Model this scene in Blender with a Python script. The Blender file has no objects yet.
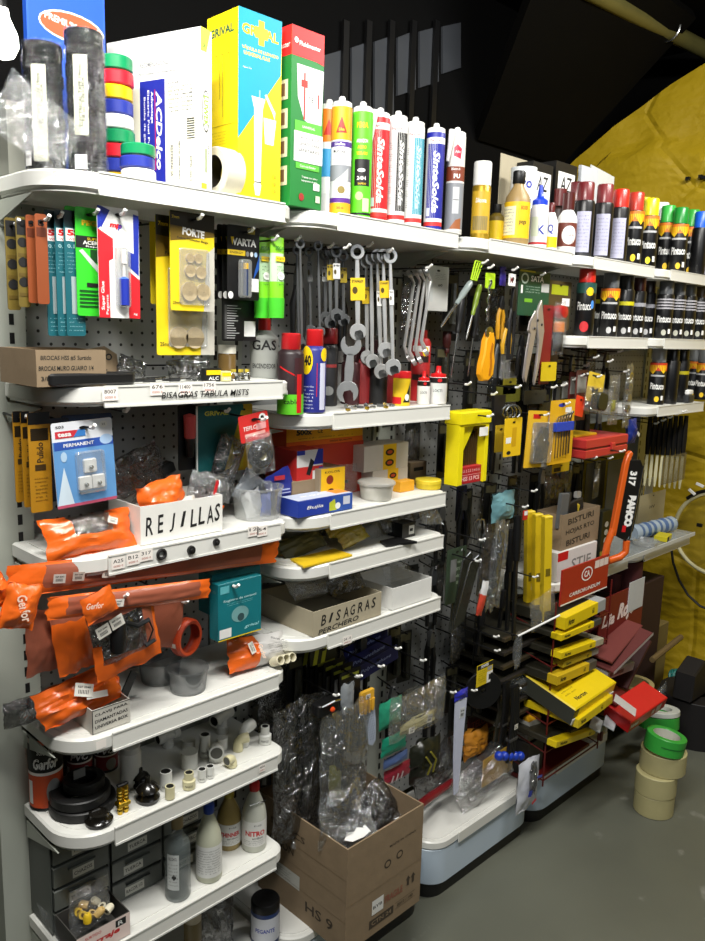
import bpy, math, random
from mathutils import Matrix, Vector, noise
random.seed(11)
PI = math.pi
S = bpy.context.scene
COL = S.collection

# ------------------------------------------------------------------ camera
CAM = Vector((-1.1129, -1.28795, 1.65484)); FPX = 800.0
YAW, PITCH, ROLL = (math.radians(a) for a in (45.15, 9.9, -1.65))
_f = Vector((math.sin(YAW)*math.cos(PITCH), math.cos(YAW)*math.cos(PITCH), -math.sin(PITCH)))
_r = Vector((math.cos(YAW), -math.sin(YAW), 0)); _d = _f.cross(_r)
R_ = _r*math.cos(ROLL)+_d*math.sin(ROLL); D_ = -_r*math.sin(ROLL)+_d*math.cos(ROLL); F_ = _f
cd = bpy.data.cameras.new('camera'); cam = bpy.data.objects.new('camera', cd); COL.objects.link(cam)
cd.sensor_fit = 'VERTICAL'; cd.sensor_height = 36; cd.lens = FPX/941*36; cd.clip_start = .02
cam.matrix_world = Matrix(((R_.x, -D_.x, -F_.x, CAM.x), (R_.y, -D_.y, -F_.y, CAM.y), (R_.z, -D_.z, -F_.z, CAM.z), (0, 0, 0, 1)))
S.camera = cam

# ------------------------------------------------------------------ world, lights, exposure
S.view_settings.view_transform = 'Standard'; S.view_settings.look = 'None'
S.view_settings.gamma = 1; S.view_settings.exposure = 0.15
W = bpy.data.worlds.new('world'); S.world = W; W.use_nodes = True
W.node_tree.nodes['Background'].inputs[0].default_value = (.55, .6, .65, 1)
W.node_tree.nodes['Background'].inputs[1].default_value = .022
def area(name, loc, tgt, sx, sy, power, col):
    l = bpy.data.lights.new(name, 'AREA'); l.shape = 'RECTANGLE'; l.size = sx; l.size_y = sy; l.energy = power; l.color = col
    o = bpy.data.objects.new(name, l); COL.objects.link(o); o.location = loc
    o.rotation_euler = (Vector(tgt)-Vector(loc)).to_track_quat('-Z', 'Y').to_euler(); return o
area('ceiling_tube_light', (-.8, -.75, 2.8), (.0, .1, 1.5), 1.1, .14, 58, (1, .98, .93))
area('ceiling_tube_light_far', (1.3, -.85, 2.8), (1.5, .1, 1.5), .9, .14, 28, (1, .98, .93))
area('front_fill_light', (.1, -2.6, 2.35), (.9, .1, .7), 1.6, .8, 8, (.93, .97, 1))  # added bounce fill without a fixture, lifts the lower bay fronts

# ------------------------------------------------------------------ pixel -> world helpers
def ray(px, py): return R_*(px-352.5)+D_*(py-470.5)+F_*FPX
def P(px, py, y):
    v = ray(px, py); return CAM+v*((y-CAM.y)/v.y)
def PZ(px, py, z):
    v = ray(px, py); return CAM+v*((z-CAM.z)/v.z)
def PX(px, py, x):
    v = ray(px, py); return CAM+v*((x-CAM.x)/v.x)
def xat(px, y, z):                                   # x of the point at (y, z) that stands in image column px
    k = (px-352.5)/FPX; n = R_-F_*k; d = -(n.y*(y-CAM.y)+n.z*(z-CAM.z))/n.x
    return CAM.x+d
def zat(px, py, x, y):                               # height at (x, y) that reads at image row py
    k = (py-470.5)/FPX; n = D_-F_*k; return CAM.z-(n.x*(x-CAM.x)+n.y*(y-CAM.y))/n.z

# ------------------------------------------------------------------ materials
def lin(h):
    h = h.lstrip('#'); c = [int(h[i:i+2], 16)/255 for i in (0, 2, 4)]
    return [(x/12.92 if x <= .04045 else ((x+.055)/1.055)**2.4) for x in c]+[1]
MATS = {}
def mat(name, hx, rough=.5, metal=0., var=.12, scale=40, bump=0., spec=.5, alpha=1., trans=0., emit=0):
    if name in MATS: return MATS[name]
    m = bpy.data.materials.new(name); m.use_nodes = True; nt = m.node_tree; b = nt.nodes['Principled BSDF']
    c = lin(hx); tc = nt.nodes.new('ShaderNodeTexCoord'); nz = nt.nodes.new('ShaderNodeTexNoise'); nz.inputs['Scale'].default_value = scale
    nz.inputs['Detail'].default_value = 3
    nt.links.new(tc.outputs['Object'], nz.inputs['Vector'])
    mx = nt.nodes.new('ShaderNodeMix'); mx.data_type = 'RGBA'
    mx.inputs[6].default_value = [x*(1-var) for x in c[:3]]+[1]; mx.inputs[7].default_value = [min(1, x*(1+var)) for x in c[:3]]+[1]
    nt.links.new(nz.outputs[0], mx.inputs[0]); nt.links.new(mx.outputs[2], b.inputs['Base Color'])
    b.inputs['Roughness'].default_value = rough; b.inputs['Metallic'].default_value = metal
    b.inputs['Specular IOR Level'].default_value = spec; b.inputs['Alpha'].default_value = alpha
    b.inputs['Transmission Weight'].default_value = trans
    if emit:
        b.inputs['Emission Color'].default_value = c; b.inputs['Emission Strength'].default_value = emit
    if bump:
        bp = nt.nodes.new('ShaderNodeBump'); bp.inputs['Strength'].default_value = bump; bp.inputs['Distance'].default_value = .01
        nt.links.new(nz.outputs[0], bp.inputs['Height']); nt.links.new(bp.outputs[0], b.inputs['Normal'])
    MATS[name] = m; return m
def clear(name, hx, opac=.12, gloss=.16, wr=.9, scale=35, rough=.12):        # thin wrinkled plastic film
    if name in MATS: return MATS[name]
    m = bpy.data.materials.new(name); m.use_nodes = True; nt = m.node_tree; N = nt.nodes; L = nt.links
    N.remove(N['Principled BSDF']); out = N['Material Output']
    tr = N.new('ShaderNodeBsdfTransparent'); df = N.new('ShaderNodeBsdfDiffuse'); df.inputs[0].default_value = lin(hx)
    gl = N.new('ShaderNodeBsdfGlossy'); gl.inputs['Roughness'].default_value = rough
    tc = N.new('ShaderNodeTexCoord'); nz = N.new('ShaderNodeTexNoise'); nz.inputs['Scale'].default_value = scale; nz.inputs['Detail'].default_value = 4
    nz.inputs['Distortion'].default_value = 1.5
    L.new(tc.outputs['Object'], nz.inputs['Vector'])
    bp = N.new('ShaderNodeBump'); bp.inputs['Strength'].default_value = wr; bp.inputs['Distance'].default_value = .02
    L.new(nz.outputs[0], bp.inputs['Height']); L.new(bp.outputs[0], gl.inputs['Normal'])
    a = N.new('ShaderNodeMixShader'); a.inputs[0].default_value = opac; L.new(tr.outputs[0], a.inputs[1]); L.new(df.outputs[0], a.inputs[2])
    b = N.new('ShaderNodeMixShader'); b.inputs[0].default_value = gloss; L.new(a.outputs[0], b.inputs[1]); L.new(gl.outputs[0], b.inputs[2])
    L.new(b.outputs[0], out.inputs[0]); MATS[name] = m; return m
def c_(hx, rough=.45, **k): return mat('paint_'+hx.lstrip('#')+('' if rough == .45 else str(rough)), hx, rough, var=.06, **k)
BLK = c_('#0c0c0d'); WHT = c_('#e9e9e6'); RED = c_('#c3171b'); YEL = c_('#e8c60c'); BLU = c_('#1b2f9e'); GRY = c_('#7d7e7d')
INK = mat('ink', '#111111', .6, var=.05)
SHELF = mat('shelf_enamel', '#dcdcd6', .32, var=.05, scale=6)
UPR = mat('upright_enamel', '#a2a69c', .4, var=.06, scale=8)
CHROME = mat('chrome_steel', '#c9cac8', .22, 1., var=.1)
STEEL = mat('dark_steel', '#3a3b3c', .35, .8, var=.2)
WIRE = mat('black_wire', '#1b1b1c', .4, .3)
TIP = mat('hook_tip', '#f0f0ec', .3)
CARD = mat('cardboard', '#86735a', .8, var=.14, scale=25, bump=.1)
CARDG = mat('grey_cardboard', '#a39a83', .8, var=.1, scale=25)
ORG = mat('orange_plastic', '#e0641e', .3, var=.18, scale=18, bump=.35)
PINKB = mat('orange_film', '#a05a44', .3, var=.2, scale=15, bump=.3, alpha=.88)
FILM = clear('clear_film', '#c8cdd0', .07, .13, 1., 30, .08)
FILMH = clear('heavy_film', '#a9b0b4', .22, .26, 1., 28)
SLEEVE = clear('shrink_sleeve', '#c0c6c8', .02, .12, 1., 70, .05)
TUB = clear('clear_tub_plastic', '#cfd2d0', .22, .15, .1, 6, .08)
DFILM = clear('dark_film', '#1c1e20', .55, .22, 1., 30)

# ------------------------------------------------------------------ mesh builder
def offset(pts, d):
    n = len(pts); out = []
    for i in range(n):
        a, b, c = Vector(pts[i-1]), Vector(pts[i]), Vector(pts[(i+1) % n])
        e1 = (b-a).normalized(); e2 = (c-b).normalized(); n1 = Vector((-e1.y, e1.x)); n2 = Vector((-e2.y, e2.x))
        m = n1+n2; l = m.length
        m = m/l if l > 1e-6 else n1
        out.append(tuple(b+m*(d/max(.35, m.dot(n1)))))
    return out
def rrect(x0, x1, y0, y1, r, n=5, corners=(1, 1, 1, 1), r2=None):      # counter-clockwise from lower left
    pts = []
    for k, (cx, cy, a0) in enumerate(((x0, y0, PI), (x1, y0, 1.5*PI), (x1, y1, 0), (x0, y1, .5*PI))):
        if not corners[k]: pts.append((cx, cy)); continue
        if r2 and k == 0: r0 = r
        if r2: r = r0 if k != 1 else r2
        ox = cx+(r if cx == x0 else -r); oy = cy+(r if cy == y0 else -r)
        for i in range(n+1):
            a = a0+i*PI/2/n; pts.append((ox+r*math.cos(a), oy+r*math.sin(a)))
    return pts
TXT = {}
def text_mesh(s, bold=0., shear=0.):
    k = (s, bold, shear)
    if k not in TXT:
        cu = bpy.data.curves.new('t', 'FONT'); cu.body = s; cu.offset = bold; cu.shear = shear; cu.resolution_u = 2
        o = bpy.data.objects.new('t', cu); me = o.to_mesh()
        v = [(q.co.x, q.co.y) for q in me.vertices]; f = [tuple(p.vertices) for p in me.polygons]
        o.to_mesh_clear(); bpy.data.objects.remove(o); bpy.data.curves.remove(cu)
        if v:
            xs = [q[0] for q in v]; ys = [q[1] for q in v]
            cx, cy, w, h = (min(xs)+max(xs))/2, (min(ys)+max(ys))/2, max(xs)-min(xs) or 1, max(ys)-min(ys) or 1
            v = [((q[0]-cx)/w, (q[1]-cy)/h) for q in v]
        TXT[k] = (v, f)
    return TXT[k]
I4 = Matrix.Identity(4)
def T(x=0, y=0, z=0): return Matrix.Translation((x, y, z))
def Rx(a): return Matrix.Rotation(a, 4, 'X')
def Ry(a): return Matrix.Rotation(a, 4, 'Y')
def Rz(a): return Matrix.Rotation(a, 4, 'Z')
def align(a, b):                                      # frame at a whose z axis points to b
    d = Vector(b)-Vector(a); return Matrix.Translation(a) @ d.to_track_quat('Z', 'Y').to_matrix().to_4x4()
class MB:
    def __init__(s): s.v = []; s.f = []; s.fm = []; s.sm = []; s.mats = []
    def mi(s, m):
        if m not in s.mats: s.mats.append(m)
        return s.mats.index(m)
    def add(s, vs, fs, m, sm=False, M=None):
        b = len(s.v)
        for q in vs:
            q = Vector(q); s.v.append(tuple(M @ q) if M is not None else tuple(q))
        k = s.mi(m) if not callable(m) else None
        for i, f in enumerate(fs):
            s.f.append(tuple(b+j for j in f)); s.fm.append(s.mi(m(i)) if k is None else k); s.sm.append(sm)
        return s
    def prism(s, pts, h0, h1, m, ch=0., M=None, sm=False):
        n = len(pts); loops = []
        if ch:
            inn = offset(pts, ch); loops = [(inn, h0), (pts, h0+ch), (pts, h1-ch), (inn, h1)]
        else: loops = [(pts, h0), (pts, h1)]
        vs = [(p[0], p[1], h) for l, h in loops for p in l]; fs = [tuple(range(n))[::-1]]
        for k in range(len(loops)-1):
            for i in range(n):
                j = (i+1) % n; fs.append((k*n+i, k*n+j, (k+1)*n+j, (k+1)*n+i))
        fs.append(tuple((len(loops)-1)*n+i for i in range(n)))
        return s.add(vs, fs, m, sm, M)
    def box(s, x0, x1, y0, y1, z0, z1, m, ch=0., M=None):
        return s.prism([(x0, y0), (x1, y0), (x1, y1), (x0, y1)], z0, z1, m, ch, M)
    def xz(s, pts, y0, y1, m, ch=0., M=None):         # outline in x,z given thickness in y
        Q = Matrix(((1, 0, 0, 0), (0, 0, -1, 0), (0, 1, 0, 0), (0, 0, 0, 1)))
        return s.prism(pts, -y1, -y0, m, ch, (M or I4) @ Q)
    def lathe(s, prof, m, n=24, M=None, sm=True):     # prof: (r, z); m: material or list per band
        vs = []; fs = []; k = len(prof); ml = []
        for r, z in prof:
            for i in range(n):
                a = 2*PI*i/n; vs.append((r*math.cos(a), r*math.sin(a), z))
        for j in range(k-1):
            for i in range(n):
                i2 = (i+1) % n; fs.append((j*n+i, j*n+i2, (j+1)*n+i2, (j+1)*n+i)); ml.append(m[j] if isinstance(m, list) else m)
        return s.add(vs, fs, (lambda i: ml[i]), sm, M)
    def tube(s, pts, r, m, n=8, closed=False, cap=True, M=None):
        pts = [Vector(p) for p in pts]; k = len(pts); vs = []; fs = []; up = Vector((0, 0, 1)); last = None
        rs = r if isinstance(r, (list, tuple)) else [r]*k
        for i, p in enumerate(pts):
            t = (pts[(i+1) % k]-pts[i-1]) if closed or 0 < i < k-1 else (pts[1]-pts[0] if i == 0 else pts[-1]-pts[-2])
            t.normalize()
            if last is None:
                a = t.cross(up)
                if a.length < .05: a = t.cross(Vector((1, 0, 0)))
            else: a = last-t*last.dot(t)
            a.normalize(); last = a; b = t.cross(a)
            for j in range(n):
                q = 2*PI*j/n; vs.append(p+(a*math.cos(q)+b*math.sin(q))*rs[i])
        for i in range(k if closed else k-1):
            i2 = (i+1) % k
            for j in range(n):
                j2 = (j+1) % n; fs.append((i*n+j, i2*n+j, i2*n+j2, i*n+j2))
        if cap and not closed: fs.append(tuple(range(n))); fs.append(tuple((k-1)*n+j for j in range(n))[::-1])
        return s.add(vs, fs, m, True, M)
    def sph(s, c, r, m, M=None, n=14, sc=(1, 1, 1)):
        pr = [(max(1e-4, r*math.sin(PI*i/8)), -r*math.cos(PI*i/8)) for i in range(9)]
        return s.lathe(pr, m, n, (M or I4) @ T(*c) @ Matrix.Diagonal((*sc, 1)))
    def bag(s, w, h, t, m, M=None, seed=0, nu=18, nv=18, amp=.25, edge=.04, drop=0.):    # crumpled pillow in x,z with thickness y
        rnd = Vector((seed*7.3, seed*3.1, seed*1.7)); vs = []; fs = []; ms = []
        for side in (-1, 1):
            for j in range(nv+1):
                for i in range(nu+1):
                    u = i/nu*2-1; v = j/nv*2-1
                    e = (1-abs(u)**3)*(1-abs(v)**3)
                    n1 = noise.noise(Vector((u*1.7, v*1.7, side*.6))+rnd); n2 = noise.noise(Vector((u*5, v*5, side))+rnd)
                    x = u*w/2*(1+edge*noise.noise(Vector((v*3, 5, 0))+rnd)*2)+amp*.1*w*n1*(1-e)
                    z = v*h/2*(1+edge*noise.noise(Vector((u*3, 9, 0))+rnd)*2)+amp*.1*h*n1-drop*u*u*h
                    y = side*t/2*max(0, e*(1+amp*n1*2)+amp*.6*n2*min(1, e*3))+.18*amp*t*n1*3
                    vs.append((x, y, z))
        k = (nu+1)*(nv+1)
        for sd in (0, 1):
            for j in range(nv):
                for i in range(nu):
                    a = sd*k+j*(nu+1)+i; q = (a, a+1, a+nu+2, a+nu+1); fs.append(q if sd == 0 else q[::-1])
                    ms.append(m((i+.5)/nu, (j+.5)/nv, sd) if callable(m) else m)
        return s.add(vs, fs, (lambda i: ms[i]), True, M)
    def dec(s, mp): return Dec(s, mp)
    def build(s, name, parent=None, loc=None):
        me = bpy.data.meshes.new(name); me.from_pydata(s.v, [], s.f); me.polygons.foreach_set('use_smooth', s.sm)
        for m in s.mats: me.materials.append(m)
        me.polygons.foreach_set('material_index', s.fm)
        me.polygons.foreach_set('use_smooth', [True]*len(s.f)); me.update(); me.set_sharp_from_angle(angle=.62); o = bpy.data.objects.new(name, me); COL.objects.link(o)
        if parent: o.parent = parent
        if loc: o.location = loc
        return o
def front(w, d, h=0): return lambda u, v, o: (-w/2+u, -d/2-o, v)
def left(w, d, h=0): return lambda u, v, o: (-w/2-o, d/2-u, v)
def right(w, d, h=0): return lambda u, v, o: (w/2+o, -d/2+u, v)
def top(w, d, h): return lambda u, v, o: (-w/2+u, -d/2+v, h+o)
def cylm(r, a0):
    f = lambda u, v, o: ((r+o)*math.cos(a0+u/r), (r+o)*math.sin(a0+u/r), v)
    f.step = r*.2; return f
def strips(pts, st):                                  # cut an outline into narrow upright strips so that it can follow a round wall
    lo = math.floor(min(p[0] for p in pts)/st); hi = math.ceil(max(p[0] for p in pts)/st); out = []
    def clip(q, x, s):
        o = []
        for i in range(len(q)):
            a, b = q[i-1], q[i]; ia, ib = (a[0]-x)*s >= 0, (b[0]-x)*s >= 0
            if ia != ib: k = (x-a[0])/(b[0]-a[0]); o.append((x, a[1]+k*(b[1]-a[1])))
            if ib: o.append(b)
        return o
    for k in range(lo, max(hi, lo+1)):
        q = clip(pts, k*st, 1); q = clip(q, (k+1)*st, -1) if len(q) > 2 else q
        if len(q) > 2: out.append(q)
    return out
class Dec:                                            # flat printing laid on a surface
    def __init__(s, mb, mp): s.mb = mb; s.mp = mp; s.l = 0
    def _o(s, l): return .0003+.00005*(l if l is not None else s.l)
    def poly(s, pts, m, l=None):
        s.l += 1; o = s._o(l); st = getattr(s.mp, 'step', 0)
        for q in (strips(pts, st) if st else [pts]): s.mb.add([s.mp(u, v, o) for u, v in q], [tuple(range(len(q)))], m)
        return s
    def rect(s, u0, v0, u1, v1, m, l=None, n=1):
        if getattr(s.mp, 'step', 0): n = max(n, int(abs(u1-u0)/s.mp.step)+1)
        s.l += 1; o = s._o(l); vs = []; 
        for i in range(n+1):
            u = u0+(u1-u0)*i/n; vs += [s.mp(u, v0, o), s.mp(u, v1, o)]
        s.mb.add(vs, [(2*i, 2*i+2, 2*i+3, 2*i+1) for i in range(n)], m, n > 1); return s
    def ell(s, u, v, ru, rv, m, l=None, n=20): return s.poly([(u+ru*math.cos(2*PI*i/n), v+rv*math.sin(2*PI*i/n)) for i in range(n)], m, l)
    def text(s, t, u, v, w, h, m, rot=0, bold=.012, shear=0., l=None):
        s.l += 1; o = s._o(l); vv, ff = text_mesh(t, bold, shear); c, n = math.cos(rot), math.sin(rot)
        pp = [(u+x*w*c-y*h*n, v+x*w*n+y*h*c) for x, y in vv]; st = getattr(s.mp, 'step', 0)
        if not st: s.mb.add([s.mp(a, b, o) for a, b in pp], ff, m); return s
        vs = []; fs = []
        for f in ff:
            for q in strips([pp[i] for i in f], st): fs.append(tuple(range(len(vs), len(vs)+len(q)))); vs += [s.mp(a, b, o) for a, b in q]
        if vs: s.mb.add(vs, fs, m)
        return s
    def lines(s, u0, v0, u1, v1, n, m, frac=.45):     # rows of small print
        hh = (v1-v0)/n; r = random.Random(int(abs(u0*9e3+v0*7e3))+n)
        for i in range(n):
            t = ''.join(r.choice('aeionrstlcdm    ') for _ in range(int(max(6, (u1-u0)/hh*1.6))))
            s.text(t.strip() or 'eo', (u0+u1)/2, v0+hh*(i+.5), (u1-u0)*r.uniform(.8, 1), hh*frac, m, l=s.l)
            s.l -= 1
        return s
def tag(o, label=None, cat=None, group=None, kind=None):
    if label: o['label'] = label
    if cat: o['category'] = cat
    if group: o['group'] = group
    if kind: o['kind'] = kind
    return o
def thing(name, label, cat, loc=(0, 0, 0), rz=0, group=None, tilt=(0, 0)):
    o = bpy.data.objects.new(name, None); COL.objects.link(o); o.location = loc; o.rotation_euler = (tilt[0], tilt[1], rz)
    o.empty_display_size = .03; return tag(o, label, cat, group)
def solo(mb, name, label, cat, loc=(0, 0, 0), rz=0, group=None, tilt=(0, 0), kind=None):
    o = mb.build(name); o.location = loc; o.rotation_euler = (tilt[0], tilt[1], rz); return tag(o, label, cat, group, kind)
def struct(name, mb, parent=None):
    o = mb.build(name, parent)
    if not parent: o['kind'] = 'structure'
    return o
def dup(root, loc, rz=None, label=None, group=None):
    def cp(o, par):
        c = o.copy(); COL.objects.link(c); c.parent = par
        for ch in list(o.children): cp(ch, c)
        return c
    r = cp(root, None); r.location = loc
    if rz is not None: r.rotation_euler.z = rz
    if label: r['label'] = label
    if group: r['group'] = group
    return r
def camang(x, y): return math.atan2(CAM.y-y, CAM.x-x)
ORD = ['leftmost', 'second from the left', 'third from the left', 'fourth from the left', 'fifth from the left', 'sixth from the left', 'seventh from the left', 'eighth from the left', 'ninth from the left']

# ================================================================== SETTING
def wall_mat():
    m = mat('yellow_plaster', '#b89a10', .6, var=.25, scale=2.2); nt = m.node_tree; N = nt.nodes; L = nt.links; b = N['Principled BSDF']
    tc = N.new('ShaderNodeTexCoord'); n1 = N.new('ShaderNodeTexNoise'); n1.inputs['Scale'].default_value = 5; n1.inputs['Detail'].default_value = 8
    wv = N.new('ShaderNodeTexWave'); wv.inputs['Scale'].default_value = 6; wv.inputs['Distortion'].default_value = 9; wv.inputs['Detail'].default_value = 3; wv.bands_direction = 'Z'
    vr = N.new('ShaderNodeTexVoronoi'); vr.feature = 'DISTANCE_TO_EDGE'; vr.inputs['Scale'].default_value = 1.7
    for q in (n1, wv, vr): L.new(tc.outputs['Object'], q.inputs['Vector'])
    ad = N.new('ShaderNodeMath'); ad.operation = 'MULTIPLY_ADD'; ad.inputs[1].default_value = .09; L.new(wv.outputs[0], ad.inputs[0]); L.new(n1.outputs[0], ad.inputs[2])
    mn = N.new('ShaderNodeMath'); mn.operation = 'MINIMUM'; mn.inputs[1].default_value = .03; L.new(vr.outputs['Distance'], mn.inputs[0])
    a2 = N.new('ShaderNodeMath'); a2.operation = 'MULTIPLY_ADD'; a2.inputs[1].default_value = 9; L.new(mn.outputs[0], a2.inputs[0]); L.new(ad.outputs[0], a2.inputs[2])
    bp = N.new('ShaderNodeBump'); bp.inputs['Strength'].default_value = .9; bp.inputs['Distance'].default_value = .025
    L.new(a2.outputs[0], bp.inputs['Height']); L.new(bp.outputs[0], b.inputs['Normal']); return m
def peg_mat():
    m = mat('pegboard_enamel', '#9a9c9a', .45, var=.05, scale=5); nt = m.node_tree; N = nt.nodes; L = nt.links; b = N['Principled BSDF']
    tc = N.new('ShaderNodeTexCoord'); sp = N.new('ShaderNodeSeparateXYZ'); L.new(tc.outputs['Object'], sp.inputs[0]); ds = []
    def mth(op, a, bb=None):
        q = N.new('ShaderNodeMath'); q.operation = op
        for i, x in enumerate((a, bb)):
            if x is None: continue
            if isinstance(x, (int, float)): q.inputs[i].default_value = x
            else: L.new(x, q.inputs[i])
        return q.outputs[0]
    for ax in ('X', 'Z'):
        f = mth('FRACT', mth('MULTIPLY', sp.outputs[ax], 1/.025)); d = mth('SUBTRACT', f, .5); ds.append(mth('MULTIPLY', d, d))
    r = mth('LESS_THAN', mth('ADD', ds[0], ds[1]), .016)
    mx = N.new('ShaderNodeMix'); mx.data_type = 'RGBA'; old = b.inputs['Base Color'].links[0].from_socket
    L.new(r, mx.inputs[0]); L.new(old, mx.inputs[6]); mx.inputs[7].default_value = (.01, .01, .01, 1); L.new(mx.outputs[2], b.inputs['Base Color']); return m
def floor_mat():
    m = mat('polished_concrete', '#5f6156', .35, var=.35, scale=1.6); nt = m.node_tree; N = nt.nodes; L = nt.links; b = N['Principled BSDF']
    N['Noise Texture'].inputs['Detail'].default_value = 8
    tc = N.new('ShaderNodeTexCoord'); n1 = N.new('ShaderNodeTexNoise'); n1.inputs['Scale'].default_value = 7; n1.inputs['Detail'].default_value = 5; L.new(tc.outputs['Object'], n1.inputs['Vector'])
    cr = N.new('ShaderNodeValToRGB'); cr.color_ramp.elements[0].position = .66; cr.color_ramp.elements[1].position = .74; L.new(n1.outputs[0], cr.inputs[0])
    mx = N.new('ShaderNodeMix'); mx.data_type = 'RGBA'; old = b.inputs['Base Color'].links[0].from_socket
    L.new(cr.outputs[0], mx.inputs[0]); L.new(old, mx.inputs[6]); mx.inputs[7].default_value = (.23, .23, .2, 1); L.new(mx.outputs[2], b.inputs['Base Color'])
    r = N.new('ShaderNodeMapRange'); r.inputs[3].default_value = .28; r.inputs[4].default_value = .6; L.new(n1.outputs[0], r.inputs[0]); L.new(r.outputs[0], b.inputs['Roughness']); return m
YB = 1.0; PEG = peg_mat(); YW = wall_mat()
DARKW = mat('black_paint', '#080808', .9, var=.3, scale=3, spec=.15); DARKC = mat('dark_roof_panel', '#0a0907', .85, var=.3, scale=4, spec=.08)
struct('floor', MB().box(-3.2, 2.9, -3.6, YB, -.05, 0, floor_mat()))
# yellow rock-plaster wall closing the aisle, arched top
mb = MB(); ny, nz = 70, 70; vs = []; X0 = 2.62
def wy(y, z):
    return X0+.045*noise.noise(Vector((y*2.1, z*2.1, 3)))+.02*noise.noise(Vector((y*6, z*6, 1)))+(.05 if z > 2.42+.12*math.sin(y*3) else 0)
def archz(y): return 2.95-.52*max(0, (y-.1))**1.35 if y > .1 else 2.95
for j in range(nz+1):
    for i in range(ny+1):
        y = -3.5+i/ny*4.5; z = j/nz*archz(y)
        vs.append((wy(y, z), y, z))
mb.add(vs, [(j*(ny+1)+i, j*(ny+1)+i+1, (j+1)*(ny+1)+i+1, (j+1)*(ny+1)+i) for j in range(nz) for i in range(ny)], YW, True)
for px, py in ((687, 178), (700, 176), (704, 177)):
    q = PX(px, py, X0-.03); mb.box(q.x, q.x+.02, q.y-.008, q.y+.008, q.z-.008, q.z+.006, BLK)
struct('wall_right', mb)
struct('wall_back', MB().box(-3.2, 3.15, YB, YB+.1, 0, 3.1, DARKW))
struct('ceiling', MB().box(-3.2, 3.25, -3.6, YB+.1, 3.1, 3.2, DARKC))
struct('wall_far', MB().box(3.15, 3.25, -3.6, YB+.1, 0, 3.2, DARKW))
struct('wall_left', MB().box(-3.3, -3.2, -3.6, YB+.1, 0, 3.2, mat('left_wall_paint', '#77756b', .8)))
# sloping dark underside of the vault over the goods
mb = MB(); 
xa = xat(478, YB-.02, 2.5); vs = [(xa, YB-.02, 2.5), (2.59, YB-.02, 2.5), (2.59, .36, 3.04), (xat(560, .36, 3.04), .36, 3.04)]
mb.add(vs+[(a, b+.02, c+.04) for a, b, c in vs], [(0, 1, 2, 3), (4, 7, 6, 5), (0, 4, 5, 1), (1, 5, 6, 2), (2, 6, 7, 3), (3, 7, 4, 0)], DARKC)
struct('trim_1', mb)
# barred dark window on the back wall
fr = MB(); pn = MB()
SLAT = mat('grey_window_glass', '#4a4d52', .35, var=.25, scale=5)  # mottled dark grey panes
for a, b, yt0, yt1, yb in ((322, 346, 56, 49, 110), (350, 369, 48, 42, 200), (373, 392, 42, 36, 200), (396, 414, 38, 31, 96), (418, 437, 32, 27, 88), (441, 459, 27, 23, 74)):
    p = [P(a, yb, YB), P(b, yb-6, YB), P(b, yt1, YB), P(a, yt0, YB)]
    pn.xz([(q.x, q.z) for q in p], YB-.01, YB, SLAT)
w1 = struct('window_1', pn)
for px in (348, 371, 394, 416, 439):
    a = P(px, 20, YB-.03); b = P(px, 210, YB-.03); fr.box(a.x-.014, a.x+.014, YB-.025, YB-.012, b.z, a.z, BLK)
fr.build('window_bar', w1)
# pipe under the ceiling
a, b = P(585, -12, .46), P(662, 28, .46); c = P(705, 50, .43)
mb = MB(); mb.tube([a, a.lerp(b, .5), b, c, c+Vector((.25, 0, -.02))], .036, mat('painted_pipe', '#6f6a3c', .4, .2, var=.25, scale=12), 14)
pipe = solo(mb, 'ceiling_pipe', 'olive painted pipe running under the dark ceiling to the yellow wall', 'pipe')
q = P(668, 28, .45); mb = MB(); mb.tube([(q.x+.01, .45+.05*math.cos(t), q.z+.052*math.sin(t)) for t in [i*PI/8 for i in range(-9, 6)]], .006, CHROME, 6); mb.tube([(q.x+.01, .47, q.z+.05), (q.x+.015, .46, 3.1)], .004, CHROME, 6)
mb.build('pipe_strap', pipe)
# bare bulb beyond the shelves, top left corner
q = P(2, 40, .8); t = thing('light_bulb', 'glowing bare bulb beyond the top left end of the shelves', 'light bulb', q)
MB().lathe([(.001, -.045), (.026, -.036), (.038, -.012), (.036, .014), (.02, .05), (.017, .07)], mat('bulb_glow', '#fffaf0', .5, var=0, emit=22), 20).build('bulb', t)
MB().lathe([(.019, .07), (.019, .11), (.012, .12), (.002, .12)], BLK, 16).build('socket', t)
MB().tube([(0, 0, .12), (0, 0, 3.1-q.z)], .004, BLK, 6).build('cord', t)

# ------------------------------------------------------------------ gondola
BAYS = [(-.55, 0.), (0., .55), (.55, 1.1), (1.1, 1.65), (1.65, 2.2)]
def shelf_geo(w, d=.236, h=.034, notch=False):
    mb = MB(); o = rrect(.022 if notch else .004, w-.001, 0, d, .085, 8, (1, 1, 0, 0), .035)
    if notch: o = o[:-1]+[(.072, d), (.072, .194), (.022, .194)]
    mb.prism(offset(o, .006), 0, .006, SHELF); mb.prism(o, .004, h, SHELF, .004, sm=False)
    e = offset(o, .014); n = len(o)
    mb.prism(offset(o, .02), h, h+.0015, SHELF, 0)
    return mb
def rail_geo(w, h=.04, e=.022):
    mb = MB(); w = w-e+.022; mb.box(.113, w-.022, -.005, -.001, -.002, h-.004, SHELF, .001); mb.box(.113, w-.022, -.0065, -.005, -.002, .002, SHELF); mb.box(.113, w-.022, -.0065, -.005, h-.007, h-.004, SHELF); return mb
BAYN = ['the nearest bay on the left', 'the second bay from the left', 'the third bay from the left', 'the fourth bay from the left', 'the farthest bay on the right']
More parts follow.
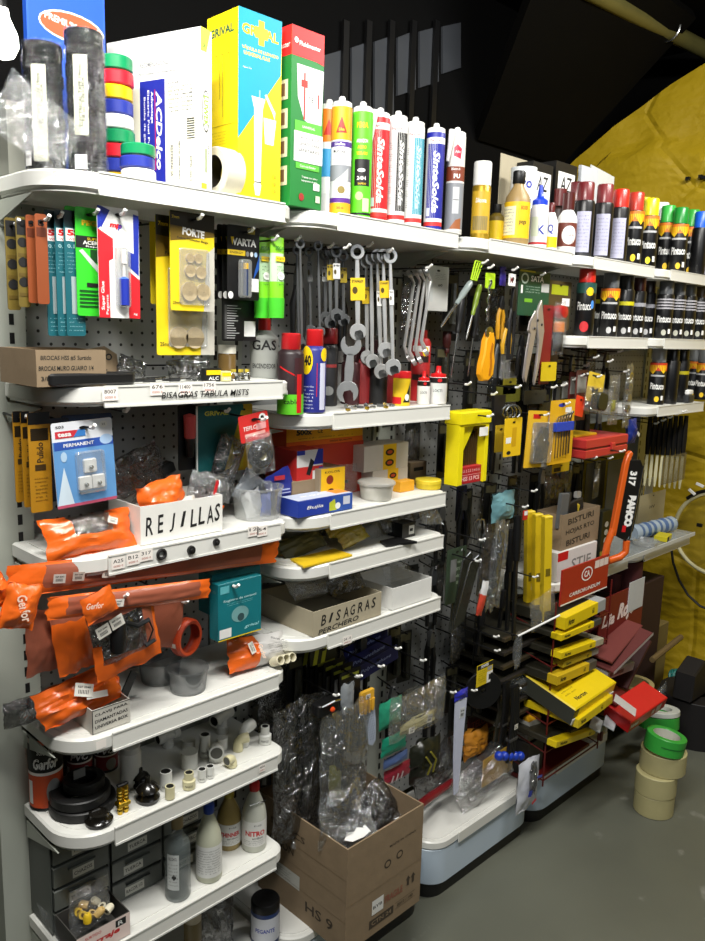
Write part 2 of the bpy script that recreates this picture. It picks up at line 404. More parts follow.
def shelf(bay, zb, which, rail=True, skirt=0):
    x0, x1 = BAYS[bay]; w = x1-x0
    t = thing('metal_shelf', 'white rounded metal shelf, '+which, 'shelf', (x0, 0, zb))
    shelf_geo(w, notch=bay == 0).build('tray', t)
    if rail: rail_geo(w, e=.036 if bay == 0 else .022).build('price_rail', t)
    for s in (.024 if bay == 0 else .012, w-.018):
        MB().prism([(.05, -.004), (.19, -.04), (.19, -.004)] if bay == 0 else [(.05, -.004), (.235, -.05), (.235, -.004)], s, s+.003, UPR, M=Matrix(((0, 0, 1, 0), (1, 0, 0, 0), (0, 1, 0, 0), (0, 0, 0, 1)))).build('bracket', t)
    return t
ZT = 1.903
TOPS = [shelf(b, ZT-.036, ['topmost in the nearest bay, under the tape rolls and part boxes', 'topmost in the second bay, under the sealant cartridges', 'topmost in the third bay, under the glue bottles', 'topmost in the fourth bay, under red and yellow capped cans', 'topmost in the farthest bay, under green and blue capped cans'][b]) for b in range(5)]
A2, A3, A4, A5, A6 = 1.549, 1.246, .903, .708, .458
B2, B3, B4, B5 = 1.474, 1.244, 1.128, .956
D2, E3, D5 = 1.660, 1.413, .86
sh = {}
for k, b, z, w in (('A2', 0, A2, 'nearest bay, under the felt pad cards'), ('A3', 0, A3, 'nearest bay, carrying the REJILLAS box'), ('A4', 0, A4, 'nearest bay, under the hanging orange bags'),
                   ('A5', 0, A5, 'nearest bay, carrying white pipe fittings'), ('A6', 0, A6, 'nearest bay, carrying the thinner bottles'),
                   ('B2', 1, B2, 'second bay, under the hanging wrenches'), ('B3', 1, B3, 'second bay, carrying the blue box and clear tub'), ('B4', 1, B4, 'second bay, carrying yellow bagged parts'), ('B5', 1, B5, 'second bay, carrying the BISAGRAS box'),
                   ('D2', 3, D2, 'fourth bay, middle row of spray cans'), ('E2', 4, D2, 'farthest bay, middle row of spray cans'), ('E3', 4, E3, 'farthest bay, lowest row of spray cans'),
                   ('D5', 3, D5, 'fourth bay, carrying the cardboard blade box'), ('E5', 4, D5, 'farthest bay, under the clear plastic slab')):
    sh[k] = shelf(b, z-.036, w)
def sticker(parent, bay, px, py, w, h, txt, col='#efe9e2', ink=INK):
    x0 = BAYS[bay][0]; q = P(px, py, -.006); mb = MB(); d = mb.dec(lambda u, v, o: (q.x-x0-w/2+u, -.0068-o, q.z-parent.location.z-h/2+v))
    d.rect(0, 0, w, h, c_(col)); 
    if txt: d.text(txt, w/2, h*.68, w*.75, h*.3, ink); d.text('0000 0', w/2, h*.25, w*.7, h*.18, c_('#b06050'))
    mb.build('price_sticker', parent)
for px, py, t_ in ((110, 394, '8007'), (157, 389, '676'), (185, 389, '11400'), (209, 387, '1756')): sticker(sh['A2'], 0, px, py, .03, .023, t_)
for px, py, t_ in ((118, 563, 'A25'), (133, 559, 'B12'), (146, 555, '317'), (253, 531, '12'), (262, 531, '54')): sticker(sh['A3'], 0, px, py, .027, .022, t_)
sticker(sh['A5'], 0, 262, 768, .017, .018, '#24'); sticker(sh['A4'], 0, 101, 744, .02, .016, '')
sticker(sh['B5'], 1, 347, 640, .03, .02, '24 - 0')
mb = MB(); q0 = P(198, 394, -.006); mb.dec(lambda u, v, o: (q0.x+.55+u, -.007-o, q0.z-sh['A2'].location.z+v)).text('BISAGRAS TABULA MISTS', 0.02, 0, .2, .012, INK, shear=.2)
mb.build('handwriting', sh['A2'])
# ring samples screwed on the rail
for px, py, r, k in ((161, 554, .0105, 0), (191, 550, .009, 1), (216, 542, .0075, 1)):
    q = P(px, py, -.006); mb = MB(); M = T(q.x, -.0075, q.z) @ Rx(PI/2)
    if k: mb.lathe([(.0005, .006), (r*.35, .006), (r*.45, .003), (r*.9, .003), (r, 0), (r, -.002)], mat('black_rubber', '#141414', .5), 20, M)
    else: mb.tube([M @ Vector((r*.8*math.cos(a), r*.8*math.sin(a), .001)) for a in [i*PI/10 for i in range(20)]], .003, mat('black_rubber', '#141414', .5), 8, True)
    solo(mb, 'rubber_ring', ('black rubber ring' if not k else 'black rubber knob, %s' % ('larger one' if r > .008 else 'smallest one'))+' fixed on the price rail below the REJILLAS box', 'ring' if not k else 'knob')
# uprights and pegboard
for i, x in enumerate((-.545, 0, .55, 1.1, 1.65, 2.2)):
    mb = MB(); w = .03 if i == 0 else .045; zt = 1.93
    mb.box(x-w, x+(.062 if i == 0 else .045), .198 if i == 0 else .243, .29, .19 if i in (1, 2, 3, 4) else 0, zt, UPR, .002)
    yy = .198 if i == 0 else .243; z = .06; d = mb.dec(lambda u, v, o: (u, yy-o, v))
    for sx in ((.036,) if i == 0 else (-.03, .03)):
        z = .22
        while z < zt-.06: d.rect(x+sx-.0045, z, x+sx+.0045, z+.02, BLK, 0); z += .034
    tag(mb.build('shelving_upright'), 'slotted grey upright post '+['at the near end of the shelving', 'between the nearest and second bay', 'between the second and third bay', 'between the third and fourth bay', 'between the fourth and fifth bay', 'at the far end by the yellow wall'][i], 'upright')
for b in range(4):
    x0, x1 = BAYS[b]; mb = MB(); z = .19
    while z < 1.9:
        z2 = min(1.92, z+.345); mb.box(x0+(.067 if b == 0 else .047), x1-.047, .25, .262, z, z2-.003, PEG, .002); z = z2
    tag(mb.build('pegboard_panel'), 'grey perforated back panel of '+BAYN[b], 'panel')
tag(MB().box(BAYS[4][0]+.046, BAYS[4][1]-.046, .25, .262, 1.40, 1.92, PEG, .002).build('pegboard_panel'), 'short grey perforated back panel behind the black spray cans', 'panel')
# base decks: shelf top with tall pale skirt on a black plinth
BASE = mat('pale_blue_enamel', '#b9c8d6', .35, var=.06, scale=5); ZB = .19
for b in range(4):
    x0, x1 = BAYS[b]; w = x1-x0; t = thing('base_deck', 'pale enamelled base deck on a black plinth under '+BAYN[b], 'base deck', (x0, 0, 0))
    o = rrect(.006, w-.008, .0, .24, .07, 8, (1, 1, 0, 0)); MB().prism(o, .045, ZB-.028, BASE, .004).build('skirt', t)
    o2 = rrect(.004, w-.006, -.003, .24, .073, 8, (1, 1, 0, 0)); MB().prism(o2, ZB-.028, ZB-.002, SHELF, .004).prism(offset(o2, .014), ZB-.002, ZB, SHELF).build('deck_top', t)
    MB().box(.12, w-.07, -.008, -.004, ZB-.034, ZB, SHELF, .001).build('price_rail', t)
    MB().prism(rrect(.012, w-.012, .012, .24, .06, 6, (1, 1, 0, 0)), 0, .045, BLK).build('plinth', t)
# neighbouring unit glimpsed behind the near upright
t = thing('storage_cabinet', 'low grey green cabinet beyond the near end of the shelving', 'cabinet', (-1.0, .42, 0))
MB().box(-.25, .36, 0, .4, .04, .62, mat('cabinet_green_grey', '#83887c', .5), .006).build('body', t); MB().box(-.24, .35, .02, .38, 0, .04, BLK).build('plinth', t); MB().box(-.25, .36, -.012, 0, .36, .39, BLK).build('grip_rail', t)

# ================================================================== GENERATORS
def ring(mb, r, ri, h, m, core=None, z=0, M=None, wob=0):
    e = min(.0022, h*.12)
    mb.lathe([(ri, z+e), (ri+.002, z), (r-e, z), (r, z+e), (r, z+h-e), (r-e, z+h), (ri+.002, z+h), (ri, z+h-e), (ri, z+e)], [core or m, m, m, m, m, m, m, core or m], 28, M)
def boxt(name, label, cat, w, d, h, m, loc, rz=0, group=None, face=None, sides=None, topm=None, tilt=(0, 0), parts=None):
    t = thing(name, label, cat, loc, rz, group, tilt); mb = MB(); mb.box(-w/2, w/2, -d/2, d/2, 0, h, m, .0012)
    mb.build('carton', t)
    pr = MB()
    if face: face(pr.dec(front(w, d, h)), w, h)
    if sides: sides(pr.dec(left(w, d, h)), d, h)
    if topm: topm(pr.dec(top(w, d, h)), w, d)
    if pr.f: pr.build('printed_label', t)
    return t
def openbox(name, label, cat, w, d, h, m, loc, rz=0, face=None, sides=None, th=.002, flaps=0, slope=0):
    t = thing(name, label, cat, loc, rz); mb = MB()
    mb.box(-w/2, w/2, -d/2, d/2, 0, th, m)
    for a in ((-w/2, w/2, -d/2, -d/2+th), (-w/2, w/2, d/2-th, d/2), (-w/2, -w/2+th, -d/2+th, d/2-th), (w/2-th, w/2, -d/2+th, d/2-th)): mb.box(*a, th, h, m)
    mb.build('tray', t); pr = MB()
    if face: face(pr.dec(front(w, d, h)), w, h)
    if sides: sides(pr.dec(left(w, d, h)), d, h)
    if pr.f: pr.build('handwritten_label', t)
    if flaps:
        mb = MB(); mb.box(-w/2+.003, w/2-.003, -.001, 0, 0, flaps, m, M=T(0, d/2, h) @ Rx(-.5)); mb.build('flap', t)
        mb = MB(); mb.box(-d/2+.003, d/2-.003, -.001, 0, 0, flaps, m, M=T(-w/2, 0, h) @ Rz(-PI/2) @ Rx(.9)); mb.build('flap', t)
    return t
def hook(px, py, label, y0=.04, y1=.242, z=None, r=.0022):
    q = P(px, py, y0); t = thing('peg_hook', label, 'hook', (q.x, y0, q.z))
    MB().tube([(0, y1-y0, .004), (0, .03, 0), (0, .008, 0), (0, 0, .005)], r, WIRE, 6).build('rod', t)
    MB().tube([(0, .016, .0005), (0, .006, .001), (0, -.003, .008)], r*1.5, TIP, 8).build('plastic_tip', t)
    return t
NOHOLE = object()
def card(name, label, cat, box, y, m, design=None, th=.0016, group=None, rz=0, extra=None, hk=None, lean=0, r=.004, tipy=None):
    px0, py0, px1, py1 = box; pm = (px0+px1)/2; pv = (py0+py1)/2
    x0 = P(px0, pv, y).x; x1 = P(px1, pv, y).x; z0 = P(pm, py1, y).z; z1 = P(pm, py0, y).z; w = x1-x0; h = z1-z0
    t = thing(name, label, cat, ((x0+x1)/2, y, z0), rz, group, tilt=(0, lean)); mb = MB()
    mb.xz(rrect(-w/2, w/2, 0, h, min(r, w/4), 3), -th/2, th/2, m)
    d = mb.dec(front(w, th, h))
    if design: design(d, w, h)
    d.l = 30; d.ell(w/2, h-.012, .007 if w > .05 else .004, .0028, BLK)
    mb.build('backing_card', t)
    if extra: extra(t, w, h)
    if hk: 
        q = Vector(((x0+x1)/2, tipy or max(.0, y-.03), z1-.012)); ht = thing('peg_hook', hk, 'hook', q)
        MB().tube([(0, .242-q.y, .004), (0, .03, 0), (0, .008, 0), (0, 0, .005)], .0022, WIRE, 6).build('rod', ht)
        MB().tube([(0, .012, .0005), (0, .004, .001), (0, -.004, .007)], .0034, TIP, 8).build('plastic_tip', ht)
    return t
def blister(t, w, h, x0, z0, x1, z1, d=.012, m=None, r=.006):
    mb = MB(); mb.xz(rrect(x0-w/2, x1-w/2, z0, z1, r, 4), -d, -.001, m or TUB, .002); return mb.build('blister', t)
def cyl_item(px, y, z, pytop): # x, height
    x = xat(px, y, z); return x, zat(pytop, 0, 0, 0) if False else (P(px, pytop, y).z-z)
def tape_stack(px, y, z0, cols, r, h, ri, name, labels, cat, group=None, jit=.0015, x=None):
    x = xat(px, y, z0) if x is None else x
    for i, c in enumerate(cols):
        mb = MB(); ring(mb, r, ri, h-.0012, c, core=c_('#c9c2ae') if c is not TAPEB else c_('#2b2b2b'))
        solo(mb, name, labels[i], cat, (x+random.uniform(-jit, jit), y+random.uniform(-jit, jit), z0+i*h), random.uniform(0, 6), group)
    return x
TAPEB = mat('black_vinyl_tape', '#121315', .18, var=.3, scale=50, bump=.5)
def pouch(name, label, cat, c, w, h, t, m, rz=0, ry=0, rx=0, seed=0, amp=.25, parts=None, group=None, nu=18, drop=0, edge=.04):
    o = thing(name, label, cat, c, rz, group, (rx, ry)) if parts else None
    mb = MB().bag(w, h, t, m, seed=seed, amp=amp, nu=nu, nv=nu, drop=drop, edge=edge)
    if o is None: return solo(mb, name, label, cat, c, rz, group, (rx, ry))
    mb.build('bag_film', o); parts(o); return o
def slip(t, x, z, w, h, y=-.01, rot=0, name='paper_slip', m=None, txt=True):
    mb = MB(); M = T(x, y, z) @ Ry(rot); mb.box(-w/2, w/2, -.0006, 0, -h/2, h/2, m or c_('#d9d6cc'), M=M)
    if txt:
        d = mb.dec(lambda u, v, o: M @ Vector((-w/2+u, -.0006-o, -h/2+v)))
        for k in range(7): d.rect(w*(.2+.085*k), h*.2, w*(.2+.085*k)+w*.04, h*.5, INK, 1)
        d.text('REF 2040', w/2, h*.72, w*.7, h*.16, INK, l=2)
    return mb.build(name, t)
def capc(hx): return mat('cap_'+hx.lstrip('#'), hx, .3, var=.04)

# ================================================================== TOP SHELF, NEAREST BAY
n = 9; nm = ['lowest', 'second from the bottom', 'third from the bottom', 'fourth from the bottom', 'middle', 'fourth from the top', 'third from the top', 'second from the top', 'topmost']
for (px, y, pt, side) in ((47, .075, 46, 'left'), (88, .045, 33, 'right')):
    h = (P(px, pt, y).z-ZT)/n
    x = tape_stack(px, y, ZT, [TAPEB]*n, .031, h, .017, 'tape_roll', ['black tape roll, %s of the %s wrapped black stack' % (nm[i], side) for i in range(n)], 'tape roll', 'black tape rolls in the %s stack' % side)
    t = thing('shrink_wrap', 'clear shrink wrap with paper strip around the %s stack of black tape rolls' % side, 'wrap', (x, y, ZT)); mb = MB()
    pr = [(.0335+.0012*math.sin(i*2.1), h*n*i/12) for i in range(13)]; mb.lathe(pr+[(.02, h*n+.003)], SLEEVE, 30); mb.build('clear_sleeve', t)
    mb = MB(); d = mb.dec(cylm(.0352, camang(x, y)-.25)); a, b = (.12, .32) if side == 'right' else (.1, .9)
    hh = h*n; d.rect(-.011, hh*(.25 if side == 'right' else .05), .012, hh*.8, c_('#b9bba6', .7), n=5)
    d.text('ELECTRICAL TAPE 19mm', 0, hh*.52, hh*.42, .006, INK, rot=PI/2); d.text('18 m  NEGRA', .005, hh*.5, hh*.3, .004, INK, rot=PI/2)
    d.rect(-.012 if side == 'right' else -.03, .003, .008 if side == 'right' else -.016, .026, WHT, n=4); d.text('NV8', -.002 if side == 'right' else -.023, .017, .012, .006, INK)
    mb.build('paper_strip', t)
q = P(36, 125, .02); pouch('plastic_bag', 'loose crumpled clear bag draped over the left stack of black tape', 'bag', (q.x, .018, q.z), .13, .1, .016, FILM, ry=.5, seed=3, amp=.5)
# blue carton
def f(d, w, h):
    d.rect(.004, .0, w-.004, h, c_('#1a4fc4')); z0 = P(66, 24, .14).z-ZT
    d.ell(w*.56, z0, w*.42, .025, WHT); d.ell(w*.56, z0, w*.4, .022, c_('#e2502c')); d.text('PREMIUM', w*.42, z0+.006, w*.4, .011, WHT, rot=-.12, bold=.02); d.text('LIFTERS', w*.72, z0-.004, w*.4, .012, INK, rot=-.12, bold=.02)
    d.text('HIGH QUALITY', w*.5, z0-.043, w*.58, .009, WHT, bold=.03)
    for k in range(5): d.rect(w*.06+k*w*.04, z0-.075, w*.07+k*w*.04, z0-.045, c_('#6f9fe8')); d.rect(w*.06, z0-.075+k*.007, w*.24, z0-.074+k*.007, c_('#6f9fe8'))
x0, x1 = P(27, 30, .15).x, P(105, 30, .15).x; zz = P(66, -14, .15).z-ZT
boxt('parts_carton', 'tall blue carton with red oval emblem standing behind the black tape stacks', 'box', x1-x0, .014, zz, c_('#2456c0'), ((x0+x1)/2, .157, ZT), face=f)
x0, x1 = P(8, 60, .2).x, P(20, 60, .2).x
boxt('small_carton', 'dim grey narrow carton at the far left end of the top shelf', 'box', .03, .04, .12, c_('#77786f'), (xat(13, .17, ZT), .17, ZT))
G, R2, Y2, B2c, W2 = c_('#138a55', .3), c_('#cf2230', .3), c_('#f3c313', .3), c_('#2c3a9a', .3), c_('#f2f2ee', .3)
cs = [B2c, Y2, R2, G, W2, B2c, Y2, R2, G]; h = (P(119, 58, .12).z-ZT)/9
cols = [Y2, B2c, R2, G, W2, B2c, Y2, R2, G]; cn = ['yellow', 'blue', 'red', 'green', 'white', 'blue', 'yellow', 'red', 'green']
lab = ['lowest yellow', 'lowest blue', 'lower red', 'lower green', 'white', 'upper blue', 'upper yellow', 'upper red', 'topmost green']
tape_stack(118, .125, ZT, cols, .031, h, .017, 'tape_roll', [l+' tape roll in the tall coloured stack beside the white carton' for l in lab], 'tape roll', 'coloured tape rolls in the tall stack')
tape_stack(138, .035, ZT, [W2, B2c, G], .03, .0208, .017, 'tape_roll', [l+' tape roll in the short stack of three at the shelf edge' for l in ('bottom white', 'middle blue', 'top green')], 'tape roll', 'tape rolls in the short stack')
# white pump carton, turned towards the left
rz = math.radians(17.5); nx = P(197, 100, .03).x; H = P(197, 29, .03).z-ZT; Lb, wn = .225, .032
def sd(d, L, h):
    d.rect(L*.0, h*.0, L*.98, h*.68, c_('#eae8d4')); d.rect(L*.36, 0, L*.63, h*.72, c_('#1d2790')); 
    d.text('ACDelco', L*.565, h*.4, h*.5, L*.065, WHT, rot=-PI/2, bold=.03, shear=.2); d.rect(L*.52, h*.15, L*.527, h*.66, RED)
    d.text('Advantage', L*.49, h*.55, h*.2, L*.03, WHT, rot=-PI/2); d.text('Electric Fuel Pump', L*.45, h*.45, h*.42, L*.025, WHT, rot=-PI/2); d.text('Bomba de gasolina', L*.41, h*.42, h*.4, L*.025, WHT, rot=-PI/2)
    d.text('RECOMENDACIONES', L*.52, h*.82, L*.3, h*.03, GRY); d.text('Para instalar correctamente', L*.55, h*.765, L*.4, h*.015, GRY); d.text('RECOMENDACIONES', L*.1, h*.8, L*.2, h*.03, GRY)
    d.lines(L*.66, h*.5, L*.78, h*.7, 8, GRY); d.lines(L*.8, h*.5, L*.92, h*.7, 8, GRY)
    for k in range(9): d.rect(L*.86, h*(.33+.015*k), L*.94, h*(.336+.015*k), INK)
    d.text('REFERENCIA', L*.7, h*.2, h*.2, L*.03, GRY, rot=-PI/2); d.text('48710 2008 UNIT', L*.78, h*.2, h*.25, L*.02, GRY, rot=-PI/2); d.text('EPR 004', L*.9, h*.14, h*.16, L*.02, GRY, rot=-PI/2)
def ff(d, w, h):
    d.rect(0, h*.86, w*.5, h, c_('#d8e63c')); d.poly([(0, h*.86), (w*.5, h*.86), (w*.9, h), (w*.5, h)], c_('#d8e63c')); d.text('ok', w*.3, h*.9, w*.3, h*.04, c_('#1d6a2a'))
    d.ell(w*.45, h*.5, w*.36, h*.13, c_('#3a3a32')); d.ell(w*.45, h*.5, w*.31, h*.12, WHT); d.text('LUWEK', w*.45, h*.5, h*.19, w*.4, c_('#8db712'), rot=-PI/2, bold=.03); d.text('www', w*.7, h*.25, h*.1, w*.1, GRY, rot=-PI/2)
    d.rect(w*.38, h*.12, w*.5, h*.27, c_('#8a9a5a')); d.rect(0, 0, w*.5, h*.05, c_('#b9cf2e'))
cx = nx+math.cos(rz)*wn/2-math.sin(rz)*Lb/2; cy = .03+math.sin(rz)*wn/2+math.cos(rz)*Lb/2
boxt('pump_carton', 'large white carton with blue lettered panel standing between coloured tapes and yellow carton', 'box', wn, Lb, H, c_('#e9e9e7'), (cx-.004, cy-.018, ZT), rz, face=ff, sides=sd)
# masking tape roll standing on edge
y = .05; q = P(226, 168, y); mb = MB(); ring(mb, .046, .028, .046, c_('#d8d2bd', .6), core=c_('#2a2622'))
solo(mb, 'masking_tape_roll', 'cream masking tape roll standing on edge in front of the yellow carton', 'tape roll', (xat(213, y, ZT+.046), y, ZT+.046), 0, tilt=(0, PI/2))
# toilet fill valve cartons
nx = P(238, 100, .022).x; x1 = P(281, 110, .022).x; W_ = x1-nx; H = P(237, 5, .022).z-ZT; D_l = .1
TEAL = c_('#1496b4'); YC = c_('#f4dc10')
def ff(d, w, h):
    d.poly([(0, h*.32), (w*.98, h*.71), (w, h), (0, h)][::1], TEAL); d.text('GRIVAL', w*.5, h*.9, w*.84, h*.055, YC, bold=.035)
    d.text('+', w*.52, h*.9, w*.3, h*.13, c_('#c9dc2e'), bold=.12); d.text('VÁLVULA DE LLENADO', w*.5, h*.805, w*.84, h*.022, YC, bold=.02); d.text('UNIVERSAL PLUS', w*.42, h*.775, w*.6, h*.02, YC, bold=.02); d.text('Agua fría', w*.2, h*.7, w*.2, h*.01, WHT)
    d.poly([(w*.38, h*.08), (w*.52, h*.08), (w*.56, h*.5), (w*.62, h*.56), (w*.3, h*.56), (w*.36, h*.5)], WHT); d.rect(w*.38, h*.1, w*.54, h*.106, INK); d.poly([(w*.4, h*.03), (w*.5, h*.03), (w*.54, h*.09), (w*.36, h*.09)], WHT)
    d.poly([(w*.62, h*.32), (w*.82, h*.32), (w*.88, h*.46), (w*.58, h*.46)], c_('#e6eaf0')); d.poly([(w*.6, h*.58), (w*.64, h*.59), (w*.86, h*.5), (w*.84, h*.46), (w*.8, h*.49)], c_('#cfe4ec')); d.rect(w*.47, h*.56, w*.5, h*.6, c_('#8fd0e0'))
    for k in range(3): d.ell(w*.86, h*(.07+.04*k), w*.04, h*.012, c_('#c8a90c')); 
def sd(d, L, h):
    d.text('GRIVAL', L*.48, h*.905, L*.78, h*.045, c_('#1d5a4a'), bold=.03)
    for k in range(3): d.text('T', L*(.3+.2*k), h*.77, L*.08, h*.03, c_('#a89a18'))
    d.rect(L*.4, h*.55, L*.43, h*.74, c_('#b5a616')); d.rect(L*.5, h*.45, L*.53, h*.74, c_('#b5a616')); d.rect(L*.1, h*.405, L*.9, h*.408, c_('#b5a616')); d.lines(L*.15, h*.25, L*.8, h*.38, 8, c_('#a89a18'), .25)
boxt('valve_carton', 'tall yellow and teal carton for a toilet fill valve', 'box', W_, D_l, H, YC, (nx+W_/2, .022+D_l/2, ZT), face=ff, sides=sd)
nx = P(291, 100, .012).x; x1 = P(323, 110, .012).x; W_ = x1-nx; H = P(290, 23, .012).z-ZT
GRN = c_('#1c7a33')
def ff(d, w, h):
    d.rect(0, h*.84, w, h, c_('#dd2a2a')); d.poly([(0, h*.84), (w*.5, h*.85), (w, h*.83), (w, h*.87), (0, h*.87)], c_('#dd2a2a')); d.text('Fluidmaster', w*.56, h*.915, w*.66, h*.026, WHT, bold=.02); d.ell(w*.14, h*.925, w*.06, h*.016, WHT)
    d.poly([(w*.4, h*.5), (w*.95, h*.45), (w, h*.8), (w*.16, h*.8), (w*.2, h*.62)], c_('#d9dcd8')); d.rect(w*.3, h*.68, w*.5, h*.72, c_('#b5332b')); d.rect(w*.38, h*.5, w*.43, h*.76, c_('#b5332b')); d.rect(w*.5, h*.58, w*.8, h*.66, WHT); d.text('7/8"', w*.62, h*.62, w*.2, h*.03, INK); d.rect(w*.82, h*.58, w*.86, h*.66, c_('#b5332b'))
    d.rect(w*.12, h*.43, w*.96, h*.49, c_('#59b53a')); d.text('UNIVERSAL', w*.55, h*.46, w*.4, h*.014, WHT); d.rect(w*.1, h*.26, w, h*.43, WHT)
    for i, s_ in enumerate(('VÁLVULA DE', 'LLENADO PARA', 'SANITARIO')): d.text(s_, w*.56, h*(.4-.036*i), w*.66, h*.02, INK, bold=.01)
    d.lines(w*.2, h*.27, w*.9, h*.3, 2, GRY); d.rect(w*.16, h*.22, w*.9, h*.255, c_('#59b53a')); d.text('Cierre de flotador', w*.54, h*.238, w*.5, h*.014, WHT); d.text('Trabaja con alta y', w*.6, h*.175, w*.5, h*.014, WHT); d.text('baja presión de agua', w*.6, h*.155, w*.5, h*.014, WHT)
    d.rect(w*.72, h*.11, w*.92, h*.15, WHT); d.ell(w*.35, h*.06, w*.08, h*.022, c_('#a03028')); d.rect(w*.8, h*.04, w*.94, h*.08, c_('#c8d0b8'))
def sd(d, L, h):
    d.rect(0, h*.84, L, h, c_('#dd2a2a')); d.text('Fluidmaster', L*.6, h*.9, L*.7, h*.03, WHT)
    for k in range(4): d.rect(L*.5, h*(.12+.16*k), L*.9, h*(.23+.16*k), c_('#d8d4b0')); d.rect(L*.55, h*(.14+.16*k), L*.8, h*(.21+.16*k), c_('#7a5a40'))
boxt('valve_carton', 'green and red carton for a fill valve beside the sealant cartridges', 'box', W_, .09, H, GRN, (nx+W_/2, .012+.045, ZT), face=ff, sides=sd)

# ================================================================== TOP SHELF, SECOND BAY: sealant cartridges
def cartridge(px, y, pytop, label, body, deco, nozzle=False, z=ZT, tilt=0):
    x = xat(px, y, z); h = P(px, pytop, y).z-z; r = .0225; t = thing('sealant_cartridge', label, 'sealant tube', (x, y, z), camang(x, y)+PI/2, tilt=(0, tilt))
    hb = h-.012; MB().lathe([(.001, .006), (r-.002, 0), (r, .001), (r, hb-.012), (r-.001, hb-.01), (r-.001, hb-.002), (r-.004, hb), (.008, hb+.001), (.007, hb+.01), (.005, h), (.001, h)], [WHT, WHT, body, WHT, WHT, WHT, WHT, WHT, WHT, WHT], 28).build('body', t)
    mb = MB(); deco(mb.dec(cylm(r, -PI/2)), hb); mb.build('printed_label', t)
    if nozzle: MB().lathe([(.001, -.075), (.0035, -.074), (.0085, -.004), (.0085, 0), (.001, .001)], c_('#e6e4e0', .3), 14, T(-.012, -r-.007, hb) @ Ry(.12)).build('nozzle', t)
    return t
w = .03
def lsika(d, h):
    d.rect(-w, h*.66, w, h*.95, c_('#f2a41a'), n=10); d.poly([(-.012, h*.72), (.012, h*.72), (0, h*.86)], c_('#d42d20')); d.text('Sika', 0, h*.75, .013, .006, YEL, bold=.02)
    d.rect(-w, h*.6, w, h*.645, c_('#4a2a86'), n=10); d.text('Sikaflex', -.003, h*.622, .024, .006, WHT); d.text('Multiusos', -.004, h*.56, .026, .007, INK); d.lines(-.018, h*.46, .018, h*.52, 3, GRY); d.rect(-w, h*.3, w, h*.44, c_('#8b8f94'), n=10); d.poly([(-.015, h*.3), (.018, h*.3), (.018, h*.42), (0, h*.34)], c_('#c9ccc8'))
    d.rect(-w, h*.15, w, h*.29, c_('#d8dadb'), n=10); d.ell(.002, h*.22, .008, .008, c_('#8c7a3a')); d.rect(-w, h*.11, w, h*.15, c_('#5b2c8c'), n=10); d.rect(-w, h*.01, w, h*.105, c_('#f2a41a'), n=10); d.text('300 ml', 0, h*.06, .014, .005, INK)
def lsika2(d, h): d.rect(-w, h*.66, w, h*.95, c_('#f2861a'), n=10); d.poly([(-.012, h*.72), (.012, h*.72), (0, h*.86)], c_('#d42d20')); d.rect(-w, h*.35, w, h*.6, c_('#3a9bd4'), n=10); d.rect(-w, h*.02, w, h*.2, c_('#d8d8d8'), n=10)
def lpega(d, h):
    d.rect(-w, h*.03, w, h*.95, c_('#5fd321'), n=10); d.text('PEGA', 0, h*.83, .026, .012, YEL, bold=.04); d.text('ARMAZON', 0, h*.69, .026, .008, WHT, bold=.03); d.text('ACERO', 0, h*.635, .02, .007, YEL, bold=.03); d.text('TEMPLADO', 0, h*.58, .026, .007, YEL, bold=.03)
    d.rect(-.016, h*.29, .02, h*.53, BLK, n=5); d.ell(0, h*.43, .009, .004, WHT); d.text('24H', 0, h*.36, .02, .008, WHT, bold=.03); d.text('RAPIDO', .002, h*.31, .018, .004, YEL); d.ell(-.004, h*.2, .009, .009, c_('#b5f08a')); d.rect(-w, h*.03, w, h*.05, BLK, n=8); d.rect(.004, h*.06, .02, h*.18, c_('#c8d8a8'), n=3)
def lsol(bg, fg, side, txt, sub=None):
    def g(d, h):
        d.rect(-w, h*.06, w, h*.9, WHT, n=10); d.rect(-.02 if not side else -.001, h*.12, w, h*.84, bg, n=8); d.text(txt, .004 if not side else .012, h*.47, h*.6, .016 if not side else .012, fg, rot=-PI/2, bold=.03, shear=.25)
        d.text('Pegatodo', 0, h*.87, .026, .006, c_('#c8302c')); d.rect(-w, h*.045, w, h*.085, c_('#cf3230'), n=8)
        if side:
            for k in range(6): d.lines(-.02, h*(.18+.1*k), -.004, h*(.25+.1*k), 4, GRY)
        else: d.text('SILICONA', -.0, h*.1, .02, .005, WHT); d.rect(-.018, h*.14, -.009, h*.22, c_('#d6dce8'), n=2)
    return g
def lpu(d, h):
    d.rect(-w, h*.03, w, h*.95, c_('#dcdad4'), n=10); d.poly([(-.006, h*.76), (.012, h*.73), (.014, h*.83), (.002, h*.87), (-.006, h*.84)], c_('#c82040')); d.text('Afix', .004, h*.8, .014, .006, WHT); d.rect(-w, h*.52, w, h*.66, c_('#7c3418'), n=10); d.text('Blond', 0, h*.635, .022, .006, WHT); d.text('PU', .004, h*.565, .016, .011, WHT, bold=.05)
    d.rect(-w, h*.05, w, h*.5, c_('#84878c'), n=10); d.rect(-.004, h*.2, .012, h*.46, c_('#c5c8ca'), n=3); d.rect(-.003, h*.33, .011, h*.34, GRY); d.poly([(-.01, h*.05), (.02, h*.05), (.02, h*.16), (.006, h*.14)], c_('#9a5a30'))
cartridge(327, .07, 99, 'orange and blue sealant cartridge half hidden behind the green carton', c_('#e8e8e8'), lsika2)
cartridge(339.5, .035, 96, 'yellow sealant cartridge with red triangle and purple bands', c_('#e8e8e8'), lsika)
cartridge(360, .035, 101, 'bright green sealant cartridge with black picture panel', c_('#5fd321'), lpega)
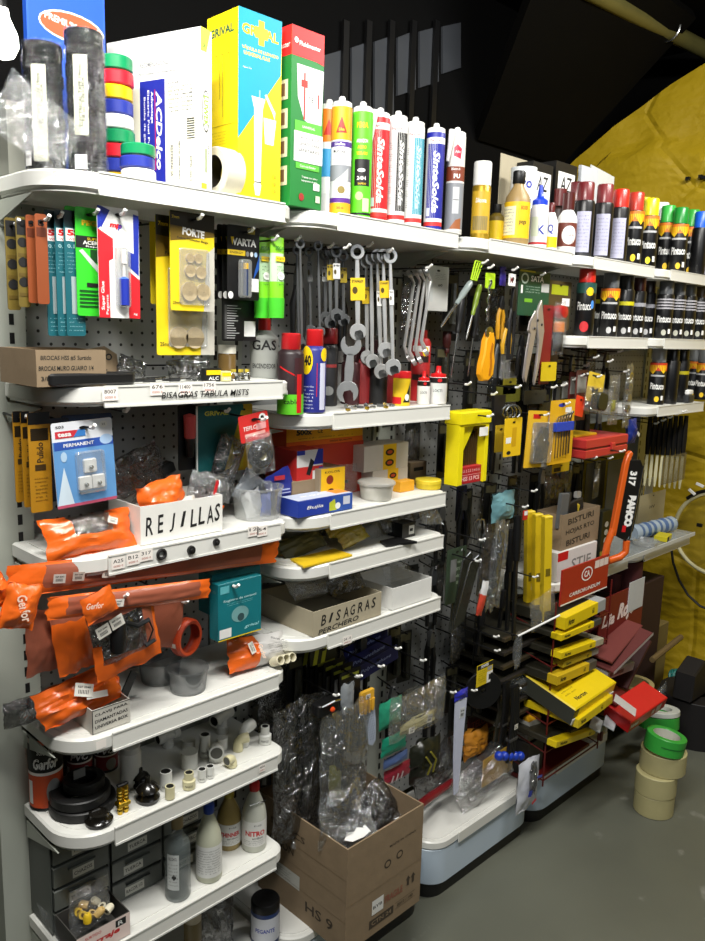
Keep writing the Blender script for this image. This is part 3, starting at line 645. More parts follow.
cartridge(377, .04, 107, 'red sealant cartridge with white nozzle taped alongside', RED, lsol(c_('#d0161e'), WHT, 0, 'SinteSolda'), nozzle=True)
cartridge(394.5, .035, 110, 'white sealant cartridge with black side stripe', c_('#e8e8e8'), lsol(BLK, WHT, 1, 'SinteSolda'))
cartridge(411.5, .035, 116, 'white sealant cartridge with teal side stripe', c_('#e8e8e8'), lsol(c_('#2f93a8'), c_('#bfe4ea'), 1, 'SinteSolda'))
cartridge(432, .035, 122, 'dark blue sealant cartridge with white slanted lettering', c_('#18218f'), lsol(c_('#18218f'), WHT, 0, 'SinteSolda'))
cartridge(452.5, .035, 126, 'grey and brown sealant cartridge at the right end of the cartridge row', c_('#c8c8c6'), lpu, nozzle=True)

# ================================================================== TOP SHELF, THIRD BAY
def bottle(name, label, px, y, z, pytop, prof, bands, deco=None, cat='bottle', caps=None, r=1., x=None, h=None, seg=24, facing=0):
    """prof: list of (radius fraction, height fraction) in units of r and h; caps: list of (part name, prof, material)."""
    x = xat(px, y, z) if x is None else x; h = (P(px, pytop, y).z-z) if h is None else h
    t = thing(name, label, cat, (x, y, z), camang(x, y)+PI/2+facing)
    MB().lathe([(a*r, b*h) for a, b in prof], bands, seg).build('body', t)
    for nm_, pf, m in (caps or []): MB().lathe([(a*r, b*h) for a, b in pf], m, seg).build(nm_, t)
    if deco: mb = MB(); deco(mb.dec(cylm(r, -PI/2)), r, h); mb.build('printed_label', t)
    return t
def lab(bg, lines, v0=.1, v1=.6, ang=1.3, extra=None):
    def g(d, r, h):
        if bg: d.rect(-r*ang, h*v0, r*ang, h*v1, bg, n=12)
        for tx, u, v, ww, hh, m in lines: d.text(tx, u*r, v*h, ww*r, hh*h, m, bold=.02)
        if extra: extra(d, r, h)
    return g
GOLDC = mat('gold_can', '#b8962e', .3, .6)
bottle('spray_can', 'gold spray can with tall white cap beside the cartridges', 479, .05, ZT, 161, [(.01, 0), (1, .0), (1, .68), (.9, .7), (.01, .7)], GOLDC, lab(c_('#c9a227'), [('Silicona', 0, .5, 1.2, .06, WHT)], .08, .62, 1.2, lambda d, r, h: d.rect(-r*.9, h*.12, r*.9, h*.3, c_('#8a7a4a'), n=6)), 'spray can', [('cap', [(.9, .69), (.97, .7), (.97, .98), (.9, 1), (.01, 1)], WHT)], .0245)
bottle('oil_bottle', 'small yellow labelled bottle half hidden behind the big tan bottle', 495, .1, ZT, 204, [(.01, 0), (1, 0), (1, .7), (.5, .8), (.01, .8)], c_('#6d5b1c'), lab(c_('#dcb916'), [], .1, .6), caps=[('cap', [(.5, .78), (.55, .8), (.55, 1), (.01, 1)], BLK)], r=.022)
bottle('putty_canister', 'white canister with blue print standing behind the tan bottle', 519, .13, ZT, 166, [(.01, 0), (1, 0), (1, .88), (.01, .88)], WHT, lab(None, [('ro', .3, .78, .9, .09, BLU), ('Tubo', .4, .6, .8, .06, BLU)]), 'canister', [('lid', [(1.02, .87), (1.04, .99), (.01, 1)], c_('#dfe3e4'))], .037)
bottle('glue_bottle', 'tan glue bottle with black cap and yellow label', 515, .055, ZT, 170, [(.01, 0), (.95, 0), (1, .04), (1, .56), (.9, .66), (.42, .8), (.4, .84), (.01, .84)], c_('#9b8152'), lab(c_('#e7ba17'), [('BOXER', .6, .5, .6, .05, RED), ('pega', .5, .3, .6, .06, INK)], .1, .58, 1.5, lambda d, r, h: d.rect(-r*1.4, h*.14, -r*.1, h*.52, c_('#e6dfb8'), n=6).lines(-r*1.3, h*.16, -r*.2, h*.5, 8, GRY)), caps=[('cap', [(.44, .83), (.48, .84), (.48, .98), (.44, 1), (.01, 1)], BLK)], r=.036)
bottle('glue_bottle', 'white glue bottle with pointed blue nozzle cap', 537, .05, ZT, 184, [(.01, 0), (.95, 0), (1, .03), (1, .62), (.8, .7), (.01, .7)], c_('#dcdde0'), lab(None, [('K', .3, .3, .9, .14, BLU)], extra=lambda d, r, h: d.rect(-r*1.4, h*.08, r*1.4, h*.11, RED, n=8).rect(-r*.9, h*.2, 0, h*.5, c_('#cfd8c0'), n=4)), caps=[('nozzle_cap', [(.85, .69), (.85, .76), (.45, .8), (.32, .84), (.2, 1), (.01, 1)], capc('#1d3fc4'))], r=.026)
bottle('glue_bottle', 'small white bottle with yellow label beside the blue nozzle bottle', 549, .05, ZT, 202, [(.01, 0), (1, 0), (1, .6), (.5, .8), (.01, .8)], WHT, lab(c_('#e7c417'), [('Q', 0, .45, .8, .2, BLU)], .08, .3), caps=[('cap', [(.4, .78), (.45, .95), (.3, 1), (.01, 1)], capc('#5c1414'))], r=.021)
bottle('wood_glue_bottle', 'white bottle with dark red cap and brown round label', 565, .05, ZT, 191, [(.01, 0), (1, 0), (1, .55), (.9, .62), (.5, .72), (.01, .72)], WHT, lab(c_('#6b2f22'), [], .12, .5, 1.5, lambda d, r, h: d.ell(.3*r, h*.3, r*.8, h*.15, WHT).text('COLBON', .3*r, h*.3, r, h*.04, RED)), caps=[('cap', [(.5, .7), (.62, .72), (.6, .98), (.01, 1)], capc('#4a1512'))], r=.029)
bottle('glue_bottle', 'dark brown capped bottle standing behind the small white bottle', 556, .12, ZT, 188, [(.01, 0), (1, 0), (1, .7), (.01, .8)], c_('#2a1a16'), caps=[('cap', [(.8, .75), (.8, 1), (.01, 1)], capc('#5a1d1d'))], r=.024)
q0, q1 = P(502, 180, .19), P(541, 180, .19); hz = P(502, 152, .19).z-ZT
MBx = MB().box(-.07, (q1.x-q0.x)-.07, -.001, .001, 0, hz, CARDG); solo(MBx, 'cardboard_sheet', 'upright tan cardboard sheet leaning behind the glue bottles', 'cardboard', (q0.x+.07, .2, ZT), 0)
for i, (a, b) in enumerate(((532, 553), (555, 577))):
    x0 = P(a, 180, .14).x; x1 = P(b, 180, .14).x; hz = P((a+b)/2, 163, .14).z-ZT
    def f(d, w, h): d.rect(w*.12, h*.4, w*.9, h*.9, WHT); d.text('AZ', w*.5, h*.78, w*.55, h*.16, INK, shear=.15); d.lines(w*.2, h*.45, w*.8, h*.65, 5, GRY)
    boxt('lever_arch_file', 'black lever arch file with white AZ spine, '+('left one of the pair' if i == 0 else 'right one of the pair'), 'file', x1-x0-.004, .1, hz, BLK, ((x0+x1)/2, .19, ZT), face=f)
x0 = P(577, 180, .15).x; x1 = P(597, 180, .15).x
boxt('grey_carton', 'pale grey carton with dark square between the files and the white board', 'box', x1-x0-.02, .012, P(587, 167, .15).z-ZT, c_('#b9bec2'), ((x0+x1)/2+.004, .15, ZT), face=lambda d, w, h: d.rect(w*.4, h*.55, w*.65, h*.7, BLK))
x0 = P(598, 180, .17).x; x1 = P(622, 180, .17).x
solo(MB().xz([(0, 0), (x1-x0, 0), (x1-x0, P(622, 176, .17).z-ZT), (0, P(598, 163, .17).z-ZT)], 0, .004, c_('#c2c6c4')), 'plastic_board', 'slanted pale board standing behind the red capped spray cans', 'board', (x0, .2, ZT))

# ================================================================== NEAREST BAY, HANGING CARDS ABOVE THE SECOND SHELF
def d_eye(d, w, h):
    d.rect(w*.05, h*.8, w*.95, h*.97, INK); 
    for k in range(3): d.ell(w*.5, h*(.72-.22*k), w*.42, h*.055, INK); d.rect(w*.1, h*(.56-.22*k), w*.9, h*(.6-.22*k), c_('#5b4a1a'))
OLV = c_('#6a5a22'); BRN = c_('#8a4522'); TLC = c_('#165c66'); PGR = c_('#35c62a')
card('blister_card', 'olive and black card hanging farthest left beside the upright post', 'blister card', (6, 218, 19, 310), .13, OLV, d_eye, hk='peg hook carrying the leftmost olive and black cards')
card('blister_card', 'olive and black card just left of the brown cards', 'blister card', (17, 217, 29, 307), .1, OLV, d_eye)
def d_br(d, w, h): d.rect(w*.1, h*.75, w*.9, h*.85, c_('#5c2a16')); d.text('B', w*.5, h*.9, w*.5, h*.06, INK)
card('blister_card', 'left one of the two plain brown hanging cards', 'blister card', (27, 215, 37, 303), .09, BRN, d_br)
card('blister_card', 'right one of the two plain brown hanging cards', 'blister card', (36, 214, 48, 304), .07, BRN, d_br, hk='peg hook carrying the two brown cards')
def d_teal(d, w, h):
    d.rect(0, h*.87, w, h, c_('#0f2f33')); d.rect(w*.08, h*.76, w*.92, h*.86, WHT); d.text('5S', w*.5, h*.825, w*.7, h*.05, RED, bold=.06); d.text('WELD', w*.5, h*.775, w*.6, h*.02, RED); d.text('0.1M', w*.5, h*.72, w*.7, h*.03, c_('#9fc4c8'))
    d.lines(w*.1, h*.5, w*.9, h*.68, 6, c_('#7fb0b5'), .3); d.rect(w*.3, h*.18, w*.7, h*.48, c_('#9aa8aa')); d.lines(w*.1, h*.03, w*.9, h*.16, 4, c_('#7fb0b5'), .3)
for i, (a, b, y) in enumerate(((46, 57, .085), (56, 67, .07), (65, 76, .06))):
    card('glue_card', 'tall teal epoxy card with red and white logo, %s of three' % ('left one', 'middle one', 'right one')[i], 'blister card', (a, 211, b+8, 336), y, TLC, d_teal, hk='peg hook carrying the three teal epoxy cards' if i == 0 else None)
def d_pega(d, w, h):
    d.text('PEGA', w*.6, h*.86, w*.75, h*.05, YEL, bold=.06); d.rect(0, h*.63, w, h*.74, INK); d.text('SUPER', w*.65, h*.715, w*.5, h*.025, YEL); d.text('ACERO', w*.6, h*.68, w*.7, h*.035, WHT, bold=.03); d.text('Repair', w*.65, h*.645, w*.6, h*.02, WHT)
    d.rect(w*.5, h*.5, w, h*.62, c_('#1a4a20')); d.poly([(w*.1, h*.6), (w*.22, h*.62), (w*.95, h*.42), (w*.85, h*.38)], c_('#c2c6c4')); d.rect(w*.35, h*.27, w*.98, h*.31, INK)
    for k in range(5): d.rect(w*.08, h*(.08+.036*k), w*.95, h*(.098+.036*k), c_('#12501a'))
card('glue_card', 'bright green and black glue card, left one behind its twin', 'blister card', (66, 207, 88, 314), .075, PGR, d_pega)
card('glue_card', 'bright green and black glue card in front of its twin', 'blister card', (76, 208, 104, 316), .05, PGR, d_pega, hk='peg hook carrying the bright green glue cards')
def d_sg(d, w, h):
    d.poly([(0, h*.79), (w*.08, h*.82), (w*.08, h), (0, h)], BLU); d.poly([(w*.08, h*.8), (w*.3, h*.97), (w*.08, h)], BLU); d.poly([(0, 0), (w*.26, 0), (w*.26, h*.52), (w*.36, h*.54), (w*.36, h*.72), (0, h*.8)], c_('#d6202a'))
    d.poly([(w*.72, h*.48), (w*.98, h*.4), (w, h*.95), (w*.86, h*.96), (w*.86, h*.6), (w*.72, h*.62)], BLU); d.poly([(w*.72, 0), (w, 0), (w, h*.36), (w*.72, h*.44)], c_('#d6202a'))
    d.text('mp', w*.42, h*.83, w*.28, h*.05, c_('#d6202a'), bold=.06, shear=.2); d.text('p', w*.53, h*.825, w*.1, h*.055, BLU, bold=.05, shear=.2); d.text('Super Glue', w*.1, h*.2, h*.26, w*.1, WHT, rot=PI/2, bold=.02); d.text('Pegante', w*.2, h*.12, h*.18, w*.08, WHT, rot=PI/2); d.text('3g', w*.88, h*.04, w*.1, h*.025, WHT)
def x_sg(t, w, h):
    b = blister(t, w, h, w*.38, h*.1, w*.72, h*.66, .012)
    MB().lathe([(.001, h*.12), (.0085, h*.12), (.0085, h*.36), (.003, h*.38), (.0025, h*.5), (.005, h*.5), (.0045, h*.62), (.001, h*.63)], [BLU, BLU, c_('#2a5cc8'), WHT, WHT, WHT, WHT], 16, T(w*.06, -.009, 0)).build('glue_tube', t)
card('super_glue_card', 'white red and blue super glue card hanging in front of the green cards', 'blister card', (98, 208, 139, 318), .022, WHT, d_sg, extra=x_sg, hk='peg hook carrying the white red and blue super glue card', tipy=.0)
FY = c_('#e6cb1d'); FELT = mat('felt', '#b9a886', .95, var=.15, scale=200)
def d_felt(n):
    def g(d, w, h):
        d.rect(0, h*.78, w, h, c_('#26200f')); d.poly([(0, h*.7), (w, h*.78), (w, h*.82), (0, h*.86)], c_('#6b5410')); d.text('FORTE', w*.52, h*.8, w*.5, h*.08, WHT, bold=.05, rot=-.08); d.text('Fieltro Protector Beige', w*.5, h*.725, w*.7, h*.03, INK, rot=-.06); d.poly([(w*.75, 0), (w, 0), (w, h*.68), (w*.82, h*.6)], c_('#b9b6ab'))
        d.text('7mm', w*.12, h*.94, w*.16, h*.03, YEL); d.text('25mm', w*.14, h*.08, w*.18, h*.03, INK)
    return g
def x_felt(cells):
    def g(t, w, h):
        blister(t, w, h, w*.18, h*.06 if cells[0] else h*.06, w*.86, h*.64, .006)
        for u, v, r in cells: MB().lathe([(.001, 0), (r*w, 0), (r*w, .0045), (.001, .0045)], FELT, 18, T(u*w-w/2, -.0015, v*h) @ Rx(PI/2)).build('felt_pad', t)
    return g
c1 = [(.42, .54, .09), (.6, .54, .09), (.42, .41, .12), (.66, .4, .12), (.4, .2, .18), (.72, .2, .16)]
c2 = [(.3+.2*i, .36+.035*j, .07) for i in range(3) for j in (0,)]+[(.35, .13, .16), (.63, .13, .16)]
card('felt_pad_card', 'yellow edge of a card behind the felt pad cards', 'blister card', (150, 222, 162, 304), .1, FY)
card('felt_pad_card', 'long yellow felt pad card hanging lower behind the shorter one', 'blister card', (156, 218, 214, 355), .06, FY, d_felt(1), extra=x_felt(c2))
card('felt_pad_card', 'front yellow felt pad card with six round beige pads', 'blister card', (170, 213, 214, 311), .03, FY, d_felt(0), extra=x_felt(c1), hk='peg hook carrying the yellow felt pad cards', tipy=.0)
def d_var(d, w, h):
    d.text('VARTA', w*.52, h*.78, w*.75, h*.1, WHT, bold=.04); d.poly([(w*.1, h*.84), (w*.2, h*.84), (w*.15, h*.73)], YEL); d.rect(0, h*.6, w*.55, h*.67, c_('#d8b820')); d.rect(w*.62, h*.9, w*.85, h*.98, c_('#8a7a1c')); d.text('ENERGY', w*.28, h*.635, w*.4, h*.03, INK)
    for k, c in enumerate((GRY, WHT, c_('#a8c8f0'))): d.ell(w*(.62+.13*k), h*.63, w*.05, h*.035, c)
    d.poly([(w*.8, h*.28), (w, h*.45), (w, h*.65), (w*.85, h*.4)], c_('#1d4fa0')); d.ell(w*.1, h*.06, w*.08, h*.05, WHT); d.rect(w*.75, h*.12, w*.98, h*.3, WHT)
def x_var(t, w, h):
    blister(t, w, h, w*.32, h*.03, w*.66, h*.55, .014)
    MB().lathe([(.001, h*.06), (.0055, h*.06), (.0055, h*.42), (.0055, h*.5), (.002, h*.5), (.002, h*.53), (.001, h*.53)], [CHROME, c_('#1a2a50'), c_('#c8a020'), CHROME, CHROME, CHROME], 14, T(0, -.009, 0)).build('battery', t)
for i, (a, y) in enumerate(((217, .09), (222, .07), (227, .045))):
    card('battery_card', 'black card with a single small battery, '+('rearmost of three', 'middle of three', 'front one of three')[i], 'battery card', (a, 226, a+32, 300), y, BLK, d_var if i else d_var, extra=x_var if i == 2 else None, hk='peg hook carrying the black battery cards' if i == 2 else None)
def d_lng(d, w, h):
    d.rect(w*.1, h*.05, w*.2, h*.8, c_('#4a4a4a'))
    for k in range(14): d.rect(w*.2, h*(.06+.055*k), w*random.uniform(.5, .85), h*(.075+.055*k), c_('#b8b8b8'))
card('battery_card', 'long black card with dense white print below the battery cards', 'battery card', (222, 296, 244, 341), .07, BLK, d_lng)
card('battery_card', 'plain black card with white price sticker beneath the battery card', 'battery card', (236, 284, 256, 341), .085, BLK, lambda d, w, h: d.rect(w*.3, h*.08, w*.95, h*.35, WHT))
# tubes of paste hanging by their crimped ends
def paste(px, y, label, hk=None):
    q1 = P(px, 237, y); q0 = P(px, 318, y); h = q1.z-q0.z; t = thing('paste_tube', label, 'tube', (q0.x, y, q0.z)); mb = MB(); n = 18
    lv = [(.0155, .0155, .25*h), (.0165, .014, .45*h), (.0175, .008, .8*h), (.0185, .001, h)]
    vs = [(a*math.cos(2*PI*i/n), b*math.sin(2*PI*i/n), z) for a, b, z in lv for i in range(n)]
    gm = [c_('#7bd31f'), c_('#b9d8b0'), c_('#8ad81f')]
    mb.add(vs, [(k*n+i, k*n+(i+1) % n, (k+1)*n+(i+1) % n, (k+1)*n+i) for k in range(3) for i in range(n)], lambda i: gm[i//n], True)
    mb.build('tube_body', t); MB().lathe([(.001, 0), (.0165, 0), (.0175, .25*h), (.001, .26*h)], c_('#46c22c'), 20).build('cap', t)
    mb = MB(); d = mb.dec(lambda u, v, o: (u, -.017+.013*(v/h-.3)-o, v)); d.rect(-.012, h*.7, .012, h*.76, YEL); d.text('ACEITE', 0, h*.73, .02, .004, INK); d.lines(-.011, h*.4, .011, h*.66, 6, c_('#3a6a3a')); d.text('PEGA', 0, h*.86, .022, .008, c_('#2a7a20'), bold=.03); d.ell(0, h*.52, .009, .008, WHT); d.text('tex', 0, h*.52, .011, .006, GRY); mb.build('printed_label', t)
    if hk: hook(px+1, 240, hk, y0=y-.02)
paste(262, .07, 'green capped paste tube hanging behind its twin'); paste(276, .03, 'green capped paste tube hanging in front of its twin', 'peg hook carrying the green capped paste tubes')

# ---------------- goods lying on the second shelf of the nearest bay
z = A2; q = P(38, 366, .0); bl = PX(-12, 366, q.x-.002)
def d_bx(d, w, h): d.text('BROCAS HSS #5 Surtido', w*.42, h*.78, w*.72, h*.13, INK, shear=.1); d.text('BROCAS MURO GUAIRO 1/4', w*.42, h*.5, w*.78, h*.13, INK, shear=.1); d.text('3/8', w*.12, h*.22, w*.12, h*.12, INK)
x1 = P(108, 366, .0).x; openbox('cardboard_tray', 'low brown cardboard tray with handwriting at the left end of the shelf', 'cardboard box', x1-q.x, .15, P(40, 350, .0).z-z, CARD, ((x1+q.x)/2, .082, z), face=d_bx)
x0 = P(108, 366, .01).x+.006; x1 = P(137, 366, .01).x
t = thing('cardboard_tray', 'small brown cardboard piece marked ACRO beside the low tray', 'cardboard box', ((x0+x1)/2, .1, z)); mb = MB(); mb.xz([(-.04, 0), (.04, 0), (.035, .05), (.01, .065), (-.02, .06), (-.04, .045)], -.001, .001, CARD)
d = mb.dec(lambda u, v, o: (u, -.001-o, v)); d.text('ACRO', 0, .045, .05, .013, INK, bold=.03); d.text('G.', .005, .025, .02, .01, INK); mb.build('panel', t)
mb = MB(); mb.prism(rrect(-.085, .085, -.018, .018, .015, 6), .0, .022, BLK, .004); solo(mb, 'black_tool_pouch', 'long flat black case lying in front of the cardboard tray', 'case', (xat(96, -.0, z)-.0, .022, z), .03)
def bits(px, y, label, L=.07, r=.004, rz=0, m=STEEL):
    t = thing('drill_adapter', label, 'tool bit', (xat(px, y, z), y, z+r+.001), rz); mb = MB(); mb.tube([(-L/2, 0, 0), (-L*.1, 0, 0), (-L*.1, 0, 0), (L/2, 0, 0)], [r*.7, r*.7, r, r], m, 10).build('shaft', t); MB().tube([(L*.3, 0, 0), (L*.5+.002, 0, 0)], r*1.05, CHROME, 10).build('collar', t)
bits(146, .03, 'dark steel bit lying at the front edge, left one of two', .06); bits(172, .03, 'dark steel bit lying at the front edge, right one of two', .055, .004, .05); bits(150, .07, 'thin bit lying behind the two front bits', .08, .0035, .3)
for i, (px, rz, y) in enumerate(((132, .7, .1), (184, -.5, .09), (195, .2, .05))):
    pouch('parts_bag', ('small dark bag of bits beside the ACRO cardboard', 'small dark bag of bits below the felt pad cards', 'dark bag of bits left of the yellow batteries')[i], 'bag', (xat(px, y, z), y, z+.022), .07, .042, .02, DFILM, rz=rz*.3, ry=rz*.4, seed=20+i, amp=.4)
def batt(px, label, c1_, c2_, w=.03, h=.022, y=.03):
    def f(d, ww, hh): d.rect(0, hh*.5, ww, hh*.85, c1_); d.text('ALC', ww*.5, hh*.25, ww*.7, hh*.25, WHT)
    boxt('battery_pack', label, 'battery pack', w, .018, h, c2_, (xat(px, y, z), y, z), face=f)
batt(211, 'yellow and black battery pack at the front edge, left of the steel clamps', YEL, BLK, .034, .026); batt(224, 'pale yellow small battery pack beside the larger one', YEL, c_('#c9c38c'), .022, .02, .025)
bottle('glass_jar', 'small glass jar with brown contents behind the battery packs', 227, .1, z, 345, [(.01, 0), (1, 0), (1, .7), (.9, .75), (.01, .76)], mat('amber_jar', '#6b5530', .15), caps=[('lid', [(1, .75), (1, 1), (.01, 1)], c_('#d9d6c9'))], r=.019, cat='jar')
for i, px in enumerate((232, 239, 245)):
    mb = MB(); ring(mb, .009, .0068, .009, CHROME); o = solo(mb, 'hose_clamp', ('steel hose clamp left in the row of three', 'steel hose clamp in the middle of the row of three', 'steel hose clamp right in the row of three')[i], 'hose clamp', (xat(px, .03, z), .03, z+.009), .3*i, tilt=(PI/2, 0))
    MB().box(-.004, .004, .008, .014, .001, .008, c_('#b8a53a')).build('screw_housing', o)
CANP = [(.01, .0), (.9, 0), (1, .015), (1, .74), (.93, .77), (.7, .8), (.66, .805), (.01, .805)]
def spray(px, y, z, pytop, label, body, capm, deco=None, r=.0265, facing=0, cap=None, capz=.805, capr=.8, group=None, name='spray_can', prof=None, cat='spray can', x=None):
    return bottle(name, label, px, y, z, pytop, prof or CANP, body, deco, cat, [('cap', cap or [(capr, capz-.005), (capr+.02, capz), (capr, .985), (capr-.08, 1), (.01, 1)], capm)], r, facing=facing, x=x)
spray(264, .1, A2, 318, 'grey gas canister marked GAS with red cap behind the batteries', c_('#8b8d88'), capc('#a81c1c'), lambda d, r, h: d.text('GAS', 0, h*.55, r*1.9, h*.17, INK, bold=.02).text('ENCENDEDOR', 0, h*.2, r*1.8, h*.08, INK), .031, capr=.42, capz=.8, prof=[(.01, 0), (1, 0), (1, .66), (.5, .78), (.4, .8), (.01, .8)])

# ================================================================== NEAREST BAY, THIRD SHELF (REJILLAS)
def d_yb(d, w, h): d.rect(0, h*.88, w, h, BLK); d.rect(w*.1, h*.72, w*.9, h*.84, c_('#241a08')); d.text('Pulido', w*.5, h*.6, h*.2, w*.3, INK, rot=PI/2); d.rect(w*.25, h*.42, w*.75, h*.48, c_('#3a2a10')); d.lines(w*.2, h*.1, w*.8, h*.36, 7, c_('#6b4c12'))
GDC = c_('#a87816')
for i, (b, y) in enumerate((((14, 411, 27, 502), .13), ((22, 411, 37, 507), .1), ((29, 412, 51, 512), .07))):
    card('blister_card', 'golden card with black header, '+('leftmost of three by the post', 'middle of three by the post', 'right one of three by the post')[i], 'blister card', b, y, GDC, d_yb, hk='peg hook carrying the golden cards by the upright post' if i == 0 else None)
card('blister_card', 'dark navy card just behind the white adhesive hook card', 'blister card', (46, 418, 70, 501), .08, c_('#16243a'), lambda d, w, h: d.rect(w*.05, h*.8, w*.95, h*.95, BLK))
card('blister_card', 'blue topped card peeking above the white adhesive hook card', 'blister card', (62, 414, 112, 470), .09, c_('#243c66'))
def d_tesa(d, w, h):
    d.rect(0, 0, w, h*.78, c_('#5f93c8')); d.poly([(0, h*.02), (w*.15, h*.48), (w*.28, h*.02)], c_('#c8d8e4')); d.rect(0, 0, w, h*.035, c_('#b8506a')); d.rect(w*.02, h*.68, w, h*.78, c_('#2c50a4')); d.text('PERMANENT', w*.42, h*.73, w*.5, h*.04, WHT, bold=.02); d.ell(w*.88, h*.75, w*.11, h*.06, c_('#a8c4e4'))
    d.rect(w*.05, h*.82, w*.42, h*.9, c_('#c8303c')); d.text('tesa', w*.2, h*.86, w*.22, h*.05, WHT, bold=.04); d.poly([(w*.34, h*.82), (w*.54, h*.82), (w*.54, h*.9), (w*.42, h*.9)], c_('#3a7ac0')); d.text('503', w*.13, h*.95, w*.13, h*.03, INK); d.ell(w*.85, h*.93, w*.07, h*.04, WHT); d.text('25', w*.85, h*.93, w*.06, h*.025, GRY)
    d.ell(w*.16, h*.6, w*.05, h*.06, c_('#a8c4dc'))
def x_tesa(t, w, h):
    blister(t, w, h, w*.33, h*.14, w*.8, h*.64, .012)
    for u, v in ((.56, .46), (.46, .26), (.68, .26)): MB().box(-.0115, .0115, -.0075, -.001, -.012, .013, WHT, .002, T(u*w-w/2, 0, v*h)).lathe([(.004, 0), (.004, .004), (.001, .005)], CHROME, 10, T(u*w-w/2, -.007, v*h-.002) @ Rx(PI/2)).build('adhesive_hook', t)
card('adhesive_hook_card', 'white and blue card with three small adhesive hooks', 'blister card', (56, 420, 116, 504), .03, c_('#dfe2e8'), d_tesa, extra=x_tesa, hk='peg hook with bare black rod carrying the adhesive hook card', lean=-.05, tipy=-.0)
hook(128, 412, 'empty peg hook above the adhesive hook card, just under the shelf', .02)
z = A3; q0 = P(141, 525, .015); q1 = P(223, 515, .015); h = P(142, 507, .015).z-z
def d_rej(d, w, h):
    M_ = INK; sk = [(('R', .09), .0), (('E', .23), .02), (('J', .37), .0), (('I', .5), .05), (('L', .62), .03), (('L', .72), .06), (('A', .83), .05), (('S', .93), .08)]
    for (ch, u), dv in sk: d.text(ch, w*u, h*(.46+dv), w*.085, h*(.48 if ch != 'I' else .4), M_, rot=.08, shear=.25)
openbox('carton_box', 'white cardboard box handwritten REJILLAS holding orange bags', 'box', q1.x-q0.x, .12, h, c_('#e0dfd9', .7), ((q0.x+q1.x)/2, .077, z), face=d_rej)
def orng(band=.35, win=None):
    win = win or PINKB
    return lambda u, v, s: ORG if v < band or v > .9 or u < .1 or u > .93 else win
GF = clear('grey_orange_film', '#6a5a50', .35, .2, 1., 25)
def pb(t):
    slip(t, .02, .01, .03, .02, -.028, .5)
pouch('orange_bag', 'orange and clear bag lying at the front left of the REJILLAS shelf', 'bag', (xat(90, .045, z), .045, z+.032), .17, .075, .05, lambda u, v, s: GF if (.25 < u < .72 and v > .45) else ORG, rx=-.45, seed=5, amp=.3, parts=lambda t: slip(t, .035, .012, .018, .012, -.03, .4))
mb = MB(); mb.tube([(-.03, 0, 0), (.03, 0, .0), (.045, 0, -.004)], [.012, .013, .008], STEEL, 12); solo(mb, 'black_fitting', 'black plastic fitting showing inside the front orange bag', 'fitting', (xat(84, .05, z), .05, z+.045))
pouch('orange_bag', 'orange bag bulging from the left side of the REJILLAS box', 'bag', (xat(162, .05, z), .05, z+.078), .1, .07, .045, lambda u, v, s: FILMH if v < .35 and .2 < u else ORG, ry=-.2, seed=8, amp=.35)
pouch('white_parts_bag', 'pale crumpled bag under the orange one in the REJILLAS box', 'bag', (xat(172, .05, z), .045, z+.05), .1, .05, .04, c_('#c9c5bd', .3), seed=9, amp=.4)
pouch('clear_parts_bag', 'clear bag of metal parts in the right half of the REJILLAS box', 'bag', (xat(204, .06, z), .06, z+.075), .08, .08, .03, FILMH, ry=.3, seed=12, amp=.4, parts=lambda t: (MB().bag(.05, .05, .02, STEEL, seed=4, amp=.6).build('metal_part', t), MB().xz([(-.03, -.035), (.04, -.03), (.045, -.018), (-.03, -.02)], -.02, -.017, ORG).build('orange_seal_strip', t), MB().box(.01, .016, -.02, -.018, .0, .03, RED).build('red_tag', t)))
pouch('chrome_part_bag', 'clear bag of chrome parts behind the white adhesive hook card', 'bag', (xat(140, .12, z), .13, z+.11), .13, .1, .03, DFILM, ry=-.4, seed=14, amp=.5)
mb = MB(); mb.box(-.07, .06, -.012, .012, -.012, .014, STEEL, .004); solo(mb, 'door_hinge_pack', 'dark ribbed package slanting behind the REJILLAS box', 'package', (xat(148, .14, z+.1), .14, z+.1), 0, tilt=(0, -.35))
def d_gr(d, w, h): d.text('GRIVAL', w*.42, h*.88, w*.5, h*.07, c_('#cfd04a'), bold=.03); d.poly([(w*.6, 0), (w*.95, h*.9), (w, h*.9), (w, 0)], c_('#c9b42a')); d.rect(0, 0, w*.03, h, WHT)
card('valve_card', 'teal valve card with yellow diagonal behind the black bags', 'blister card', (196, 405, 243, 470), .1, c_('#0e5a5c'), d_gr, hk='peg hook carrying the teal valve card')
card('valve_card', 'yellow card half hidden behind the teal valve card', 'blister card', (232, 404, 252, 470), .12, c_('#cfa81c'))
def x_pk(t, w, h): MB().lathe([(.001, h*.2), (.008, h*.22), (.01, h*.5), (.012, h*.52), (.013, h*.85), (.001, h*.88)], [BLK, BLK, c_('#c85050'), c_('#c85050'), c_('#c85050')], 14, T(0, -.012, 0)).build('pink_handle', t)
card('tool_card', 'black card with pink handled tool left of the teal valve card', 'blister card', (178, 405, 195, 470), .11, BLK, None, extra=x_pk)
pouch('dark_parts_bag', 'dark glossy bag of parts hanging left of the tape roll card', 'bag', (xat(225, .09, z+.12), .09, z+.11), .07, .14, .03, DFILM, ry=.35, seed=17, amp=.4)
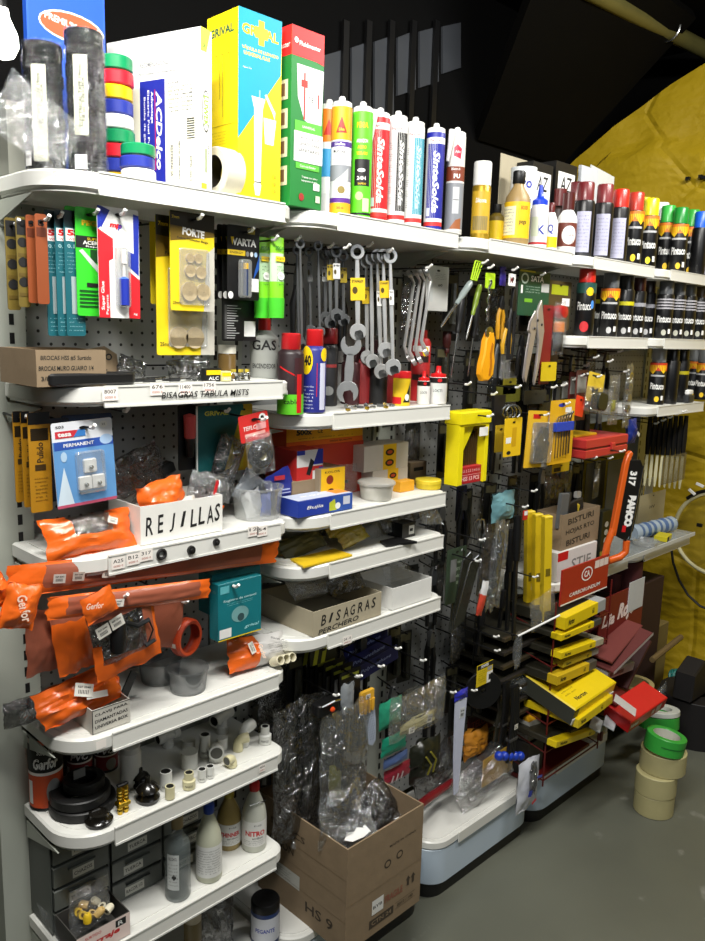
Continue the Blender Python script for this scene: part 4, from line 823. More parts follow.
# black tape roll hanging from a red card
def x_tp(t, w, h):
    mb = MB(); ring(mb, .0285, .01, .018, TAPEB, core=c_('#8a8262'), M=T(.004, -.006, -.032) @ Rx(PI/2), z=-.009); mb.build('tape', t)
    MB().bag(.07, .085, .03, FILM, T(.004, -.006, -.03), seed=2, amp=.25).build('clear_bag', t)
def d_rc(d, w, h): d.text('TEFLON', w*.42, h*.5, w*.6, h*.16, WHT, shear=.2); d.ell(w*.8, h*.78, w*.12, h*.16, WHT); d.ell(w*.8, h*.78, w*.06, h*.08, INK); d.rect(w*.15, h*.18, w*.85, h*.3, c_('#e8b0a8')); d.rect(w*.55, h*.36, w*.9, h*.6, c_('#e2a0a0'))
card('tape_card', 'red card with black tape roll hanging over the clear tub', 'tape card', (241, 413, 270, 440), .012, c_('#cf2f2c'), d_rc, extra=x_tp, hk='peg hook with white tip carrying the red tape roll card', lean=-.15, tipy=-.02)
# clear tub of bagged parts
def tub(name, label, px, y, z, r, h, m=TUB, rim=True):
    t = thing(name, label, 'tub', (xat(px, y, z), y, z)); MB().lathe([(.001, .001), (r*.86, 0), (r*.88, .003), (r, h), (r*1.04, h), (r*1.04, h-.004), (r*.985, h-.004), (r*.85, .004), (.001, .004)], m, 36).build('tub_wall', t); return t
z = A3; tub('clear_tub', 'clear plastic tub of bagged fittings at the right end of the REJILLAS shelf', 257, .07, z, .056, .07)
for i, (dx, dy, dz, m, w, h) in enumerate(((-.02, -.01, .035, c_('#c9ccd0', .3), .05, .06), (.012, -.015, .028, c_('#2a52b8', .3), .028, .05), (.03, -.0, .045, FILMH, .05, .06), (-.005, .02, .06, c_('#9aa0a6', .25), .07, .07))):
    pouch('fitting_bag', ('white bagged fitting in the clear tub', 'blue fitting in the clear tub', 'clear bag with brass fitting in the clear tub', 'grey bag at the back of the clear tub')[i], 'bag', (xat(257, .07, z)+dx, .07+dy, z+dz), w, h, .02, m, ry=.3*i-.3, seed=30+i, amp=.4)

# ================================================================== NEAREST BAY, ORANGE BAGS ABOVE THE FOURTH SHELF
def glogo(t, x, z, s=.02, rot=0, y=-.014):
    mb = MB(); M = T(x, y, z) @ Ry(rot); d = mb.dec(lambda u, v, o: M @ Vector((u, -o, v))); d.text('Gerfor', 0, 0, s*1.6, s*.55, c_('#f3d8c4'), bold=.02, shear=.2); mb.build('brand_print', t)
def long_bag(label, a, b, h, seed, slips=()):
    a = Vector(a); b = Vector(b); L = (b-a).length; t = thing('long_orange_bag', label, 'bag', (a+b)/2, math.atan2(b.y-a.y, b.x-a.x), tilt=(0, -math.asin((b.z-a.z)/L)))
    MB().bag(L, h, .02, lambda u, v, s: ORG if (v < .14 or u > .93 or u < .1 or v > .93) else PINKB, seed=seed, nu=40, nv=12, amp=.22, edge=.02).build('bag_film', t)
    for (u, w_, h_, tn) in slips: slip(t, (u-.5)*L, 0, w_, h_, -.016, .08, m=c_(tn))
    return t
a = P(18, 588, -.02); b = P(283, 552, .0)
t = long_bag('long orange pipe bag stretched under the REJILLAS shelf, upper one', (a.x, .02, a.z), (b.x, .02, b.z), .055, 3, ((.14, .022, .016, '#b5aca4'), (.2, .022, .016, '#a89a90'), (.3, .026, .018, '#c8bfb4')))
a = P(52, 612, -.03); b = P(215, 590, -.03); t = long_bag('shorter orange bag below the long one, with white barcode slip', (a.x, -.012, a.z), (b.x, -.012, b.z), .04, 6, ((.36, .03, .014, '#dcd8d0'),)); 
def fl(t): glogo(t, .0, .0, .03, 1.1, -.016)
pouch('orange_bag', 'folded orange bag end with white lettering at the far left', 'bag', (xat(22, -.015, 1.1), -.018, P(22, 604, -.01).z), .06, .075, .03, ORG, seed=21, amp=.35, ry=.3, parts=fl)
pouch('orange_bag', 'crumpled orange bag sticking out past the left upright', 'bag', (xat(4, -.02, 1.1), .012, P(2, 592, 0).z), .05, .055, .03, ORG, seed=22, amp=.5, ry=-.4)
pouch('orange_bag', 'orange lettered bag end above the hanging black fitting', 'bag', (xat(97, -.03, 1.1), -.042, P(95, 603, -.03).z), .06, .05, .012, ORG, seed=23, amp=.25, ry=-.3, parts=lambda t: glogo(t, -.012, .008, .02, .4, -.012))
pouch('orange_bag', 'reddish translucent bag hanging beside the left upright', 'bag', (xat(46, .06, 1.05), .06, P(46, 640, .06).z), .07, .12, .02, PINKB, seed=24, amp=.3)
pouch('orange_bag', 'plain orange bag hanging left of the black fitting', 'bag', (xat(72, .04, 1.05), .035, P(70, 638, .04).z), .07, .13, .02, lambda u, v, s: ORG if v < .8 else PINKB, seed=25, amp=.35, ry=-.12)
def pblk(t):
    slip(t, -.05, .035, .026, .022, -.022, -.2); slip(t, -.022, .042, .026, .022, -.022, -.2)
    MB().tube([(-.025, 0, -.02), (-.02, 0, .01), (-.01, 0, .035)], [.012, .015, .009], BLK, 12, M=T(0, -.012, 0)).build('black_nozzle', t)
    mb = MB(); mb.tube([(.0, 0, .03), (.02, 0, .015), (.045, 0, .018)], .0045, STEEL, 8, M=T(0, -.014, 0)).tube([(.03, 0, -.03), (.05, 0, -.026)], .004, STEEL, 8, M=T(0, -.014, 0)); mb.tube([(.045, 0, .015), (.05, 0, -.005), (.035, 0, -.028)], .0016, BLK, 6, M=T(0, -.014, 0)); mb.build('metal_valve', t)
pouch('orange_bag', 'orange rimmed bag with black nozzle and two white slips, hanging in front', 'bag', (xat(124, -.0, 1.05), -.006, P(124, 634, -.0).z), .135, .135, .022, lambda u, v, s: ORG if v < .2 or u > .94 or (v < .5 and u < .1) else (PINKB if u > .75 or v > .85 else DFILM), seed=26, amp=.2, ry=-.14, parts=pblk)
hook(127, 598, 'peg hook with bare tip carrying the bag with the black nozzle', -.03)
pouch('orange_bag', 'pinkish translucent bag hanging behind the bag with the black nozzle', 'bag', (xat(162, .05, 1.05), .05, P(160, 618, .05).z), .1, .13, .016, PINKB, seed=27, amp=.25, ry=.1)
hook(187, 604, 'bare peg hook between the orange bags and the teal cards', .03)
def d_tc(d, w, h): d.rect(w*.05, h*.82, w*.25, h*.95, c_('#5fb0b8')); d.text('Registro de control', w*.5, h*.68, w*.75, h*.05, c_('#bfe4e4')); d.lines(w*.15, h*.58, w*.85, h*.64, 2, c_('#7ac0c4')); d.ell(w*.5, h*.4, w*.2, h*.14, c_('#6f9fa0')); d.ell(w*.52, h*.34, w*.08, h*.07, c_('#324c50')); d.text('grival', w*.78, h*.14, w*.35, h*.07, c_('#a0e0e4'), shear=.3); d.rect(w*.03, h*.04, w*.3, h*.2, WHT); d.rect(0, 0, w, h*.02, YEL)
TL2 = c_('#0f6f78')
def cardbox(label, b, y, dd, cf):
    px0, py0, px1, py1 = b; pm = (px0+px1)/2; pv = (py0+py1)/2; x0 = P(px0, pv, y).x; x1 = P(px1, pv, y).x; z0 = P(pm, py1, y).z; z1 = P(pm, py0, y).z
    return boxt('register_box', label, 'box', x1-x0, dd, z1-z0, TL2, ((x0+x1)/2, y+dd/2, z0), face=cf, sides=lambda d, w, h: d.text('CYU', w*.5, h*.85, w*.5, h*.05, c_('#5a8a8c')))
hook(238, 588, 'peg hook carrying the front teal register box', -.0, .05)
cardbox('front teal valve register box hanging right of the orange bags', (218, 580, 261, 636), .02, .03, d_tc)
cardbox('rear teal valve register box behind the front one', (212, 570, 260, 610), .075, .05, None)
mb = MB(); ring(mb, .0, .0, 0, ORG) if False else None
mb.lathe([(.03, -.012), (.036, -.013), (.04, -.008), (.04, .008), (.036, .013), (.03, .012)], c_('#b8401e', .35), 30, T(0, 0, 0))
t = thing('hose_coil', 'red orange roll of hose tape standing in the clear cup', 'roll', (xat(186, .06, 1.0), .06, P(186, 637, .06).z), .3, tilt=(PI/2, 0))
mb.build('roll', t)
for a, w_ in ((2.3, .012), (3.3, .01)): mb = MB(); d = mb.dec(cylm(.0402, a)); d.rect(-w_/2, -.006, w_/2, .006, c_('#d6d0c6'), n=3); mb.build('paper_label', t)
tub('clear_cup', 'smoky clear cup standing below the teal boxes', 188, .06, A4, .042, .05, clear('smoky_tub', '#6a6e70', .35, .12, .1, 6)); tub('clear_cup', 'second smoky clear cup left of the one with the roll', 160, .14, A4, .045, .048, clear('smoky_tub', '#6a6e70'))
z = A4
def pw(t):
    slip(t, -.035, .012, .026, .014, -.03, 1.2); glogo(t, -.01, .0, .022, 1.2, -.034)
    mb = MB(); 
    for k in range(3): ring(mb, .011, .0085, .03, c_('#cfc9ae'), M=T(.03+.021*k, -.015+.004*k, -.03) @ Rx(PI/2.2))
    mb.build('pvc_coupling', t)
    mb = MB(); d = mb.dec(lambda u, v, o: (.012+u, -.026-o, v)); d.text('Elaborado por', .03, .02, .04, .006, INK, rot=-.3); d.lines(.0, -.01, .06, .015, 5, GRY); mb.build('bag_print', t)
pouch('orange_bag', 'white bag with orange end and pipe couplings at the right shelf edge', 'bag', (xat(258, .05, z), .055, z+.038), .16, .07, .05, lambda u, v, s: ORG if u < .42 else c_('#c4c2bf', .3), seed=41, amp=.2, rx=-.3, ry=.1, parts=pw)
# small lettered box with orange bag
xc0, xc1 = xat(93, .012, z), xat(131, .012, z)
def d_cl(d, w, h):
    for i, s_ in enumerate(('CLAVIJ PARA', 'DIAMANTADAS', 'UNIVERSA BOX')): d.text(s_, w*.5, h*(.78-.25*i), w*.86, h*.14, INK, bold=.02, rot=.06)
    d.rect(0, 0, w*.02, h, INK); d.rect(0, h*.97, w, h, INK)
openbox('carton_box', 'small white box with handwritten side holding an orange bag', 'box', xc1-xc0, .14, .047, c_('#bcb9b0', .7), ((xc0+xc1)/2, .084, z), rz=-.0, face=d_cl)
pouch('orange_bag', 'orange bag with white barcode label lying in the small handwritten box', 'bag', (xat(84, .04, z+.05), .06, z+.062), .16, .07, .05, lambda u, v, s: ORG, seed=44, amp=.5, rx=-.5, ry=-.15, parts=lambda t: (slip(t, .0, .006, .034, .024, -.036, .5), slip(t, .02, -.012, .04, .012, -.034, .25, txt=False)))
pouch('clear_bag', 'dim clear bag at the back left corner of the fourth shelf', 'bag', (xat(30, .12, z+.03), .13, z+.03), .09, .05, .04, DFILM, seed=45, amp=.4)
mb = MB(); mb.xz([(-.01, -.03), (.008, -.03), (.02, .03), (.004, .034)], -.002, .002, BLK); solo(mb, 'black_bag_tab', 'black and white tab standing behind the small lettered box', 'tab', (xat(133, .06, z+.03), .09, z+.034), 0, tilt=(0, .3))

# ================================================================== NEAREST BAY, FITTINGS SHELF
z = A5
def tin(px, y, pytop, label, r, band, txt, z=A5):
    x = xat(px, y, z); h = P(px, pytop, y).z-z; t = thing('cement_can', label, 'can', (x, y, z), camang(x, y)+PI/2)
    MB().lathe([(.001, .001), (r, 0), (r, .003), (r*.98, .005), (r*.98, h-.006), (r, h-.004), (r, h-.001), (r*.96, h), (r*.92, h-.004), (.001, h-.004)], [STEEL, STEEL, STEEL, band, STEEL, STEEL, STEEL, STEEL, STEEL], 30).build('can_body', t)
    mb = MB(); d = mb.dec(cylm(r*.985, -PI/2)); R4 = r*1.4; d.rect(-R4, h*.52, R4, h*.9, c_('#121212'), n=12); d.text(txt, .0, h*.64, r*1.5, h*.15, WHT, bold=.04, shear=.2); d.text('Soldadura', .002, h*.8, r*1.1, h*.07, WHT); d.rect(-R4, h*.48, R4, h*.52, c_('#e8e0d8'), n=12); d.ell(r*.45, h*.24, r*.45, h*.18, c_('#8f8f8c')); d.rect(-r*1.2, h*.08, -r*.85, h*.4, WHT, n=2); mb.build('printed_label', t)
tin(47, .165, 729, 'black and orange solvent cement can at the far left of the shelf', .033, c_('#c9502a'), 'Gerfor'); tin(80, .2, 736, 'red and black cement can behind the black rings, left one', .026, c_('#7a2020'), 'PVC'); tin(106, .205, 734, 'red and black cement can behind the black rings, right one', .026, c_('#7a2020'), 'PVC')
RUB = mat('black_rubber', '#141414', .5)
for i, (px, py, r, zz, y) in enumerate(((84, 0, .064, 0, .09), (82, 0, .058, .021, .09), (86, 0, .04, .041, .1))):
    mb = MB(); ring(mb, r, r*.62, .02, RUB); solo(mb, 'rubber_flange', ('wide black rubber flange at the bottom of the pile', 'black rubber flange in the middle of the pile', 'smaller black rubber flange on top of the pile')[i], 'flange', (xat(px, .1, z), .105, z+zz))
mb = MB(); mb.box(-.012, .012, -.001, .001, 0, .018, GRY); solo(mb, 'square_tag', 'small grey tag standing inside the top black flange', 'tag', (xat(84, .09, z), .105, z+.062))
mb = MB(); mb.lathe([(.001, 0), (.026, 0), (.027, .006), (.022, .009), (.019, .014), (.0185, .02), (.014, .022), (.013, .019), (.001, .019)], mat('black_gloss_plastic', '#15130f', .2), 28); solo(mb, 'drain_cap', 'glossy black drain cap at the front left edge of the fittings shelf', 'cap', (xat(100, .03, z), .034, z))
BR = mat('brass', '#c8a63a', .3, 1., var=.15)
t = thing('brass_valve', 'tall ribbed brass fitting standing beside the black flanges', 'valve', (xat(123, .03, z), .03, z)); mb = MB()
for s in (-.0062, .0062): mb.lathe([(.001, 0), (.005, 0)]+[(.0055+.0012*(i % 2), .004+.0035*i) for i in range(15)]+[(.005, .058), (.001, .058)], BR, 12, T(s, 0, 0))
mb.box(-.013, .013, -.008, .008, .016, .026, BR, .002); mb.build('brass_body', t); MB().box(-.011, .011, -.004, .004, .058, .063, BLK, .001).build('black_lever', t)
for i, (px, y, s) in enumerate(((148, .035, 1), (141, .09, .8))):
    mb = MB(); mb.lathe([(.001, 0), (.022*s, 0), (.024*s, .008*s), (.02*s, .014*s), (.019*s, .02*s), (.024*s, .024*s), (.018*s, .033*s), (.006*s, .04*s), (.005*s, .05*s), (.001, .052*s)], mat('black_gloss_plastic', '#15130f'), 24); solo(mb, 'valve_handwheel', ('black stepped valve knob at the shelf front', 'smaller black valve knob behind the stepped one')[i], 'valve', (xat(px, y, z), y, z))
bottle('white_jar', 'white plastic tee fitting jar behind the brass fitting', 131, .11, z, 745, [(.01, 0), (1, 0), (1, .8), (.9, .85), (.01, .85)], c_('#c9c9c4'), caps=[('lid', [(.9, .84), (.92, 1), (.01, 1)], c_('#bdbdb8'))], r=.022, cat='jar')
PVC = c_('#d3d4cf', .35); PVCC = c_('#cfc9a2', .35)
def coup(px, y, r, h, label, m=PVC, ri=.8, rz=0, tilt=(0, 0), dz=0, txt=True, step=None):
    t = thing('pipe_coupling', label, 'pipe fitting', (xat(px, y, z+dz), y, z+dz), camang(xat(px, y, z), y)+PI/2 if tilt == (0, 0) else rz, tilt=tilt)
    pr = [(r*ri, .001), (r, 0), (r, h*.5 if step else h*.48), (r*(step or 1.), h*.56), (r*(step or 1.), h), (r*(step or 1.)*ri, h), (r*(step or 1.)*ri, .003)]
    MB().lathe(pr, [m, m, m, m, m, c_('#3a3a36'), m], 22).build('coupling_body', t)
    if txt: mb = MB(); mb.dec(cylm(r, -PI/2)).text('PAVCO', 0, h*.25, r*1.2, h*.12, INK); mb.build('brand_print', t)
    return t
def tee(px, y, r, L, label, m=PVC, rz=0, stem=1):
    t = thing('pipe_tee', label, 'pipe fitting', (xat(px, y, z), y, z), rz); H_ = r*2.4*stem; mb = MB()
    prof = [(r*.8, 0), (r, 0), (r, L*.25), (r*.88, L*.28), (r*.88, L*.72), (r, L*.75), (r, L), (r*.8, L), (r*.8, .002)]
    mb.lathe(prof, [m]*7+[c_('#3a3a36')], 22, T(-L/2, 0, H_+r*.6) @ Ry(PI/2)); mb.build('cross_pipe', t)
    MB().lathe([(r*.8, 0), (r, 0), (r, H_*.5), (r*.88, H_*.55), (r*.88, H_+r*.2)], m, 22).build('stem_pipe', t); return t
def elbow(px, y, r, label, m=PVC, rz=0, L=.02):
    t = thing('pipe_elbow', label, 'pipe fitting', (xat(px, y, z), y, z), rz); pts = [(0, 0, 0), (0, 0, L), (0, 0, L*1.25), (-L*.12, 0, L*1.6), (-L*.45, 0, L*1.85), (-L*.8, 0, L*1.9), (-L*1.7, 0, L*1.9)]
    MB().tube(pts, [r, r, r*.88, r*.88, r*.88, r, r], m, 20).build('elbow_body', t); e = Vector(pts[-1])
    MB().lathe([(.0001, 0), (r*.8, 0)], c_('#4a4a44'), 20, T(e.x-.0004, 0, e.z) @ Ry(-PI/2)).build('bore', t); return t
def yc(py, h=0): return PZ(200, py, z).y
tee(168, .19, .013, .055, 'white pipe tee at the rear left, behind the couplings', rz=0, stem=.6); tee(222, .16, .014, .062, 'largest white pipe tee lying high at the rear right', rz=.3)
coup(205, .10, .0125, .052, 'tall white coupling standing upright in the middle', step=.95); coup(189, .15, .0145, .022, 'short round white end cap at the rear', ri=.01, txt=False); coup(189.5, .085, .0185, .036, 'wide white cylinder cap behind the cream adaptor', ri=.01, txt=False)
coup(166, .045, .0125, .04, 'white printed coupling standing at the left of the fittings', ); coup(170, .012, .0098, .026, 'short cream coupling at the very front edge', PVCC, txt=False)
coup(189, .018, .0135, .034, 'cream stepped adaptor with white printed base', PVCC, step=.72); coup(202, .022, .009, .026, 'small white coupling right of the cream adaptor, left one'); coup(210, .022, .0088, .025, 'small white coupling right of the cream adaptor, right one')
elbow(216, .07, .0165, 'large white elbow with its mouth turned to the front', rz=1.0, L=.016); coup(222, .1, .0125, .028, 'round white cap behind the large elbow', ri=.01, txt=False)
elbow(238, .07, .0115, 'cream elbow standing behind the lying cream elbow', PVCC, rz=PI*.9, L=.014); elbow(232, .025, .0112, 'cream elbow lying at the front with its mouth to the left', PVCC, rz=.2, L=.01)
elbow(243, .08, .014, 'white elbow with open mouth to the right near the reducer', rz=PI+.3, L=.02); coup(265, .055, .0145, .042, 'white stepped reducer alone at the right corner', step=.68)

# ================================================================== NEAREST BAY, BOTTOM SHELF
z = A6; OG = c_('#4b4f4b', .4); OD = c_('#5d615c', .35)
x0 = xat(46, .13, z); t = thing('drawer_organizer', 'grey plastic small parts drawer organizer with labelled drawers', 'drawer organizer', (x0, .1, z)); w_, h_, d_ = .37, .2, .13
mb = MB(); mb.box(0, w_, .012, d_, 0, h_, OG, .003); 
for c in range(4): mb.box(c*w_/3-(.002 if c else 0), c*w_/3+.002, 0, .012, 0, h_, OG)
mb.build('cabinet_body', t); tg = random.Random(3)
for c in range(3):
    for r in range(4):
        a, b = c*w_/3+.004, (c+1)*w_/3-.004; za, zb = r*h_/4+.003, (r+1)*h_/4-.003
        mb = MB(); mb.box(a, b, -.006, .011, za, zb, OD, .002); mb.box(a+.03, b-.03, -.012, -.006, zb-.014, zb-.01, OD); dr = mb.build('drawer', t)
        mb = MB(); d = mb.dec(lambda u, v, o: (a+u, -.006-o, za+v)); u0 = tg.uniform(.02, .05); d.rect(u0, .006, u0+.045, .026, c_('#c4c4ba')); d.text(tg.choice(('CHAZOS', 'RACOR 1/2', 'TORNILLO', 'TUERCA')), u0+.022, .016, .038, .008, INK, rot=.05); lb = mb.build('paper_label', dr)
def glass(name, hx, dens=.35): return mat(name, hx, .12, var=.05, alpha=dens)
BPROF = [(.01, 0), (.93, 0), (1, .02), (1, .5), (.9, .62), (.55, .78), (.36, .86), (.34, .9), (.01, .9)]
def dl_thin(txt='THINNER', red=RED):
    return lambda d, r, h: (d.rect(-r*1.5, h*.1, r*1.5, h*.48, c_('#dcdcd8'), n=12), d.text(txt, .1*r, h*.3, r*1.7, h*.08, red, bold=.04), d.text('acrilico', .3*r, h*.23, r*.9, h*.035, INK), d.lines(-r, h*.12, r*.9, h*.2, 3, GRY), d.text('NJ', .3*r, h*.42, r*.6, h*.03, GRY))
t = bottle('thinner_bottle', 'flat clear glass bottle with tan cap and pale label, front left', 178, .035, z, 815, [(.01, 0), (.95, 0), (1, .02), (1, .6), (.9, .7), (.5, .78), (.42, .82), (.42, .88), (.01, .88)], glass('clear_bottle', '#6f7878', .45), lambda d, r, h: (d.rect(-r*.9, h*.16, r*.1, h*.6, c_('#b9bdbc'), n=8), d.text('ALCOHOL', -r*.4, h*.55, r*.7, h*.04, INK), d.lines(-r*.8, h*.2, 0, h*.5, 7, GRY), d.poly([(-r*.5, h*.32), (-r*.3, h*.36), (-r*.1, h*.32), (-r*.3, h*.28)], INK)), caps=[('cap', [(.46, .86), (.46, 1), (.01, 1)], c_('#8a7a55'))], r=.027)
bottle('thinner_bottle', 'cloudy bottle with blue cap and white text label', 209, .04, z, 803, BPROF, c_('#b9bba6', .3), lambda d, r, h: (d.rect(-r*1.4, h*.08, r*1.4, h*.5, c_('#d4d5d2'), n=12), d.lines(-r*1.1, h*.12, r*1.1, h*.46, 10, GRY)), caps=[('cap', [(.4, .88), (.42, .9), (.42, .985), (.38, 1), (.01, 1)], capc('#1c3f9a'))], r=.0285)
bottle('thinner_bottle', 'amber bottle with red lettered label between the blue and red caps', 229, .1, z, 790, BPROF, c_('#a08b52', .3), dl_thin('THINNER'), caps=[('cap', [(.4, .88), (.42, .9), (.42, .985), (.38, 1), (.01, 1)], capc('#9a8a30'))], r=.0285)
tb = bottle('thinner_bottle', 'cloudy bottle with red cap and white label at the right shelf end', 254, .055, z, 782, BPROF, c_('#c2c4b8', .3), dl_thin('NITRO'), caps=[('cap', [(.4, .88), (.42, .9), (.42, .985), (.38, 1), (.01, 1)], capc('#b01c22'))], r=.0285)
q = tb.location; mb = MB(); mb.tube([(-.03, 0, .002), (.0, -.012, .008), (.03, 0, .002)], .0013, CHROME, 6); solo(mb, 'wire_tie', 'bright wire resting against the neck of the red capped bottle', 'wire', (q.x, q.y-.013, q.z+.115), .2, tilt=(0, .25))
# box with yellow pieces in a bag
def d_hs(d, w, h): d.rect(0, 0, w, h, c_('#e3cfc8')); d.text('herraje', w*.45, h*.45, w*.7, h*.3, RED, bold=.04, shear=.2); d.rect(w*.72, h*.6, w*.92, h*.9, INK); d.text('R', w*.82, h*.74, w*.1, h*.18, WHT); d.text('SURTIDO', w*.3, h*.8, w*.3, h*.12, RED)
q = P(98, 930, .0); x0, x1 = xat(78, .0, z), xat(131, .0, z)
openbox('carton_box', 'small white and red printed box holding a bag of yellow pieces', 'box', x1-x0, .09, .05, c_('#3c3a36', .7), ((x0+x1)/2, .048, z), face=d_hs)
pouch('clear_bag', 'clear bag standing open above the small white and red box', 'bag', ((x0+x1)/2-.005, .05, z+.065), .085, .1, .04, FILM, seed=51, amp=.4)
for i in range(9):
    mb = MB(); mb.lathe([(.004, 0), (.008, 0), (.008, .014), (.005, .018), (.001, .018)], [c_('#d9b524'), c_('#c9a96a'), c_('#e0d9c0')][i % 3], 10); solo(mb, 'brass_piece', 'small yellow or tan piece inside the clear bag of the printed box', 'fitting', ((x0+x1)/2-.02+.02*(i % 3), .03+.018*(i//3), z+.052+.004*(i % 2)), i, tilt=(i*.7, 0), group='small pieces in the printed box')
pouch('clear_bag', 'flat clear sheet lying at the left end of the bottom shelf', 'bag', (xat(48, .11, z+.02), .1, z+.03), .05, .09, .012, FILM, rz=1.4, seed=52, amp=.3, rx=-.4)
# base deck of the nearest bay
z = ZB; bottle('paint_jar', 'jar with wide black lid standing below the bottom shelf', 265, .06, z, 898, [(.01, 0), (1, 0), (1, .8), (.01, .8)], c_('#24386a'), lab(c_('#c9ccd4'), [('PEGANTE', 0, .4, 1.4, .1, BLU)], .1, .7), caps=[('lid', [(.96, .78), (1.0, .79), (1.0, .97), (.94, 1), (.01, 1)], BLK)], r=.035, cat='jar')
pouch('grey_bag', 'crumpled grey bag on the base deck below the bottles', 'bag', (xat(212, .1, z+.06), .1, z+.09), .12, .16, .06, DFILM, seed=55, amp=.5)
bottle('paint_jar', 'small amber jar beside the crumpled grey bag', 193, .08, z, 905, [(.01, 0), (1, 0), (1, .8), (.01, .8)], c_('#6a5a30'), caps=[('lid', [(.96, .78), (1.0, .97), (.01, 1)], c_('#b3a890'))], r=.02, cat='jar')

# ================================================================== SECOND BAY, CANS AND WRENCHES
z = B2
spray(290, .035, z, 333, 'dark spray can with red cap and green base left of the blue can', c_('#241418'), capc('#b01d22'), lambda d, r, h: (d.rect(-r*1.5, h*.0, r*1.5, h*.25, c_('#5ec227'), n=12), d.rect(-r*1.5, h*.25, -r*.2, h*.3, WHT, n=5), d.poly([(-r*.9, h*.6), (r*.9, h*.45), (r*.9, h*.43), (-r*.9, h*.58)], RED), d.text('cable', r*.1, h*.16, r*1.2, h*.06, INK), d.rect(r*.3, h*.28, r*1.3, h*.7, c_('#3a1c20'), n=4), d.rect(r*.5, h*.02, r*.95, h*.5, RED, n=3)), .0285, capr=.72)
spray(313.5, .03, z, 329, 'blue and yellow 40 spray can with red cap', c_('#20267a'), capc('#b81c20'), lambda d, r, h: (d.ell(-r*.75, h*.63, r*.62, h*.17, c_('#f0cc12')), d.text('40', -r*.62, h*.63, r*.7, h*.13, INK, bold=.05), d.ell(r*.95, h*.7, r*.4, h*.08, c_('#f0cc12')), d.rect(r*.5, h*.04, r*1.1, h*.6, c_('#c9cbe0'), n=4), d.lines(-r*1.2, h*.04, 0, h*.34, 7, c_('#c9cbe0')), d.rect(r*.2, h*.2, r*.26, h*.6, RED, n=1)), .026, capr=.7)
spray(328, .13, z, 328, 'dark spray can with dark red cap behind the blue can', c_('#1b1b1e'), capc('#6c1518'), lambda d, r, h: (d.rect(-r, h*.5, r, h*.54, c_('#8c3030'), n=6), d.ell(0, h*.2, r*.6, h*.06, GRY)), .022, capr=.9)
for px, y, pt, m, l in ((350, .14, 350, c_('#3a1518'), 'dark maroon can behind the large hanging wrench'), (362, .13, 347, c_('#7c1a1c'), 'deep red can with silver base behind the wrenches'), (377, .1, 340, c_('#161616'), 'black can half hidden behind the wrench row'), (386, .12, 362, c_('#8a1a1c'), 'red can right behind the black can')):
    spray(px, y, z, pt, l, m, capc('#2a1214'), None, .024, capr=.8)
t = bottle('grease_tin', 'yellow and red grease tin with red lid beside the white bottles', 401, .05, z, 371, [(.01, 0), (1, 0), (1, .84), (.01, .84)], c_('#d9b51c'), lambda d, r, h: (d.rect(-r*1.5, h*.05, -r*.0, h*.25, RED, n=5), d.poly([(r*.2, h*.1), (r*1.2, h*.1), (r*1.2, h*.7)], c_('#1c1a14')), d.ell(r*.7, h*.25, r*.3, h*.1, WHT)), caps=[('lid', [(1.03, .8), (1.04, .98), (.98, 1), (.01, 1)], capc('#c02024'))], r=.022, cat='tin')
bottle('oil_bottle', 'tall red bottle standing behind the grease tin and white bottles', 419, .12, z, 330, [(.01, 0), (1, 0), (1, .82), (.8, .88), (.01, .9)], c_('#a31a1c'), lambda d, r, h: (d.rect(-r, h*.7, r, h*.78, WHT, n=5), d.ell(r*.5, h*.7, r*.35, h*.07, YEL), d.rect(-r*.9, h*.55, r*.9, h*.64, c_('#2a1515'), n=5), d.rect(-r*.9, h*.3, r*.9, h*.38, c_('#2a1515'), n=5)), caps=[('cap', [(.6, .88), (.6, 1), (.01, 1)], capc('#7c1618'))], r=.026)
CYA = lambda d, r, h: (d.rect(-r*1.5, h*.56, r*1.5, h*.7, BLK, n=10), d.ell(r*.2, h*.63, r*.25, h*.05, RED), d.rect(-r*.5, h*.1, r*.3, h*.5, c_('#d4d8d4'), n=4), d.text('LOCTI', 0, h*.36, r, h*.07, INK))
CP = [(.01, 0), (.95, 0), (1, .03), (1, .68), (.9, .71), (.01, .71)]
CC = [('nozzle_cap', [(.85, .7), (.85, .79), (.4, .81), (.3, .85), (.26, 1), (.01, 1)], capc('#cf1f22'))]
bottle('oil_bottle', 'smaller white bottle with black band and red nozzle, left of its pair', 423, .04, z, 371, CP, c_('#d8d6d2'), CYA, caps=CC, r=.0165); bottle('oil_bottle', 'larger white bottle with black band and red nozzle at the shelf end', 437, .035, z, 366, CP, c_('#d8d6d2'), CYA, caps=CC, r=.024)
q = sum((list(P(a, b, .09)) for a, b in ((0, 0),)), [])
